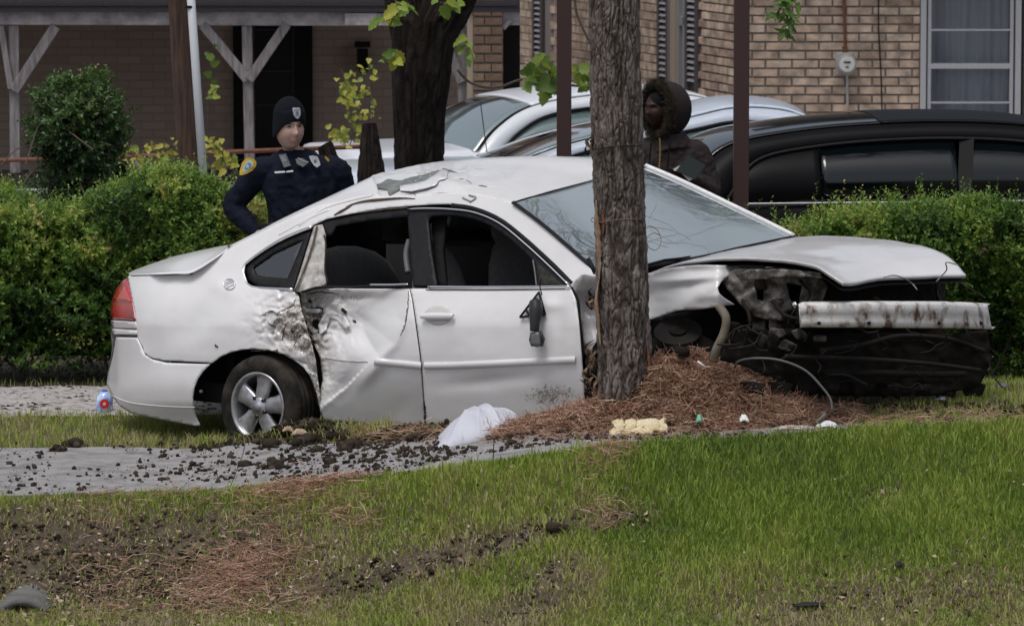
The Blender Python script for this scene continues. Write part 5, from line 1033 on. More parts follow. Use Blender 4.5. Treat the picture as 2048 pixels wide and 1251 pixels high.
# brake disc above the tyre
def discobj(px, py, D, R, nr, th, m_, name): 
    c = P(px, py, D); nr = A3(nr)/np.linalg.norm(nr); tv, tf = tube([c-nr*th, c+nr*th], R, 40); return mk(name, tv, tf, m_, car, bevel=.003)
discobj(1356, 664, 27.62, .135, (-.05, -.45, .9), .008, mat('disc_metal', (.022, .020, .018), .8, bump=.6), 'brake_disc'); discobj(1356, 662, 27.61, .05, (-.05, -.45, .9), .014, darkg, 'hub_carrier')
hose = mat('hose_tan', (.10, .085, .065), .8, col2=(.17, .145, .11), scale=14, bump=.4)
fold([(1438, 612, 27.25), (1452, 635, 27.2), (1448, 665, 27.2), (1432, 700, 27.2), (1428, 722, 27.22)], .024, hose, 'hose')
fold([(1470, 735, 27.1), (1476, 722, 27.05), (1510, 716, 27.0), (1560, 720, 26.95), (1610, 740, 26.93), (1645, 775, 26.9), (1662, 800, 26.88), (1664, 826, 26.86)], .0065, mat('grey_cable', (.10, .095, .09), .6), 'cable')
fold([(1968, 660, 28.1), (1974, 700, 28.1), (1984, 745, 28.05), (2005, 775, 28.0)], .004, trimb, 'wire')
fold([(1600, 560, 27.3), (1620, 590, 27.2), (1590, 620, 27.15), (1575, 650, 27.2)], .008, darkg, 'wire'); fold([(1545, 600, 27.2), (1570, 630, 27.15), (1610, 640, 27.15)], .012, darkg, 'hose'); fold([(1485, 600, 27.3), (1500, 640, 27.2), (1490, 690, 27.25)], .01, darkg, 'wire')
fold([(1868, 568, 28.2), (1876, 590, 28.15), (1884, 612, 28.1)], .008, guts, 'bracket')
rr_ = np.random.default_rng(17)
for k in range(14):
    a, b = rr_.uniform(1480, 1640), rr_.uniform(560, 700); m = MB(); m.box(P(a, b, 27.35+rr_.uniform(0, .3)), rr_.uniform(.03, .11, 3), None); m.build('engine_part', rr_.choice([0, 1]) and guts or darkg, car, bevel=.01)
for k in range(5):
    a, b = [(1350, 700), (1560, 690), (1650, 770), (1540, 600), (1574, 606)][k]; tv, tf = tube([P(a, b, 27.5), P(a+20, b+4, 27.3)], .03 if k < 3 else .022, 12); mk('engine_part', tv, tf, [darkg, darkg, darkg, guts, chrome][k], car)
rr_ = np.random.default_rng(23)
for k in range(26):
    a, b = rr_.uniform(1450, 1900), rr_.uniform(560, 780); D_ = 27.0+.75*max(0, (a-1600)/400); g_ = [(a, b, D_)]; an = rr_.uniform(0, 6.3)
    for s_ in range(4): an += rr_.normal(0, .7); a += 22*math.cos(an); b += 14*math.sin(an); g_.append((a, min(b, 785), D_+rr_.uniform(-.05, .1)))
    fold(g_, rr_.uniform(.0025, .007), [darkg, MATS['worn_black'], guts][k % 3 if b < 640 else k % 2], 'wire')
for k in range(8):
    a, b = rr_.uniform(1460, 1640), rr_.uniform(625, 700); q_ = [(a+rr_.uniform(8, 24)*math.cos(t), b+rr_.uniform(6, 20)*math.sin(t)) for t in np.linspace(0, 5.6, 7)]
    pan('torn_bracket', q_, 27.2+rr_.uniform(0, .15), 27.25+rr_.uniform(0, .15), [guts, darkg, MATS['worn_black']][k % 3], 6, .04, 120+k, solid=.005)
for k in range(9):
    a = 1480+k*55; pan('torn_undertray', [(a, 770-rr_.uniform(0, 20)), (a+26, 762), (a+52, 768), (a+44, 800-rr_.uniform(0, 14)), (a+25, 790), (a+10, 806-rr_.uniform(0, 16))], 27.25+.1*k, 27.3+.1*k, darkg, 7, .05, 140+k, solid=.005)
# bumper beam: a pressed channel with bolt holes and rust streaks
bmw = bpy.data.materials.new('beam_paint'); MATS['beam_paint'] = bmw
bmat = mat('beam_white', (.6, .58, .55), .5, bump=.4, bscale=40, stretch=(1, 1, .7), stops=[(.36, (.10, .055, .04)), (.43, (.38, .34, .31)), (.50, (.60, .58, .57)), (.8, (.70, .69, .68))], scale=11)
bn, bf = 1600, 1984; top = cat([(1600, 607, 26.98), (1700, 606, 27.02), (1800, 606, 27.2), (1900, 607, 27.5), (1975, 611, 27.85)], 60); bot = cat([(1603, 655, 26.98), (1700, 655, 27.02), (1800, 656, 27.2), (1900, 657, 27.5), (1984, 659, 27.86)], 60)
A_ = P(top[:, 0], top[:, 1], top[:, 2]); B_ = P(bot[:, 0], bot[:, 1], bot[:, 2]); bk = A3([.03, .11, .0]); r1 = [A_+bk, A_+bk*.1+A3([0, 0, .003]), A_*.92+B_*.08-A3([0, .008, 0]), A_*.62+B_*.38-A3([0, .010, 0]), A_*.57+B_*.43-A3([0, .006, 0]), A_*.35+B_*.65-A3([0, .006, 0]), A_*.28+B_*.72-A3([0, .008, 0]), A_*.1+B_*.9-A3([0, .008, 0]), B_+bk*.1, B_+bk]
V = np.stack(r1, 1).reshape(-1, 3); beam = mk('bumper_beam', V, grid_faces(60, 10), bmat, car, smooth=False, solid=.006)
V = np.stack([A_[0]+bk, A_[0], B_[0], B_[0]+bk]); mk('end_plate', V, [(0, 1, 2, 3)], bmat, beam, solid=.008)
m = MB()
for a in (1638, 1738, 1878, 1962):
    D_ = float(np.interp(a, bot[:, 0], bot[:, 2])); c = P(a, 646, D_-.013); nr = A3([.5, -.85, 0]); m.tube([c-nr*.004, c+nr*.004], .010, 12)
m.build('bolt_hole', blackp, beam)
m = MB(); m.beam(P(1615, 630, 27.05), P(1600, 632, 27.6), .09, .09); m.beam(P(1930, 632, 27.8), P(1880, 632, 28.4), .09, .09); m.build('crash_bracket', darkg, car)
# white rib of the far corner
# ---------------------------------------------------------------- plants
def leaves(c, axis, up, L, W, tint, curl=.2):
    # four-cornered folded leaves: base, left, tip, right
    axis = axis/np.linalg.norm(axis, axis=1)[:, None]; s = np.cross(axis, up); s /= np.linalg.norm(s, axis=1)[:, None]+1e-9; u = np.cross(s, axis); L = L[:, None]; W = W[:, None]
    V = np.stack([c, c+axis*L*.5+s*W/2+u*W*curl, c+axis*L-u*L*.12, c+axis*L*.5-s*W/2+u*W*curl], 1).reshape(-1, 3); i = (np.arange(len(c))*4)[:, None]
    return V, np.concatenate([i+A3([0, 1, 2]), i+A3([0, 2, 3])]), np.repeat(tint, 4)
def broad(c, axis, up, L, W, tint, curl=.1):          # broad toothed leaves with a bent midrib
    axis = axis/np.linalg.norm(axis, axis=1)[:, None]; s = np.cross(axis, up); s /= np.linalg.norm(s, axis=1)[:, None]+1e-9; u = np.cross(s, axis); L = L[:, None]; W = W[:, None]; n = len(c)
    P_ = [(0, 0), (-.06, .22), (.16, .50), (.30, .42), (.46, .56), (.56, .34), (.78, .30), (1.02, 0)]; V = [c, c+axis*L*.35-u*L*.03, c+axis*L*.7-u*L*.09]
    for sg in (1, -1): V += [c+axis*L*a+s*W*b*sg*1.0+u*(W*b*curl*2-L*.10*a*a) for a, b in P_[1:-1]]
    V.append(c+axis*L*1.02-u*L*.16); V = np.stack(V, 1); k = V.shape[1]; T_ = []
    for o_, fl in ((3, 0), (9, 1)):
        t_ = [(0, o_, 1), (1, o_, o_+1), (1, o_+1, o_+2), (1, o_+2, 2), (2, o_+2, o_+3), (2, o_+3, o_+4), (2, o_+4, o_+5), (2, o_+5, 15)]; T_ += [t[::-1] if fl else t for t in t_]
    return V.reshape(-1, 3), ((np.arange(n)*k)[:, None, None]+A3(T_)[None]).reshape(-1, 3), np.repeat(tint, k)
def shoots(base, d, L, nl, ls, tint, seed):
    r = np.random.default_rng(seed); n = len(base); d = d/np.linalg.norm(d, axis=1)[:, None]; t = np.tile(np.linspace(.12, 1, nl), n)+r.uniform(-.05, .05, n*nl)
    B = base.repeat(nl, 0); Dd = d.repeat(nl, 0); LL = np.repeat(L, nl); c = B+Dd*(LL*t)[:, None]; o = r.normal(0, 1, (n*nl, 3)); o -= Dd*(o*Dd).sum(1)[:, None]; o /= np.linalg.norm(o, axis=1)[:, None]
    ax = o*.8+Dd*(.35+.5*t)[:, None]; up = Dd+r.normal(0, .25, (n*nl, 3)); l = ls*r.uniform(.7, 1.25, n*nl)*(1.1-.35*t)
    return leaves(c, ax, up, l, l*.48, np.clip(np.repeat(tint, nl)+r.normal(0, .07, n*nl)+.08*t, 0, 1))
def foliage(name, stops, spec=.4, rough=.45):
    m = mat(name, (.05, .1, .02), rough, spec=spec, src='attr', attr='tint', stops=stops)
    nt = m.node_tree; b = nt.nodes['Principled BSDF']; tr = nt.nodes.new('ShaderNodeBsdfTranslucent'); mx = nt.nodes.new('ShaderNodeMixShader'); mx.inputs[0].default_value = .35
    c = b.inputs['Base Color'].links[0].from_socket; nt.links.new(c, tr.inputs[0]); nt.links.new(b.outputs[0], mx.inputs[1]); nt.links.new(tr.outputs[0], mx.inputs[2]); nt.links.new(mx.outputs[0], nt.nodes['Material Output'].inputs[0]); return m
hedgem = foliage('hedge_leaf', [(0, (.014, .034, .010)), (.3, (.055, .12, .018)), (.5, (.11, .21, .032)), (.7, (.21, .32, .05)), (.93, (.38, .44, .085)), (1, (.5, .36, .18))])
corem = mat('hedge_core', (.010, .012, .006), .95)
twigm = mat('twig', (.11, .085, .065), .85, bump=.4, col2=(.06, .045, .035), scale=20)
def hedge(name, x0, x1, yf, depth, ztop, label, seed, n, tone=0, cut=None):
    r = np.random.default_rng(seed); b0 = thing(name, ((x0+x1)/2, yf(0)+depth/2, float(zg(x0, 32))), label, 'hedge')
    def inside(x, f):   # bulge of the face
        return .20*fbm(np.stack([x*3, f*3], -1), 3, seed)+.15*fbm(np.stack([x*7, f*7], -1), 2, seed+3)
    # front face shoots
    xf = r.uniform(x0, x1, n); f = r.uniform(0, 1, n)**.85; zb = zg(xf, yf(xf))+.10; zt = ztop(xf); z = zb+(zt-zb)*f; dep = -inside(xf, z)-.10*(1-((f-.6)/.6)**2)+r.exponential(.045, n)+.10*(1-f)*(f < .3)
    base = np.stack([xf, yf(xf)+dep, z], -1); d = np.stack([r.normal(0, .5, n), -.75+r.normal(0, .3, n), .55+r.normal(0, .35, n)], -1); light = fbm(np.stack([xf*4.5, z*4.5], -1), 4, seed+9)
    tint = np.clip(.22+.34*f+.70*light+tone+r.normal(0, .08, n)-.8*np.clip(dep, 0, .2), 0, .93)  # lighter new growth outside; the noise also paints shaded hollows into the tint
    V1, F1, T1 = shoots(base, d, r.uniform(.08, .15, n), 10, .038, tint, seed+1)
    # top shoots, reaching up unevenly
    m_ = int(n*.75); xt = r.uniform(x0, x1, m_); yt = yf(xt)+r.uniform(-.02, depth, m_); up = .16*fbm(np.stack([xt*3, yt*3], -1), 3, seed+5); zt = ztop(xt)+up-.02+.0*yt
    base = np.stack([xt, yt, zt-.05], -1); d = np.stack([r.normal(0, .22, m_), -.12+r.normal(0, .25, m_), 1+0*xt], -1); long_ = np.where(r.uniform(0, 1, m_) < .07, .2, .1)
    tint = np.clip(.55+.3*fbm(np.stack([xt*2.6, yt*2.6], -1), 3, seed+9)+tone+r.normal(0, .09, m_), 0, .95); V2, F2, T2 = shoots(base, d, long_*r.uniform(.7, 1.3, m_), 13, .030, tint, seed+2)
    # inner leaves showing in the hollows
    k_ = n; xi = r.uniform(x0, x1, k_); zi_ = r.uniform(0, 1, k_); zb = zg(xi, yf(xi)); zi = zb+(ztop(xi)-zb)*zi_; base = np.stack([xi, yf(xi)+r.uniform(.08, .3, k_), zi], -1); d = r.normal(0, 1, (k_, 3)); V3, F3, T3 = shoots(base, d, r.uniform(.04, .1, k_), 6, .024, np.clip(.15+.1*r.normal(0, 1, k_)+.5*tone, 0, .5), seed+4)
    V = np.concatenate([V1, V2, V3]); Fq = np.concatenate([F1, F2+len(V1), F3+len(V1)+len(V2)]); o = mk('foliage', V, Fq, hedgem, b0, smooth=False, attrs={'tint': np.concatenate([T1, T2, T3])})
    # inner mass and stems
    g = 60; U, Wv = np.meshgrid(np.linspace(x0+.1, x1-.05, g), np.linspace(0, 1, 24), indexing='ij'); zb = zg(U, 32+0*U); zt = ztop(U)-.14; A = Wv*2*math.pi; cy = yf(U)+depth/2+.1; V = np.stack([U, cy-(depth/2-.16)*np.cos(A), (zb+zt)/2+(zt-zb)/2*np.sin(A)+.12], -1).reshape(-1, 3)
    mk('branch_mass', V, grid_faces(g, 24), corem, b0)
    m = MB()
    for k in range(60):
        x = r.uniform(x0, x1); p = A3([x, yf(x)+.12, float(zg(x, 32))]); pts = [p]
        for s in range(6): p = p+A3([r.normal(0, .06), r.normal(-.01, .03), r.uniform(.05, .16)]); pts.append(p)
        m.tube(cat(pts, 12), np.linspace(.008, .003, 12), 5)
    m.build('stems', twigm, b0)
    return b0
xL0 = P(-430, 500, 32.4)[0]
zL = lambda x: 1.20+.08*np.sin(x*2.3)+.06*np.sin(x*5.1+1)+.0*x-.10*sstep(-1.75, -1.3, x)
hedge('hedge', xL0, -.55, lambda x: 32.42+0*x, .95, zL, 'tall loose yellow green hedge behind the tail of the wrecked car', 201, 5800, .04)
h1 = SC.objects['hedge']
zR = lambda x: 1.15+.06*np.sin(x*3.1)+.04*np.sin(x*6.3+1)+.03*sstep(1.8, 3, x)
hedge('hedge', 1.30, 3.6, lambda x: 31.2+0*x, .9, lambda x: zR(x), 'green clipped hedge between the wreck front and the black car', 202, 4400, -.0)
# pale dry leaf clump on the right hedge
r = np.random.default_rng(203); c = P(1955, 492, 31.0); n = 14; V, Fq, T = leaves(c+r.normal(0, .02, (n, 3)), r.normal(0, 1, (n, 3))+A3([0, 0, -.6]), r.normal(0, 1, (n, 3)), r.uniform(.03, .06, n), r.uniform(.02, .03, n), r.uniform(.5, 1, n)); 
tag(mk('dry_leaves', V, Fq, leafm, attrs={'tint': T}, loc=c), 'curled pale dry leaves caught on the right hedge', 'leaves')
c = P(165, 672, 32.3); n = 70; V, Fq, T = leaves(c+r.normal(0, 1, (n, 3))*A3([.09, .03, .035]), r.normal(0, 1, (n, 3)), r.normal(0, 1, (n, 3)), r.uniform(.02, .04, n), r.uniform(.012, .02, n), r.uniform(.75, 1, n))
o = mk('yellowed_leaves', V, Fq, hedgem, h1, attrs={'tint': T})
# clipped round bush
def bush(cx, cy, D, rx, ry, label, seed, n, stopsm, tone=.35, ls=.035):
    r = np.random.default_rng(seed); c = P(cx, cy, D); s = F/D; b0 = thing('round_bush', (c[0], D, .2), label, 'bush'); d = r.normal(0, 1, (n, 3)); d /= np.linalg.norm(d, axis=1)[:, None]
    lump = 1+.62*fbm(d*2.6, 3, seed)+.34*fbm(d*6, 2, seed+1)-.25*np.clip(-d[:, 2]-.2, 0, 1); rad = r.uniform(.78, 1.0, n)*lump; base = c+d*rad[:, None]*A3([rx/s, rx/s*.9, ry/s]); dd = d+r.normal(0, .35, (n, 3))+A3([0, 0, .3])
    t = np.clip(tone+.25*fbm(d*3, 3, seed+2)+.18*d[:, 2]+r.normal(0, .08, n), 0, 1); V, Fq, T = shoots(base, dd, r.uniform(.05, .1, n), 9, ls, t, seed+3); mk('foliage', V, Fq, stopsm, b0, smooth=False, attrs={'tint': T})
    m = MB(); m.ell(c, (rx/s*.55, rx/s*.5, ry/s*.6), 24); m.build('branch_mass', corem, b0, smooth=True)
    m = MB(); m.tube([(c[0], D, .15), (c[0]+.03, D, .6), c], [.03, .025, .02], 8)
    for k in range(12): m.tube(cat([c-A3([0, 0, ry/s*.5]), c+r.normal(0, 1, 3)*A3([.2, .15, .15]), c+r.normal(0, 1, 3)*A3([.35, .2, .2])-A3([0, 0, .15])], 8), .005, 4)
    m.build('trunk', twigm, b0); return b0
bushm = foliage('bush_leaf', [(0, (.010, .025, .010)), (.35, (.03, .075, .02)), (.6, (.075, .145, .034)), (.85, (.16, .23, .06)), (1, (.26, .32, .11))], .55, .35)
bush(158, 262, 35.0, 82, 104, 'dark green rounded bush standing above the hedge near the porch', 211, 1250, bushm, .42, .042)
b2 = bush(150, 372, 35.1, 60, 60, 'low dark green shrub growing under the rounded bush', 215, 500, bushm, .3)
# vines and saplings
vinem = foliage('vine_leaf', [(0, (.08, .16, .03)), (.4, (.20, .30, .05)), (.7, (.42, .42, .06)), (1, (.55, .46, .12))])
def spray(name, label, cat_, stems, D, nl, ls, t0, seed, spread=.05, droop=.4, wd=.75, rad=.004):
    r = np.random.default_rng(seed); c0 = P(stems[0][0][0], stems[0][0][1], D); b0 = thing(name, c0, label, cat_); m = MB(); VV = []; FF = []; TT = []; off = 0
    for st in stems:
        q = cat(A3(st, float), 24); pts = P(q[:, 0], q[:, 1], D+.1*np.sin(np.arange(24)/5.+len(st))); m.tube(pts, np.linspace(rad, rad*.45, 24), 5)
        k = nl; i = r.integers(3, 24, k); c = pts[i]+r.normal(0, spread, (k, 3))*A3([1, 1, .8]); ax = np.stack([r.normal(0, 1, k), r.normal(-.3, .7, k), -droop+r.normal(0, .5, k)], -1); L = ls*r.uniform(.55, 1.2, k)
        V, Fq, T = broad(c, ax, A3([0, -.9, .5])+r.normal(0, .35, (k, 3)), L, L*wd, np.clip(t0+r.normal(0, .16, k), 0, 1), .12); VV.append(V); FF.append(Fq+off); TT.append(T); off += len(V)
        for a, b in zip(pts[i], c): m.tube([a, b], .0015, 3, False)
    m.build('stem', twigm, b0, smooth=True)['kind'] = 'stuff'; mk('leaves', np.concatenate(VV), np.concatenate(FF), vinem, b0, smooth=False, attrs={'tint': np.concatenate(TT)}); return b0
spray('yellow_vine', 'yellow leaved vine trailing left of the brown wooden pole', 'vine', [[(300, 370), (275, 330), (252, 285)], [(290, 360), (310, 320), (345, 285), (352, 300)], [(262, 290), (300, 300), (340, 310)], [(330, 372), (340, 340), (335, 300)], [(250, 370), (262, 330), (240, 240)]], 35.6, 17, .055, .72, 221, .035)
spray('yellow_vine', 'yellow green leaves trailing between the white pipe and officer', 'vine', [[(418, 290), (440, 300), (458, 325), (480, 320)], [(440, 305), (452, 330), (455, 345)], [(418, 300), (430, 286), (425, 280)]], 35.6, 15, .06, .68, 222, .03)
spray('tall_vine', 'thin bare vine with a few green leaves right of the white pole', 'vine', [[(412, 290), (414, 230), (420, 180), (430, 120), (428, 75)]], 36.2, 7, .075, .25, 223, .02, .1)
spray('tall_vine', 'single yellow green leaves at the foot of the V brace', 'vine', [[(420, 190), (430, 178), (440, 175)]], 36.0, 5, .06, .5, 224, .015)
spray('sapling', 'spindly yellow leaved sapling between the officer and the big tree', 'sapling', [[(708, 285), (702, 230), (700, 180), (695, 150)], [(700, 290), (715, 240), (712, 190), (716, 140)], [(742, 260), (745, 210), (738, 160), (748, 130)], [(690, 280), (678, 270), (668, 262)], [(700, 220), (690, 170), (688, 145)]], 38.0, 26, .055, .62, 225, .035)
spray('grape_vine', 'broad green leaves on a drooping vine behind the dark post', 'vine', [[(1040, 128), (1065, 130), (1095, 140), (1108, 160)], [(1060, 150), (1080, 172), (1100, 175)], [(1150, 130), (1165, 150), (1180, 165)], [(1085, 125), (1100, 150), (1105, 178)]], 37.4, 16, .115, .32, 226, .035, .25, .85)
spray('tree_suckers', 'bright yellow green leaves sprouting from the forked tree', 'leaves', [[(790, 120), (784, 105), (772, 110)], [(765, 45), (778, 40), (790, 30)], [(925, 70), (938, 95), (948, 118)], [(790, 0), (800, 10), (830, 15)], [(880, 5), (900, 10), (915, 4)]], 35.5, 8, .10, .42, 227, .025, .5)
spray('hanging_twig', 'dark green leaf cluster hanging into the picture above the brick wall', 'leaves', [[(1562, -30), (1565, 10), (1580, 45)], [(1570, -20), (1590, 5), (1605, 15)], [(1565, 0), (1555, 25), (1545, 30)], [(1572, 30), (1578, 55), (1577, 75)], [(1565, 20), (1590, 40), (1598, 46)]], 30.5, 11, .085, .02, 228, .02, .5, .32)
m = MB(); q = cat([(915, 140, 37.2), (935, 162, 37.3), (965, 174, 37.4), (1000, 174, 37.5), (1040, 160, 37.6), (1080, 158, 37.6), (1120, 168, 37.6), (1200, 176, 37.6)], 50); m.tube(P(q[:, 0], q[:, 1], q[:, 2]), .010, 7)
tag(m.build('drooping_branch', twigm, smooth=True, loc=P(1000, 174, 37.5)), 'bare grey branch sagging between the forked tree and dark post', 'branch')
m = MB(); q = cat([(1146, -40, 34), (1152, 20, 34), (1165, 55, 34), (1183, 90, 34)], 20); m.tube(P(q[:, 0], q[:, 1], q[:, 2]), .009, 7); tag(m.build('bare_branch', twigm, smooth=True, loc=P(1152, 20, 34)), 'thin bare branch curving down left of the pine trunk', 'branch')

# ---------------------------------------------------------------- trees
barkm = mat('pine_bark', (.10, .08, .07), .92, bump=1.0, bscale=55, stretch=(1, 1, .45), src='attr', attr='tint', var=.35, scale=30, stops=[(0, (.024, .018, .014)), (.3, (.08, .062, .052)), (.55, (.18, .15, .132)), (.8, (.29, .255, .235)), (1, (.22, .15, .115))])
def trunk(name, pts, radii, label, mm, seed, n=220, rows=420, amp=.016, fr=(15, 9.), kind='tree', flare=0, parent=None, loc=None):
    pts = A3(pts, float); k = rows; q = cat(pts, k); rr = np.interp(np.linspace(0, 1, k), np.linspace(0, 1, len(radii)), radii); T, X, Y = frames(q); w = np.linspace(0, 2*math.pi, n, endpoint=False)
    N = np.cos(w)[None, :, None]*X[:, None]+np.sin(w)[None, :, None]*Y[:, None]; base = q[:, None]+rr[:, None, None]*N; s = N*A3([1, 1, 1])*rr.mean()
    sp = np.stack([s[..., 0]*fr[0]*3, s[..., 1]*fr[0]*3, base[..., 2]*fr[1]], -1); sp = sp+.5*np.stack([fbm(sp*.7, 2, seed+5)]*3, -1)
    wp = np.stack([fbm(sp*.45+3, 3, seed+5), fbm(sp*.45+9, 3, seed+6), fbm(sp*.45, 3, seed+7)], -1); sq = sp+1.1*wp; f = 1-np.abs(vnoise(sq*A3([1, 1, .38]), seed)); f2 = 1-np.abs(vnoise(sq*A3([.6, .6, 1.15])+7.7, seed+1)); f3 = 1-np.abs(vnoise(sq*A3([2.1, 2.1, .8])+3.1, seed+4)); fur = np.maximum(np.maximum(f**4.5, .75*f2**7), .55*f3**5); plate = 1-fur; det = fbm(sp*5, 3, seed+2)
    V = base+N*((plate-.7)*amp+det*amp*.28+.05*rr.mean()*fbm(base*2, 2, seed+8))[..., None]; tint = np.clip(.12+.52*plate+.3*det+.25*fbm(sp*.6, 2, seed+3), 0, .93)
    if callable(mm): tint = tint
    return V.reshape(-1, 3), grid_faces(k, n, True), tint.ravel()
pt = thing('pine_tree', P(1248, 800, 27.42), 'rough grey barked pine trunk that the wrecked car is wrapped around', 'tree')
b = P(1250, 830, 27.42); tpine = [P(1252, 860, 27.42), P(1249, 700, 27.42), P(1244, 560, 27.42), P(1239, 400, 27.42), P(1234, 250, 27.42), P(1231, 120, 27.42), P(1228, -10, 27.42), P(1224, -300, 27.42), P(1215, -700, 27.5)]
V, Fq, T = trunk('t', tpine, [.155, .148, .142, .139, .137, .137, .137, .132, .125], '', barkm, 301, rows=700, amp=.02)
x, y = proj(V); # bare orange wood where the bark was scraped off the left edge
edge = np.interp(y, [0, 250, 400, 560, 780], [1179, 1185, 1189, 1192, 1199]); sc_ = gauss(x, y, edge+4, 480, 8, 90)*(V[:, 1] < 27.48); T = np.clip(T+.0, 0, 1)
mk('trunk', V, Fq, barkm, pt, attrs={'tint': T})
woodraw = mat('raw_wood', (.36, .25, .15), .8, bump=.6, bscale=60, stretch=(3, 3, .4), stops=[(.3, (.16, .09, .06)), (.5, (.34, .23, .15)), (.75, (.58, .44, .28))], scale=18)
def strip(pts, Dd, w, m_, name, par, th=.006, seed=1, n=40):
    r = np.random.default_rng(seed); q = cat(pts, n); wv = w*np.sin(np.linspace(.15, 3.0, n))*r.uniform(.6, 1.2, n); a = P(q[:, 0]-wv, q[:, 1], Dd+.03); b = P(q[:, 0], q[:, 1], Dd-.01); c = P(q[:, 0]+wv, q[:, 1], Dd-.012); V = np.stack([a, b, c], 1).reshape(-1, 3); return mk(name, V, facecam(V, grid_faces(n, 3)), m_, par, smooth=False, solid=th)
strip([(1192, 400), (1193, 440), (1196, 480), (1198, 520), (1198, 560)], 27.33, 6.5, woodraw, 'scraped_wood', pt, seed=2); strip([(1197, 560), (1192, 600), (1196, 640), (1200, 690)], 27.33, 4, woodraw, 'scraped_wood', pt, seed=3); strip([(1204, 420), (1206, 450), (1205, 470)], 27.31, 4, mat('red_inner_bark', (.20, .07, .04), .9, bump=.5), 'scraped_wood', pt, seed=4)
strip([(1294, 690), (1296, 715), (1299, 760)], 27.33, 4, MATS['red_inner_bark'], 'inner_bark', pt, seed=5)
rs = np.random.default_rng(310); m = MB(); mb_ = MB()
for (cx, cy, nn, ln) in ((1184, 300, 12, 26), (1188, 610, 9, 24), (1185, 750, 26, 40), (1178, 775, 14, 30)):
    for k in range(nn):
        a, b = cx+rs.normal(0, 4), cy+rs.normal(0, 12 if nn < 20 else 22); g = A3([P(a, b, 27.42), P(a+rs.normal(-2, 5), b-rs.uniform(.4, 1)*ln*.5, 27.40), P(a+rs.normal(0, 8), b-rs.uniform(.8, 1.3)*ln*.6, 27.38)]); (m if k % 2 else mb_).tube(cat(g, 5), [.009, .010, .007, .004, .001], 4)
m.build('splinters', woodraw, pt)['kind'] = 'stuff'; mb_.build('bark_shreds', barkm, pt)['kind'] = 'stuff'
m = MB(); wr = MATS['black_rubber']
for yy, dr in ((290, .006), (436, .004)):
    c = P(1236, yy, 27.42); w = np.linspace(0, 2*math.pi, 40); m = MB(); m.tube(np.stack([c[0]+.150*np.cos(w), c[1]+.150*np.sin(w), c[2]+.006*np.sin(3*w)+.012*np.cos(w)], -1), dr*.6, 5, False); tag(m.build('wire_loop', wr if yy == 290 else mat('rusty_wire', (.2, .12, .08), .7), pt, smooth=True), None)
q = cat([(1290, 460), (1300, 452), (1316, 462), (1322, 485), (1312, 500), (1298, 494), (1294, 478), (1306, 466), (1320, 470)], 50); m = MB(); m.tube(P(q[:, 0], q[:, 1], 27.35+.05*np.sin(np.arange(50)/7.)), .0022, 5); m.build('curled_wire', MATS['rusty_wire'], pt, smooth=True)
# pine crown far above the frame
r = np.random.default_rng(320); cpt = tpine[-1]+A3([0, 0, 1.2]); n = 5200; d = r.normal(0, 1, (n, 3)); d /= np.linalg.norm(d, axis=1)[:, None]; cc = A3([P(1215, -700, 27.5)[0], 27.5, 8.6])+d*(r.uniform(.3, 1, n)**.6)[:, None]*A3([1.7, 1.7, 1.3])
V, Fq, T = strands(cc, r.uniform(.14, .26, n), r.uniform(.003, .005, n), r.uniform(0, 1, n), 321, 1); m2 = foliage('pine_green', [(0, (.02, .05, .015)), (1, (.06, .11, .03))]); mk('crown', V, Fq, m2, pt, smooth=False, attrs={'tint': T})
V, Fq = tube(cat([tpine[-1], (P(1215, -700, 27.5)[0], 27.5, 7.5), (P(1215, -700, 27.5)[0], 27.5, 9.6)], 12), np.linspace(.12, .04, 12), 12); mk('upper_trunk', V, Fq, barkm, pt, attrs={'tint': np.full(len(V), .5)})
# forked dark tree
darkb = mat('dark_bark', (.04, .032, .028), .95, bump=1, bscale=45, src='attr', attr='tint', var=.3, scale=14, stops=[(0, (.006, .005, .004)), (.4, (.018, .014, .012)), (.75, (.038, .031, .026)), (1, (.06, .055, .04))])
ft_ = thing('forked_tree', A3([P(838, 420, 36)[0], 36, .2]), 'dark thick forked tree trunk in front of the porch', 'tree')
for nm, pts, rd in (('trunk', [(A3([P(838, 420, 36)[0], 36, .1])), P(838, 330, 36), P(838, 230, 36), P(843, 150, 36), P(845, 90, 36), P(848, 40, 36)], [.21, .168, .166, .185, .21, .235]), ('limb', [P(845, 120, 36), P(870, 60, 36), P(898, 0, 36), P(935, -90, 36), P(1000, -300, 36.2)], [.16, .185, .18, .15, .12]), ('limb', [P(838, 110, 36), P(822, 50, 36.05), P(812, -20, 36.1), P(795, -160, 36.2), P(760, -330, 36.3)], [.15, .165, .165, .14, .11])):
    V, Fq, T = trunk(nm, pts, rd, '', darkb, 330+len(rd)+int(rd[0]*100), 120, 200, .022, (9, 2.6)); mk(nm, V, Fq, darkb, ft_, attrs={'tint': T})
r = np.random.default_rng(331); n = 2600; cc = A3([-.5, 36.2, 6.3])+r.normal(0, 1, (n, 3))*A3([1.3, 1.3, .9]); cc = cc[cc[:, 2] > 5.0]; n = len(cc); V, Fq, T = leaves(cc, r.normal(0, 1, (n, 3)), r.normal(0, 1, (n, 3)), r.uniform(.08, .13, n), r.uniform(.06, .09, n), r.uniform(.2, .8, n)); mk('crown', V, Fq, vinem, ft_, smooth=False, attrs={'tint': T})
m = MB(); m.tube(cat([P(1000, -300, 36.2), (-.2, 36.2, 5.6), (0, 36.3, 6.6)], 8), .05, 8); m.tube(cat([P(760, -330, 36.3), (-1.2, 36.2, 5.6), (-1.4, 36.3, 6.6)], 8), .05, 8); m.build('upper_limbs', darkb, ft_)
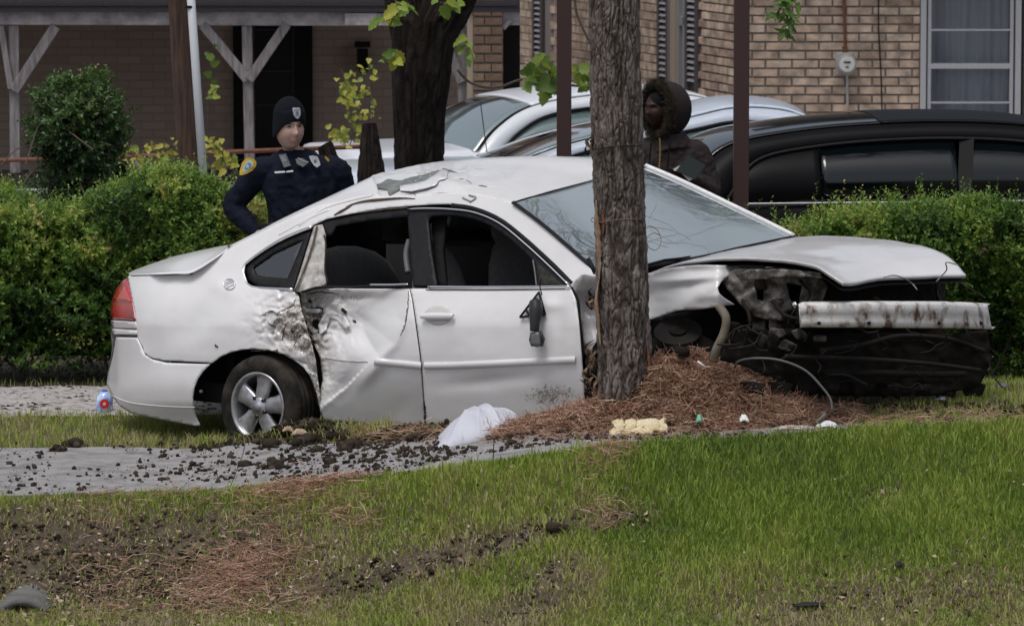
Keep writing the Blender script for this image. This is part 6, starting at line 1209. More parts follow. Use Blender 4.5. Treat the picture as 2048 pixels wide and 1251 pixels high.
def stump(cx, ybot, ytop, w, D, label, seed, lean=0, name='tree_stump'):
    s = F/D; q = [A3([P(cx, ybot, D)[0], D, .1]), P(cx, ybot, D), P(cx+lean*.5, (ybot+ytop)/2, D), P(cx+lean*.9, ytop+6, D), P(cx+lean, ytop, D)]; V, Fq, T = trunk('s', q, [w/s*1.05, w/s, w/s*.9, w/s*.72, w/s*.35], '', darkb, seed, 90, 90, .02, (9, 4))
    return tag(mk(name, V, np.concatenate([Fq]), darkb, attrs={'tint': T}, loc=q[0]), label, 'stump')
stump(742, 345, 247, 38, 35.4, 'dark round topped stump left of the forked tree', 341, -4); stump(676, 380, 288, 40, 34.6, 'dark leaning stump behind the officer shoulder', 342, -26)
stump(243, 385, 322, 26, 35.3, 'grey weathered stump among the yellow vine leaves', 343, 0)
m = MB(); m.tube([P(292, 370, 35.0), P(270, 320, 35)], .014, 8); m.tube([P(300, 372, 35.0), P(286, 330, 35)], .01, 8); tag(m.build('cut_stick', mat('pale_bark', (.24, .22, .2), .9, bump=.4), smooth=True, loc=P(292, 370, 35.0)), 'pale cut sticks leaning among the yellow vine leaves', 'stick')
# ---------------------------------------------------------------- parked cars
def sedan(label, loc, yaw, pm, gm, L=4.95, W=1.84, h=1.45, front_slope=1.0, trunk=1.0, zb=.93, top_c=.60, name='parked_car', arch=0, xw=(-1.62, -.95, .72, 1.55), ctrl=None, wend=None):
    # own axes: +x towards the bonnet; xw = foot and head of the rear window, head and foot of the windscreen
    o = thing(name, loc, label, 'car'); R = A3([[math.cos(yaw), -math.sin(yaw), 0], [math.sin(yaw), math.cos(yaw), 0], [0, 0, 1]]); lo = A3(loc)
    def T(v): return np.asarray(v, float) @ R.T+lo
    xs_ = np.linspace(-L/2, L/2, 40); u = xs_/(L/2); rd = 1-np.abs(u)**7*.35
    ztop_ = np.interp(xs_, [-L/2, -L/2+.12, xw[0], xw[3], L/2-.4, L/2], [zb-.12, zb+.03, zb+.04, zb+.03, zb-.12, zb-.33]); hw = W/2*(1-.10*np.abs(u)**3-.12*np.abs(u)**9)
    secs = []
    for x_, zt, w in zip(xs_, ztop_, hw):
        zl = .22+.12*abs(x_/(L/2))**6; secs.append([[x_, -s*w*a, zl+(zt-zl)*b] for s, a, b in [(1, .70, 0), (1, .95, .04), (1, 1.0, .35), (1, .99, .62), (1, .955, .86), (1, .90, .965), (1, .72, 1.0), (1, .3, 1.02), (-1, .3, 1.02), (-1, .72, 1.0), (-1, .90, .965), (-1, .955, .86), (-1, .99, .62), (-1, 1.0, .35), (-1, .95, .04), (-1, .70, 0)]])
    V = A3(secs).reshape(-1, 3); f = grid_faces(40, 16, True).tolist()+[tuple(range(16)), tuple(39*16+j for j in range(16))[::-1]]; body = mk('body', T(V), f, pm, o, attrs={'grime': np.zeros(len(V))})
    # greenhouse profile: u runs from the foot of the rear window over the roof to the foot of the windscreen
    prof = cat(ctrl or [(xw[0], zb), (xw[0]*.62+xw[1]*.38, zb+(h-zb)*.46), (xw[1], h-.07), (xw[1]*.6+xw[2]*.4, h), (xw[2]*.75+xw[1]*.25, h-.005), (xw[2], h-.06), (xw[2]*.45+xw[3]*.55, zb+(h-zb)*.46), (xw[3], zb)], 80)
    wb, wt = W/2*.90, W/2*top_c
    def side(z): return wb+(wt-wb)*np.clip((z-zb)/(h-zb), 0, 1)**1.25
    def strip_(i0, i1, mat_, nm, infl=0., par=o, w1=1.0):
        a = prof[i0:i1]; V = []
        for x_, z in a:
            hwd = side(z)*w1
            for t in np.linspace(-1, 1, 15): V.append([x_, t*hwd, z+infl+.035*(1-t*t)])
        V = T(V); return mk(nm, V, facecam(V, grid_faces(len(a), 15), (0, 0, 60)), mat_, par, attrs={'grime': np.zeros(len(V))}, solid=-.01)
    iA = int(np.argmin(np.abs(prof[:, 0]-(xw[1]+.02)))); iB = int(np.argmin(np.abs(prof[:, 0]-(xw[2]-.02))))
    strip_(iA-1, iB+2, pm, 'roof', .006); strip_(0, iA+1, gm, 'rear_window', 0, o, .93); strip_(iB, 80, gm, 'windscreen', 0, o, .93)
    for s in (-1, 1):
        # side sheet: pillars and rails in body colour with the glass set in, both built as strips along the profile
        inn = prof.copy(); cx_, cz = (xw[0]+xw[3])/2, zb
        lo_ = np.stack([np.interp(np.arange(80), [0, 79], [xw[0], xw[3]]), np.full(80, zb)], -1)
        n_ = 16
        def pt(i, t):
            # t=0 on the outer edge, t=1 well inside
            p = prof[i]; q_ = A3([p[0]+(cx_-p[0])*.0, p[1]]); 
            return p
        fr = []; 
        scale_c = A3([(xw[0]*.5+xw[1]*.5+xw[2]*.5+xw[3]*.5)/2, zb+.0])
        inner = scale_c+(prof-scale_c)*A3([.86-.0*arch, .80]); inner[:, 1] = np.maximum(inner[:, 1], zb+.03)
        V = []
        for i in range(80):
            for p in (prof[i], (prof[i]+inner[i])/2, inner[i]): V.append([p[0], s*(side(p[1])+.004), p[1]])
        V = T(V); mk('window_surround', V, facecam(V, grid_faces(80, 3), T([[0, s*50., 1]])[0]), pm, o, attrs={'grime': np.zeros(len(V))}, solid=.012)
        gl = []
        xs2 = np.linspace(inner[0, 0], inner[-1, 0], 60); zt = np.interp(xs2, inner[:, 0], inner[:, 1])
        cuts = [xs2[0], -.92+.1*arch, .0, xs2[-1]] if not arch else [xs2[0], -.02, xs2[-1]]
        if wend:
            cuts[-1] = wend; xx = np.linspace(wend-.02, xs2[-1], 16); zt2 = np.interp(xx, inner[:, 0], inner[:, 1])+.04; V = []
            for x_, z in zip(xx, zt2):
                for t in (0, .5, 1): zz = zb-.02+(z-zb+.02)*t; V.append([x_, s*(side(zz)+.002), zz])
            V = T(V); mk('quarter_pillar', V, facecam(V, grid_faces(16, 3), T([[0, s*50., 1]])[0]), pm, o, attrs={'grime': np.zeros(len(V))}, solid=.01)
        for a, b in zip(cuts[:-1], cuts[1:]):
            xx = np.linspace(a+.03, b-.03, 24); zt2 = np.interp(xx, inner[:, 0], inner[:, 1]); V = []
            for x_, z in zip(xx, zt2):
                for t in (0, .5, 1): zz = zb+.03+(z-zb-.03)*t; V.append([x_, s*(side(zz)-.008), zz])
            V = T(V); sw = mk('side_window', V, facecam(V, grid_faces(24, 3), T([[0, s*50., 1]])[0]), gm, o, solid=.004)
        V = []
        for i in range(80): p = inner[i]; V.append([p[0], s*(side(p[1])+.006), p[1]])
        tv, tf = tube(T(V), .012, 5); mk('window_seal', tv, tf, trimb, o)
        m = MB(); m.beam(T([[-.0, s*(side(zb)+.0), zb+.01]])[0], T([[-.06, s*(side(h-.1)), h-.1]])[0], .10, .012); m.build('b_pillar', pm, o, attrs={'grime': np.zeros(8)})
        q_ = T([[x_, s*(W/2*.93), zb-.015] for x_ in np.linspace(xw[0]+.2, xw[3]-.15, 12)]); tv, tf = tube(q_, .010, 5); mk('belt_trim', tv, tf, chrome, o)
        m = MB()
        for x_ in (-.15, .95): m.beam(T([[x_-.1, s*W/2*1.0, zb-.14]])[0], T([[x_+.08, s*W/2*1.0, zb-.14]])[0], .03, .035)
        m.build('door_handle', pm, o, attrs={'grime': np.zeros(16)})
        for x_, nm in ((-L/2+.95, 'wheel'), (L/2-.98, 'wheel')):
            c = T([[x_, s*(W/2-.12), .31]])[0]; n_v = (A3([0, s, 0]) @ R.T); tv, tf = tube([c-n_v*.1, c+n_v*.12], .32, 28); wh = mk('tyre', tv, tf, tyrem, o, bevel=.03, smooth=False); tv, tf = tube([c-n_v*.05, c+n_v*.125], .2, 20); mk('rim', tv, tf, rimm, wh, bevel=.01, smooth=False)
        m = MB(); m.ell(T([[L/2-.1, s*W*.36, zb-.38]])[0], (.16, .2, .09), 12); m.build('headlight', clearl, o, smooth=True)
        m = MB(); m.ell(T([[-L/2+.06, s*W*.38, zb-.16]])[0], (.10, .2, .12), 12); m.build('tail_light', redl, o, smooth=True)
    m = MB()
    for x_, y_ in ((.35, .38), (.35, -.38), (-.75, .38), (-.75, -.38))[:2 if xw[1] > -.5 else 4]:
        m.ell(T([[x_-.1, y_, .78]])[0], (.10, .24, .34), 10); m.ell(T([[x_-.14, y_, 1.14]])[0], (.06, .13, .10), 8)
    m.build('seats', seatm, o, smooth=True)['kind'] = 'stuff'
    m = MB(); m.tube(T([[x_, y_, .98] for x_, y_ in ((1.25, -.65), (1.25, .65))]), .09, 8); m.build('dashboard', darkin, o)
    return o, T
silver = paint('silver_white_paint', (.76, .78, .82), dust=.05); blue = paint('pale_blue_paint', (.62, .68, .78), dust=.05); blackpaint = paint('black_paint_gloss', (.004, .004, .005), rough=.5, coat=0, dust=.0, spec=.12)
tg = glass('teal_glass', (.45, .58, .56), .75, .04, 2.0, base=(.22, .30, .30)); bg_ = glass('black_car_glass', (.12, .2, .22), .85, .06, .32, base=(.003, .005, .006), spec=.25)  # teal glass: lightened base adds a painted sky reflection to the tint
def cpos(px, Y): return A3([P(px, 300, Y)[0], Y, .05])
CARA = sedan('silver white sedan nearest the brick wall with its sloping rear window showing', cpos(1222, 40.2), math.radians(22), silver, tg, L=5.0, h=1.38, arch=1, xw=(-1.5, -.92, .6, 1.4), zb=.95)
CARB = sedan('pale blue white sedan parked behind the dark posts and the hooded man', cpos(1318, 37.4), math.radians(5), blue, tg, L=4.9, h=1.45, xw=(-1.35, .12, 1.0, 1.7), zb=.98)
CARC = sedan('black sedan parked behind the right hedge', cpos(1880, 35.4), math.radians(180+7), blackpaint, bg_, L=5.2, h=1.49, xw=(-1.7, -.95, .5, 1.95), zb=.98, wend=1.02, ctrl=[(-1.7, .98), (-1.45, 1.18), (-1.05, 1.36), (-.5, 1.46), (.1, 1.49), (.7, 1.475), (1.2, 1.43), (1.6, 1.355), (1.8, 1.22), (1.95, .98)])
m = MB(); a = P(972, 310, 40.0); m.tube([P(975, 315, 38.6), P(961, 205, 38.6)], .004, 5); m.build('aerial', trimb, CARA[0])

# ---------------------------------------------------------------- people
skin = mat('skin', (.40, .25, .20), .6, bump=.3, bscale=120, col2=(.50, .33, .27), scale=22); darkskin = mat('dark_skin', (.04, .022, .017), .45)
def remesh(o, vs, sm=3):
    r = o.modifiers.new('r', 'REMESH'); r.mode = 'VOXEL'; r.voxel_size = vs; r.use_smooth_shade = True; s = o.modifiers.new('s', 'SMOOTH'); s.iterations = sm; s.factor = .5; return o
def ringloft(secs, n=20):                            # secs: centre, (rx, ry)
    V = []; w = np.linspace(0, 2*math.pi, n, endpoint=False)
    for c, (a, b) in secs: V.append(A3(c)+np.stack([a*np.cos(w), b*np.sin(w), 0*w], -1))
    V = np.concatenate(V); k = len(secs); return V, grid_faces(k, n, True).tolist()+[tuple(range(n))[::-1], tuple((k-1)*n+j for j in range(n))]
def head_mesh(c, yaw, s=1.0, n=56):
    # sculpted head facing -y before the turn
    u = np.linspace(.001, math.pi-.001, n); w = np.linspace(0, 2*math.pi, n*2, endpoint=False); U, Wq = np.meshgrid(u, w, indexing='ij')
    x = np.sin(U)*np.cos(Wq); y = np.sin(U)*np.sin(Wq); z = np.cos(U); X = .081*x; Yq = .097*y; Zq = .122*z
    low = np.clip(-z, 0, 1); X = X*(1-.15*low**1.8); Yq = np.where(y < 0, Yq*(1-.10*low**2), Yq*(1-.28*low)); f = np.clip(-y, 0, 1)**1.5
    g = lambda cx, cz, sx, sz: np.exp(-((X-cx)/sx)**2-((Zq-cz)/sz)**2)
    d = .026*g(0, -.024, .0125, .015)+.014*g(0, .002, .008, .03)-.018*g(.031, .017, .017, .012)-.018*g(-.031, .017, .017, .012)+.011*g(0, .036, .05, .009)
    d = d+.006*g(0, -.058, .022, .007)+.006*g(0, -.070, .019, .006)-.003*g(0, -.0635, .026, .0028)+.010*g(0, -.098, .026, .018)+.005*g(.045, -.03, .02, .025)+.005*g(-.045, -.03, .02, .025)-.003*g(0, -.082, .02, .006)
    Yq = Yq-d*(f > 0)*np.minimum(f*3, 1); V = np.stack([X, Yq, Zq], -1).reshape(-1, 3); Fq = grid_faces(n, n*2, True).tolist()+[tuple(range(2*n))[::-1], tuple((n-1)*2*n+j for j in range(2*n))]
    cs, sn = math.cos(yaw), math.sin(yaw); R = A3([[cs, -sn, 0], [sn, cs, 0], [0, 0, 1]]); return V*s @ R.T+A3(c), Fq, R
def hand(m, wrist, d, side, s=1.0):
    d = A3(d)/np.linalg.norm(d); a = np.cross(d, A3([0, 0, 1.])); a = a/np.linalg.norm(a); m.ell(A3(wrist)+d*.045, (.042, .016, .048), 10, np.stack([a, np.cross(d, a), d], 1))
    for k, (o_, L) in enumerate(((-.030, .062), (-.010, .075), (.010, .07), (.029, .055))):
        b = A3(wrist)+d*.08+a*o_; n_ = np.cross(d, a); m.tube(cat([b-d*.02, b+d*L*.5, b+d*L*.9-n_*.018*side], 8), np.linspace(.0095, .007, 8), 7)
    b = A3(wrist)+d*.035+a*.034; m.tube(cat([b-a*.01, b+a*.022+d*.025, b+a*.022+d*.055], 8), np.linspace(.0115, .0085, 8), 7)
def person(label, H0_, headc, yaw_h, joints, skinm, s=1.0):
    pass
# officer ------------------------------------------------------------------
DO = 31.95; q = lambda px, py, dy=0.: P(px, py, DO+dy); s = F/DO
ground_z = float(zg(q(590, 500)[0], DO)); hc = q(579, 257, -.02)
hipc = q(600, 520); hipc[2] = ground_z+.95; neck = q(585, 305, .03)
m = MB(); V, Fq, RH = head_mesh(hc, math.radians(24), 1.13); m.add(V, Fq)
m.tube(cat([hc+A3([0, .03, -.07]), q(585, 318, .05)], 6), [.058, .056, .056, .058, .062, .066], 16)
tor = lambda k: [(q(588, 298, .05), (.075*k, .07*k)), (q(592, 308, .05), (.13*k, .085*k)), (q(596, 318, .04), (.175*k, .10*k)), (q(600, 332, .04), (.215*k, .12*k)), (q(602, 350, .03), (.232*k, .13*k)), (q(603, 380, .02), (.225*k, .145*k)), (q(603, 420, .02), (.19*k, .14*k)), (q(603, 460, .02), (.18*k, .135*k)), (hipc+A3([0, 0, .02]), (.185*k, .13*k)), (hipc-A3([0, 0, .09]), (.18*k, .125*k))]
V, Fq = ringloft(tor(.94)); m.add(V, Fq)
rs_, re_, rw_ = q(521, 342, .03), q(466, 412, .10), q(516, 470, -.06); ls_, le_, lw_ = q(674, 342, .02), q(700, 425, .08), q(706, 510, .0)
def arms(m, k=1.0, lim=1.0):
    for a, b, c in ((rs_, re_, rw_), (ls_, le_, lw_)): m.tube(cat([a+(A3(neck)-a)*.5+A3([0, 0, -.035]), a+(A3(neck)-a)*.18+A3([0, 0, -.012]), a, (a+b)/2+A3([0, 0, .008]), b, (b+c)/2, b+(c-b)*lim], 30), np.interp(np.linspace(0, 1, 30), [0, .2, .45, .65, .8, 1], A3([.058, .068, .056, .052, .047, .034])*k), 16)
arms(m); 
def hand2(m, w, tgt): hand(m, w, A3(tgt)-A3(w), 1)
hand2(m, rw_, rw_+A3([.06, -.02, -.05])); hand2(m, lw_, lw_+A3([.0, -.02, -.09]))
for sx in (-1, 1):
    h_ = hipc+A3([.09*sx, 0, -.05]); kn = A3([hipc[0]+.11*sx, DO-.02, ground_z+.50]); an = A3([hipc[0]+.12*sx, DO+.02, ground_z+.09]); m.tube(cat([h_, (h_+kn)/2, kn, (kn+an)/2+A3([0, .02, .04]), an], 24), np.interp(np.linspace(0, 1, 24), [0, .5, .7, 1], [.09, .062, .058, .042]), 14); m.ell(an+A3([0, -.07, -.05]), (.048, .13, .042), 12)
off = remesh(m.build('person', skin, loc=(hipc[0], DO, ground_z)), .0042, 2)
tag(off, 'police officer in navy uniform and beanie, one hand on the hip, watching beside the hedge', 'person')
navy = mat('navy_cloth', (.005, .007, .015), .9, bump=.35, bscale=14, col2=(.007, .010, .020), scale=5); beanm = mat('beanie_knit', (.007, .008, .012), .95, bump=.9, bscale=160, stretch=(1, 1, .15))
m = MB(); V, Fq = ringloft(tor(1.12)[:9]); m.add(V, Fq); arms(m, 1.34, .97); m.tube(cat([q(585, 300, .05), q(587, 322, .05)], 5), [.078, .084, .09, .11, .13], 18)
jk = remesh(m.build('jacket', navy, off, smooth=True), .009, 4)
tx = bpy.data.textures.new('folds', 'CLOUDS'); tx.noise_scale = .055; tx.noise_depth = 2; dm = jk.modifiers.new('d', 'DISPLACE'); dm.texture = tx; dm.strength = .024; dm.mid_level = .5; dm.texture_coords = 'GLOBAL'
m = MB(); V, Fq = ringloft([(hipc+A3([0, 0, .06]), (.19, .14)), (hipc-A3([0, 0, .1]), (.19, .135))]); m.add(V, Fq)
for sx in (-1, 1):
    h_ = hipc+A3([.09*sx, 0, -.05]); kn = A3([hipc[0]+.11*sx, DO-.02, ground_z+.50]); an = A3([hipc[0]+.12*sx, DO+.02, ground_z+.05]); m.tube(cat([h_, (h_+kn)/2, kn, an], 24), np.interp(np.linspace(0, 1, 24), [0, .5, .7, 1], [.10, .078, .074, .066]), 16)
remesh(m.build('trousers', navy, off, smooth=True), .012, 3)
m = MB()
for sx in (-1, 1): an = A3([hipc[0]+.12*sx, DO+.02, ground_z+.09]); m.ell(an+A3([0, -.07, -.045]), (.054, .14, .045), 14)
m.build('boot', blackp, off, smooth=True)
m = MB(); w = np.linspace(0, 2*math.pi, 30, endpoint=False); c = hipc+A3([0, 0, .06]); V = np.concatenate([np.stack([c[0]+a*np.cos(w), c[1]+b_*np.sin(w), 0*w+c[2]+dz], -1) for a, b_, dz in ((.20, .15, -.028), (.21, .16, -.028), (.21, .16, .028), (.20, .15, .028))]); m.add(V, grid_faces(4, 30, True)); m.build('duty_belt', blackp, off)
# beanie
n = 44; u = np.linspace(.001, 1.72, 26); w = np.linspace(0, 2*math.pi, n, endpoint=False); U, Wq = np.meshgrid(u, w, indexing='ij'); X = .098*np.sin(U)*np.cos(Wq); Yq = .122*np.sin(U)*np.sin(Wq); Zq = .128*np.cos(U)**1; Zq = np.where(Zq > 0, Zq*1.08, Zq)+.052
fr_ = np.clip(-np.sin(Wq), 0, 1); Zq = np.where(U > 1.2, Zq-(1-fr_)*(U-1.2)*.20+.014*fr_, Zq); V = np.stack([X, Yq+.004, Zq+.010], -1).reshape(-1, 3) @ RH.T+hc; bn_ = mk('beanie', V, facecam(V, grid_faces(26, n, True), (0, 0, 60)), beanm, off, solid=-.006)
def onhead(x_, z_, out=.0): 
    y_ = -.122*math.sqrt(max(0, 1-(x_/.098)**2))*math.sqrt(max(.05, 1-(max(z_-.062, 0)/.138)**2))-out; return A3([x_, y_, z_]) @ RH.T+hc
silv = mat('silver_badge', (.34, .35, .38), .4, metal=.35, bump=.3, bscale=300); dkb = mat('badge_dark', (.08, .08, .1), .5)
def shield(s_): return [(x_*s_, z_*s_) for x_, z_ in [(-.9, .75), (-.5, .95), (0, .82), (.5, .95), (.9, .75), (.85, .1), (.8, -.35), (.45, -.85), (0, -1.1), (-.45, -.85), (-.8, -.35), (-.85, .1)]]
def plate(name, pts, fn, m_, par, th=.004):
    V = A3([fn(a, b) for a, b in pts]+[fn(a, b, th) for a, b in pts]); n = len(pts); return mk(name, V, [tuple(range(n, 2*n)), tuple(range(n))[::-1]]+[(i, (i+1) % n, n+(i+1) % n, n+i) for i in range(n)], m_, par, smooth=False)
hb = plate('hat_badge', shield(.030), lambda a, b, o_=0: onhead(a+.004, b*1.2+.108, .006+o_), silv, bn_)
plate('badge_centre', [(.008*math.cos(t), .008*math.sin(t)) for t in np.linspace(0, 6.28, 12, endpoint=False)], lambda a, b, o_=0: onhead(a+.004, b+.108, .011+o_), dkb, hb, .002)
for dz, ww in ((.019, .018), (-.012, .013)): plate('badge_band', [(-ww, -.003), (ww, -.003), (ww, .003), (-ww, .003)], lambda a, b, o_=0: onhead(a+.004, b+.108+dz, .011+o_), mat('badge_band', (.2, .2, .24), .5), hb, .0015)
# face details
def face(x_, y_, z_): return A3([x_, y_, z_])*1.13 @ RH.T+hc
eyem = mat('eye_white', (.22, .18, .165), .3); irism = mat('iris', (.02, .015, .012), .2); lipm = mat('lip', (.26, .11, .095), .7); browm = mat('eyebrow', (.045, .026, .02), .9)
for sx in (-1, 1):
    m = MB(); m.ell(face(.030*sx, -.0715, .017), (.0135, .008, .0052), 12); e_ = m.build('eye', eyem, off, smooth=True); m = MB(); m.ell(face(.031*sx, -.0775, .017), (.0068, .004, .0058), 10); m.build('iris', irism, e_, smooth=True)
    m = MB(); m.tube(cat([face(.013*sx, -.091, .030), face(.030*sx, -.087, .035), face(.046*sx, -.074, .030)], 10), [.003, .005, .0055, .0055, .0055, .005, .005, .004, .003, .002], 6); m.build('eyebrow', browm, off, smooth=True)
    m = MB(); m.ell(face(.077*sx, .004, .0), (.009, .02, .03), 12); m.build('ear', skin, off, smooth=True)
m = MB(); m.tube(cat([face(-.024, -.086, -.064), face(-.008, -.0975, -.060), face(0, -.098, -.0615), face(.008, -.0975, -.060), face(.024, -.086, -.064)], 14), [.001]+[.0042]*12+[.001], 7); m.tube(cat([face(-.02, -.088, -.068), face(0, -.098, -.072), face(.02, -.088, -.068)], 10), [.001]+[.0045]*8+[.001], 7); m.build('lips', lipm, off, smooth=True)
# chest equipment, patches and name strip: set on the front of the jacket
def chest(px, py, out=0.): 
    dx = (px-602)/s; dz = 0; dep = .163*math.sqrt(max(.08, 1-(dx/.24)**2)); sh = .045*np.clip((350-py)/30., 0, 1.2); return P(px, py, DO+.02-dep-.012+sh-out)
def cplate(name, pts, m_, par, th=.006, out=0.): return plate(name, pts, lambda a, b, o_=0: chest(a, b, o_+out), m_, par, th)
br = cplate('body_radio', [(557, 309), (572, 307), (582, 331), (568, 335)], mat('radio_grey', (.06, .065, .07), .5), jk, .03); cplate('radio_face', [(560, 311), (570, 310), (575, 322), (565, 324)], mat('radio_face', (.12, .14, .15), .4), br, .003, .03)
cplate('name_strip', [(549, 343), (570, 341.5), (571, 345), (549.5, 346.5)], mat('white_thread', (.5, .5, .5), .7), jk, .002, .004); cplate('name_strip', [(573, 341.5), (586, 340), (586.5, 343.5), (573, 345)], MATS['white_thread'], jk, .002, .004)
cplate('lapel_mic', [(591, 318), (604, 316), (618, 324), (606, 334), (594, 328)], MATS['radio_grey'], jk, .02, .0)
line_m = MB(); q_ = cat([(596, 316), (606, 322), (616, 325)], 8); line_m.tube(A3([chest(a, b, .022) for a, b in q_]), .004, 5); line_m.build('mic_edge', mat('mic_silver', (.25, .25, .26), .4), jk)
cb = cplate('chest_badge', [(618, 312), (626, 311), (635, 313), (639, 322), (641, 330), (634, 335), (628, 331), (622, 322)], silv, jk, .004, .006); cplate('badge_centre', [(628, 320), (632, 319), (634, 323), (631, 326), (627.5, 324)], dkb, cb, .002, .011)
cplate('pocket_flap', [(550, 366), (598, 363), (597, 369), (551, 373)], mat('navy_dark', (.005, .007, .014), .9), jk, .008, .0); cplate('pocket_flap', [(622, 358), (655, 357), (654, 364), (623, 364)], MATS['navy_dark'], jk, .008, .0)
# shoulder patches
gold = mat('gold_thread', (.62, .40, .03), .7, bump=.3, bscale=200); pblue = mat('patch_blue', (.10, .22, .34), .7); pgrn = mat('patch_pale', (.42, .5, .42), .7)
def sleeve(px, py, out=0.): return P(px, py, DO-.098+.0016*abs(px-505)-out)
def spl(name, pts, m_, par, th=.004, out=0.): return plate(name, pts, lambda a, b, o_=0: sleeve(a, b, o_+out), m_, par, th)
p1 = spl('shoulder_patch', [(479, 350), (479, 342), (484, 326), (492, 316), (499, 314), (508, 318), (513, 324), (512, 332), (504, 341), (494, 347), (485, 350)], gold, jk, .004, .0)
p2 = spl('patch_field', [(484, 344), (486, 332), (493, 322), (500, 319), (507, 325), (506, 332), (498, 340), (490, 344)], pgrn, p1, .002, .006); spl('patch_centre', [(489, 338), (491, 330), (497, 325), (503, 328), (500, 335), (494, 339)], pblue, p1, .002, .009)
spl('patch_star', [(495, 328), (496.5, 331), (499.5, 331), (497, 333.5), (498, 336.5), (495, 335), (492, 336.5), (493, 333.5), (490.8, 331), (494, 331)], MATS['white_thread'], p1, .0015, .0115)
plate('shoulder_patch', [(650, 312), (656, 316), (666, 330), (666, 333), (658, 326), (650, 316)], lambda a, b, o_=0: P(a, b, DO-.05-o_+.002*(a-650)), gold, jk, .004)
# hooded man --------------------------------------------------------------
DM = 33.7; q = lambda px, py, dy=0.: P(px, py, DM+dy); sM = F/DM; gz = float(zg(q(1340, 400)[0], DM)); hc2 = q(1317, 219, .02); hip2 = q(1345, 500, .05); hip2[2] = gz+.93
m = MB(); V, Fq, RM = head_mesh(hc2, math.radians(-42), 1.04); m.add(V, Fq); m.tube([hc2+A3([.01, .03, -.08]), q(1330, 285, .06)], [.058, .065], 14)
tor2 = lambda k: [(q(1338, 290, .05), (.13*k, .09*k)), (q(1340, 305, .05), (.19*k, .12*k)), (q(1343, 335, .05), (.22*k, .14*k)), (q(1345, 380, .05), (.22*k, .15*k)), (q(1345, 440, .05), (.21*k, .15*k)), (hip2, (.2*k, .14*k))]
V, Fq = ringloft(tor2(.92)); m.add(V, Fq)
S1, E1, W1 = q(1396, 305, .05), q(1424, 380, .0), q(1372, 352, -.24); S2_, E2, W2_ = q(1284, 305, .05), q(1262, 385, .0), q(1318, 368, -.22)
def arms2(m, k=1., lim=1.):
    for a, b, c in ((S1, E1, W1), (S2_, E2, W2_)): m.tube(cat([a+(q(1340, 300, .05)-a)*.3, a, (a+b)/2, b, (b+c)/2, b+(c-b)*lim], 30), np.interp(np.linspace(0, 1, 30), [0, .2, .6, .8, 1], A3([.07, .07, .055, .047, .033])*k), 16)
arms2(m); hand(m, W1, A3([-.6, -.35, .25]), 1); hand(m, W2_, A3([.6, -.3, .2]), 1)
for sx in (-1, 1):
    h_ = hip2+A3([.09*sx, 0, -.05]); kn = A3([hip2[0]+.1*sx, DM+.03, gz+.5]); an = A3([hip2[0]+.1*sx, DM+.06, gz+.08]); m.tube(cat([h_, kn, an], 20), np.linspace(.09, .045, 20), 14); m.ell(an+A3([0, -.07, -.04]), (.05, .13, .042), 12)
man = remesh(m.build('person', darkskin, loc=(hip2[0], DM, gz)), .0075, 2); tag(man, 'man in dark brown coat with fur trimmed hood reading a folder beside the pine', 'person')
coat = mat('brown_coat', (.014, .009, .009), .8, bump=.5, bscale=16, col2=(.024, .016, .016), scale=5, spec=.3); fur = mat('fur_trim', (.065, .045, .025), .95, bump=1, bscale=120, src='attr', attr='tint', stops=[(0, (.010, .007, .005)), (.6, (.04, .028, .016)), (1, (.10, .075, .04))])
m = MB(); V, Fq = ringloft(tor2(1.1)); m.add(V, Fq); arms2(m, 1.15, .95); m.tube([q(1335, 270, .07), q(1340, 300, .06)], [.12, .16], 18)
ck = remesh(m.build('coat', coat, man, smooth=True), .010, 4); dm = ck.modifiers.new('d', 'DISPLACE'); dm.texture = tx; dm.strength = .028; dm.mid_level = .5; dm.texture_coords = 'GLOBAL'
n = 40; u = np.linspace(.001, 2.5, 30); w = np.linspace(0, 2*math.pi, n, endpoint=False); U, Wq = np.meshgrid(u, w, indexing='ij')   # hood: bag open towards the face
hx = .128*np.sin(U)*np.cos(Wq); hz = .165*np.sin(U)*np.sin(Wq); hy = .16*np.cos(U); keep = 2.05; U2 = U/2.5*keep; V = np.stack([.125*np.sin(U2)*np.cos(Wq), .19*np.cos(U2), .178*np.sin(U2)*np.sin(Wq)], -1).reshape(-1, 3)
hoodc = hc2+A3([.055, .03, .0]); Rh_ = A3([[math.cos(-.8), -math.sin(-.8), 0], [math.sin(-.8), math.cos(-.8), 0], [0, 0, 1]]); V = V @ Rh_.T+hoodc; mk('hood', V, grid_faces(30, n, True)[:, ::-1], coat, man, solid=.012)
w = np.linspace(0, 2*math.pi, 60); rim_ = np.stack([.112*np.cos(w), np.full(60, -.088), .158*np.sin(w)], -1) @ Rh_.T+hoodc; r = np.random.default_rng(402); n = 5200; i = r.integers(0, 60, n); c0 = rim_[i]; out = np.stack([np.cos(w[i]), r.normal(-.35, .5, n), np.sin(w[i])], -1) @ Rh_.T+r.normal(0, .35, (n, 3))
V, Fq, T = strands(c0+out*.020+r.normal(0, .012, (n, 3)), r.uniform(.025, .055, n), r.uniform(.0009, .0016, n), r.uniform(0, 1, n), 403, 1); mk('fur_trim', V, Fq, fur, man, smooth=False, attrs={'tint': T})
tv, tf = tube(rim_, .007, 10, False); mk('hood_edge', tv, tf, fur, man, attrs={'tint': np.full(len(tv), .2)})
m = MB(); m.ell(hc2+A3([0, .008, .05]), (.082, .103, .08), 18); m.build('cap', mat('black_knit', (.008, .007, .007), .95), man, smooth=True)
def coatf(px, py): return P(px, py, DM-.115)
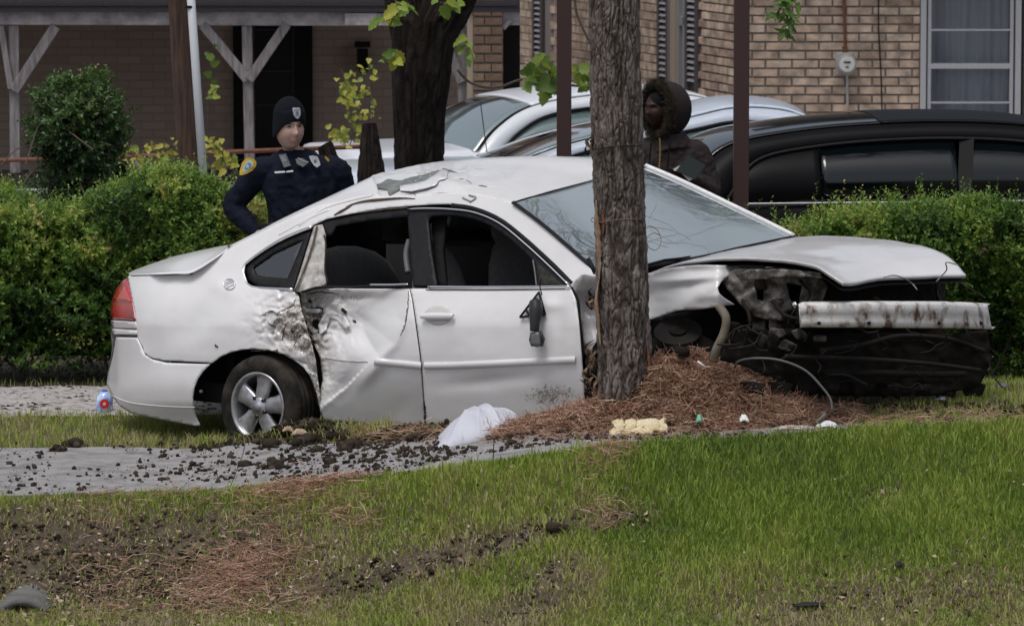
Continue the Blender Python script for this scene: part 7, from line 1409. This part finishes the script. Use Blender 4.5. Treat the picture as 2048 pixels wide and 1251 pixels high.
qz = cat([(1319, 276), (1320, 300), (1319, 322), (1317, 345)], 12); m = MB(); m.tube(coatf(qz[:, 0], qz[:, 1])-A3([0, .03, 0]), .0055, 6); m.build('zip', mat('brass_zip', (.30, .19, .06), .5, metal=.4), man)
for k_, (a, b) in enumerate(((1302, 1299), (1340, 1336))): qz = cat([(a, 285), (b, 320), (b-2, 350)], 12); m = MB(); m.tube(coatf(qz[:, 0], qz[:, 1])-A3([0, .02, 0]), .006, 6); m.build('coat_seam', mat('coat_dark', (.010, .006, .006), .9), man)
def handheld(pts, D, th, name, m_, label=None, cat_=None, par=None):
    V = A3([P(a, b, D+dd) for a, b, dd in pts]+[P(a, b, D+dd)+A3([0, th, -.2*th]) for a, b, dd in pts]); n = len(pts); o = mk(name, V, [tuple(range(n)), tuple(range(n, 2*n))[::-1]]+[(i, n+i, n+(i+1) % n, (i+1) % n) for i in range(n)], m_, par, smooth=False, loc=None if par else V[0]); return tag(o, label, cat_) if label else o
fo_ = handheld([(1376, 310, 0), (1412, 330, 0), (1391, 358, -.05), (1352, 342, -.05)], DM-.36, .012, 'folder', mat('green_black_cover', (.022, .028, .027), .35), 'dark folder held open by the hooded man', 'folder')
handheld([(1369, 326, -.02), (1366, 338, -.02), (1349, 342, -.02), (1346, 338, -.02)], DM-.36, .004, 'page', mat('paper', (.62, .62, .6), .8), None, None, fo_); handheld([(1362, 346, -.03), (1392, 348, -.03), (1386, 358, -.03), (1378, 362, -.03)], DM-.36, .004, 'page', MATS['paper'], None, None, fo_)

# ---------------------------------------------------------------- litter
def gp_(px, py): return groundhit(A3([float(px)]), A3([float(py)]), 0, 1)[0]
# deflated airbag lying by the door
U, Wv = np.meshgrid(np.linspace(0, 1, 80), np.linspace(0, 1, 50), indexing='ij'); L_, Rr_ = P(864, 862, 27.75), P(1046, 822, 27.55)
xx = L_[0]+(Rr_[0]-L_[0])*U+.03*np.sin(Wv*3); yy = 27.86-.62*Wv+.10*U; arc = np.clip(np.sin(math.pi*np.clip(U, 0, 1)), 0, 1)**.7*np.clip(np.sin(math.pi*Wv), 0, 1)**.5
zz = zg(xx, yy)+.0+.185*arc*(1-.1*U)+.016*(ridged(np.stack([U*4.2+Wv*.8, Wv*.8+U*1.5], -1), 1, 501)**3-.4)*arc+.034*(ridged(np.stack([U*7-Wv*3., Wv*1.2+U*1.5], -1), 1, 505)**4-.4)*arc; V = np.stack([xx, yy, zz], -1).reshape(-1, 3)
tag(mk('airbag', V, grid_faces(80, 50), mat('white_nylon', (.50, .51, .57), .75, bump=.3, bscale=200), loc=V[0], solid=.003), 'crumpled white airbag cloth lying under the front door', 'airbag')
foamm = mat('yellow_foam', (.62, .50, .24), .9, bump=.8, bscale=90, stops=[(.33, (.42, .25, .11)), (.42, (.62, .52, .32)), (.75, (.72, .64, .44))], scale=7)
c = gp_(1280, 880); U, Wv = np.meshgrid(np.linspace(0, 1, 30), np.linspace(0, 1, 12), indexing='ij'); V = np.stack([c[0]+(U-.5)*(.29+.03*fbm(np.stack([Wv*6, U*0], -1), 2, 75)), c[1]+.02+(Wv)*.10+.02*U, c[2]+.005+.062*Wv*(1+.25*fbm(np.stack([U*9, Wv*0], -1), 3, 76))+.012*fbm(np.stack([U*14, Wv*9], -1), 3, 77)+.018*U], -1).reshape(-1, 3)
tag(mk('foam_piece', V, grid_faces(30, 12), foamm, solid=.03, loc=c), 'torn yellow foam slab at the foot of the needle mound', 'foam')
# bottle with blue print and round red label
b0 = gp_(209, 825); b0[1] = 30.9; b0[2] = float(zg(b0[0], 30.9))+.02; cb_ = P(209, 803, 30.9); bt = thing('plastic_bottle', (cb_[0], 30.9, float(zg(cb_[0], 30.9))), 'small blue and white plastic bottle with a red label by the rear bumper', 'bottle')
prof = [(.045, -.066), (.052, -.055), (.054, .0), (.050, .03), (.035, .055), (.022, .064)]; w = np.linspace(0, 2*math.pi, 24, endpoint=False); V = np.concatenate([np.stack([cb_[0]+r_*np.cos(w), cb_[1]+r_*np.sin(w), 0*w+cb_[2]+z_], -1) for r_, z_ in prof]); mk('bottle', V, grid_faces(6, 24, True).tolist()+[tuple(5*24+j for j in range(24))], mat('blue_white_plastic', (.5, .6, .85), .25, coat=1, stops=[(.38, (.10, .22, .72)), (.5, (.42, .55, .85)), (.62, (.75, .8, .9))], scale=18), bt)
m = MB(); m.add(*disc((cb_[0]+.004, cb_[1]-.054, cb_[2]-.006), .030, .006)); rl = m.build('round_label', mat('red_label', (.58, .02, .03), .5), bt); m = MB(); m.add(*disc((cb_[0]+.004, cb_[1]-.059, cb_[2]-.006), .010, .004)); m.build('label_ring', mat('label_cream', (.7, .5, .35), .5), rl)
m = MB(); m.tube([cb_+A3([0, 0, .062]), cb_+A3([0, 0, .075])], .018, 14); m.build('cap', mat('blue_cap', (.1, .2, .6), .4), bt)
whitep = mat('white_plastic_scrap', (.66, .66, .64), .5)
def stick(a, b, D, r_, m_, name, label, cat_): m = MB(); m.tube([P(a[0], a[1], D), P(b[0], b[1], D)], r_, 7); tag(m.build(name, m_, smooth=True, loc=P(a[0], a[1], D)), label, cat_)
g = gp_(1896, 778); stick((1881, 767), (1910, 784), g[1]-.0, .009, whitep, 'plastic_strip', 'thin white plastic strip lying below the bumper beam', 'litter')
def scrap(px, py, sx, sz, m_, label, seed, name='scrap', lift=.02):
    g = gp_(px, py); r = np.random.default_rng(seed); U, Wv = np.meshgrid(np.linspace(-.5, .5, 14), np.linspace(-.5, .5, 8), indexing='ij'); e_ = 1+.3*fbm(np.stack([U*5+seed, Wv*5], -1), 2, seed)
    V = np.stack([g[0]+U*sx/365*e_, g[1]+Wv*.07*e_, g[2]+lift+sz/365*(.5+ridged(np.stack([U*3, Wv*3], -1), 3, seed)*.7)*np.cos(U*2.6)*np.cos(Wv*2.6)], -1).reshape(-1, 3); tag(mk(name, V, grid_faces(14, 8), m_, smooth=False, solid=.004, loc=g), label, 'litter')
scrap(1655, 862, 44, 12, mat('white_paper', (.68, .68, .7), .7), 'crumpled white paper scrap at the right foot of the mound', 511, 'paper_scrap')
scrap(1590, 866, 80, 8, mat('grey_paper', (.42, .4, .4), .8), 'flat grey torn scrap left of the white paper scrap', 512, 'paper_scrap')
scrap(1488, 850, 16, 14, whitep, 'small white scrap on the needle mound front', 513, 'plastic_scrap'); scrap(1398, 852, 10, 16, mat('green_plastic', (.15, .42, .28), .5), 'small pale green plastic scrap on the needle mound', 514, 'plastic_scrap')
scrap(1878, 808, 26, 12, mat('grey_blue_scrap', (.3, .3, .34), .6), 'grey scrap in the grass below the bumper beam', 515, 'plastic_scrap'); scrap(2006, 782, 24, 10, mat('dark_scrap', (.1, .1, .11), .6), 'dark scrap in the grass at the end of the hanging wire', 516, 'plastic_scrap')
rawp = mat('broken_wood', (.42, .33, .22), .85, bump=.6, stops=[(.35, (.22, .14, .09)), (.6, (.5, .4, .28))], scale=14)
scrap(600, 884, 34, 14, rawp, 'pale broken wood chip in front of the rear wheel', 517, 'wood_chip', .04); scrap(576, 880, 22, 12, rawp, 'small pale wood chip touching the rear wheel', 518, 'wood_chip', .05)
stick((452, 862), (474, 838), gp_(463, 866)[1]+.1, .014, rawp, 'wood_splinter', 'splinter of pale wood leaning on the left of the rear wheel', 'wood')
stick((1628, 852), (1652, 826), gp_(1640, 856)[1], .012, mat('grey_twig', (.16, .14, .13), .9), 'broken_twig', 'grey broken twig standing at the right end of the mound', 'twig')
stick((1395, 722), (1412, 735), 27.0, .006, whitep, 'plastic_strip', 'small white strip on top of the needle mound', 'litter')
scrap(1697, 868, 10, 4, whitep, 'tiny white chip on the verge right of the mound', 519, 'plastic_scrap')
scrap(1620, 1218, 60, 6, mat('black_plastic_scrap', (.02, .02, .02), .6), 'flat dark plastic scrap in the dry grass', 520, 'plastic_scrap'); scrap(1798, 1140, 14, 10, MATS['black_plastic_scrap'], 'small black scrap standing in the dry grass', 521, 'plastic_scrap')
scrap(1170, 1222, 6, 8, whitep, 'white dot of paper in the lower grass', 522, 'paper_scrap') if False else None
# culvert pipe end in the ditch
pc = gp_(42, 1232)+A3([0, .02, .0]); m = MB(); w = np.linspace(0, 2*math.pi, 48, endpoint=False); Rp = .19
V = np.concatenate([np.stack([pc[0]+r_*np.cos(w), pc[1]+dy+0*w, pc[2]-.10+r_*np.sin(w)], -1) for r_, dy in ((Rp, .9), (Rp, 0), (Rp-.035, 0), (Rp-.035, .9))]); m.add(V, grid_faces(4, 48, True))
tag(m.build('culvert_pipe', mat('old_concrete', (.16, .155, .15), .9, bump=.8, bscale=50, col2=(.09, .088, .08), scale=10), smooth=True, loc=pc), 'grey concrete culvert pipe end at the ditch bottom', 'pipe')
# bare winter tree out of frame by the brick house, placed for its windscreen reflection
r = np.random.default_rng(601); bt2 = thing('bare_tree', (5.7, 38.6, 0), 'leafless winter tree beside the brick house', 'tree')
V, Fq = tube(cat([(5.7, 38.6, 0), (5.6, 38.6, 3), (5.3, 38.5, 6)], 16), np.linspace(.2, .13, 16), 12); mk('trunk', V, Fq, darkb, bt2, attrs={'tint': np.full(len(V), .5)})
m = MB()
def grow(p, d, L, rad, lev):
    k = 7; pts = [p]; dd = d.copy()
    for s_ in range(k): dd = dd+r.normal(0, .16, 3)+A3([0, 0, .01]); dd /= np.linalg.norm(dd); p = p+dd*L/k; pts.append(p)
    m.tube(pts, np.linspace(rad, rad*.55, k+1), 5 if lev < 3 else 4, False)
    if lev < 5:
        for j in range(4 if lev < 2 else 3):
            i = r.integers(3, k+1); nd = dd+r.normal(0, .55, 3); nd /= np.linalg.norm(nd); grow(pts[i], nd, L*r.uniform(.55, .8), rad*.55, lev+1)
for d_ in ((-.75, .1, .6), (-.45, -.25, .8), (-.2, .4, .9), (-.9, -.1, .4), (-.6, .5, .6)):
    d_ = A3(d_); grow(A3([5.3, 38.5, 5.9]), d_/np.linalg.norm(d_), 2.9, .085, 0)
m.build('branches', darkb, bt2, smooth=True)['kind'] = 'stuff'
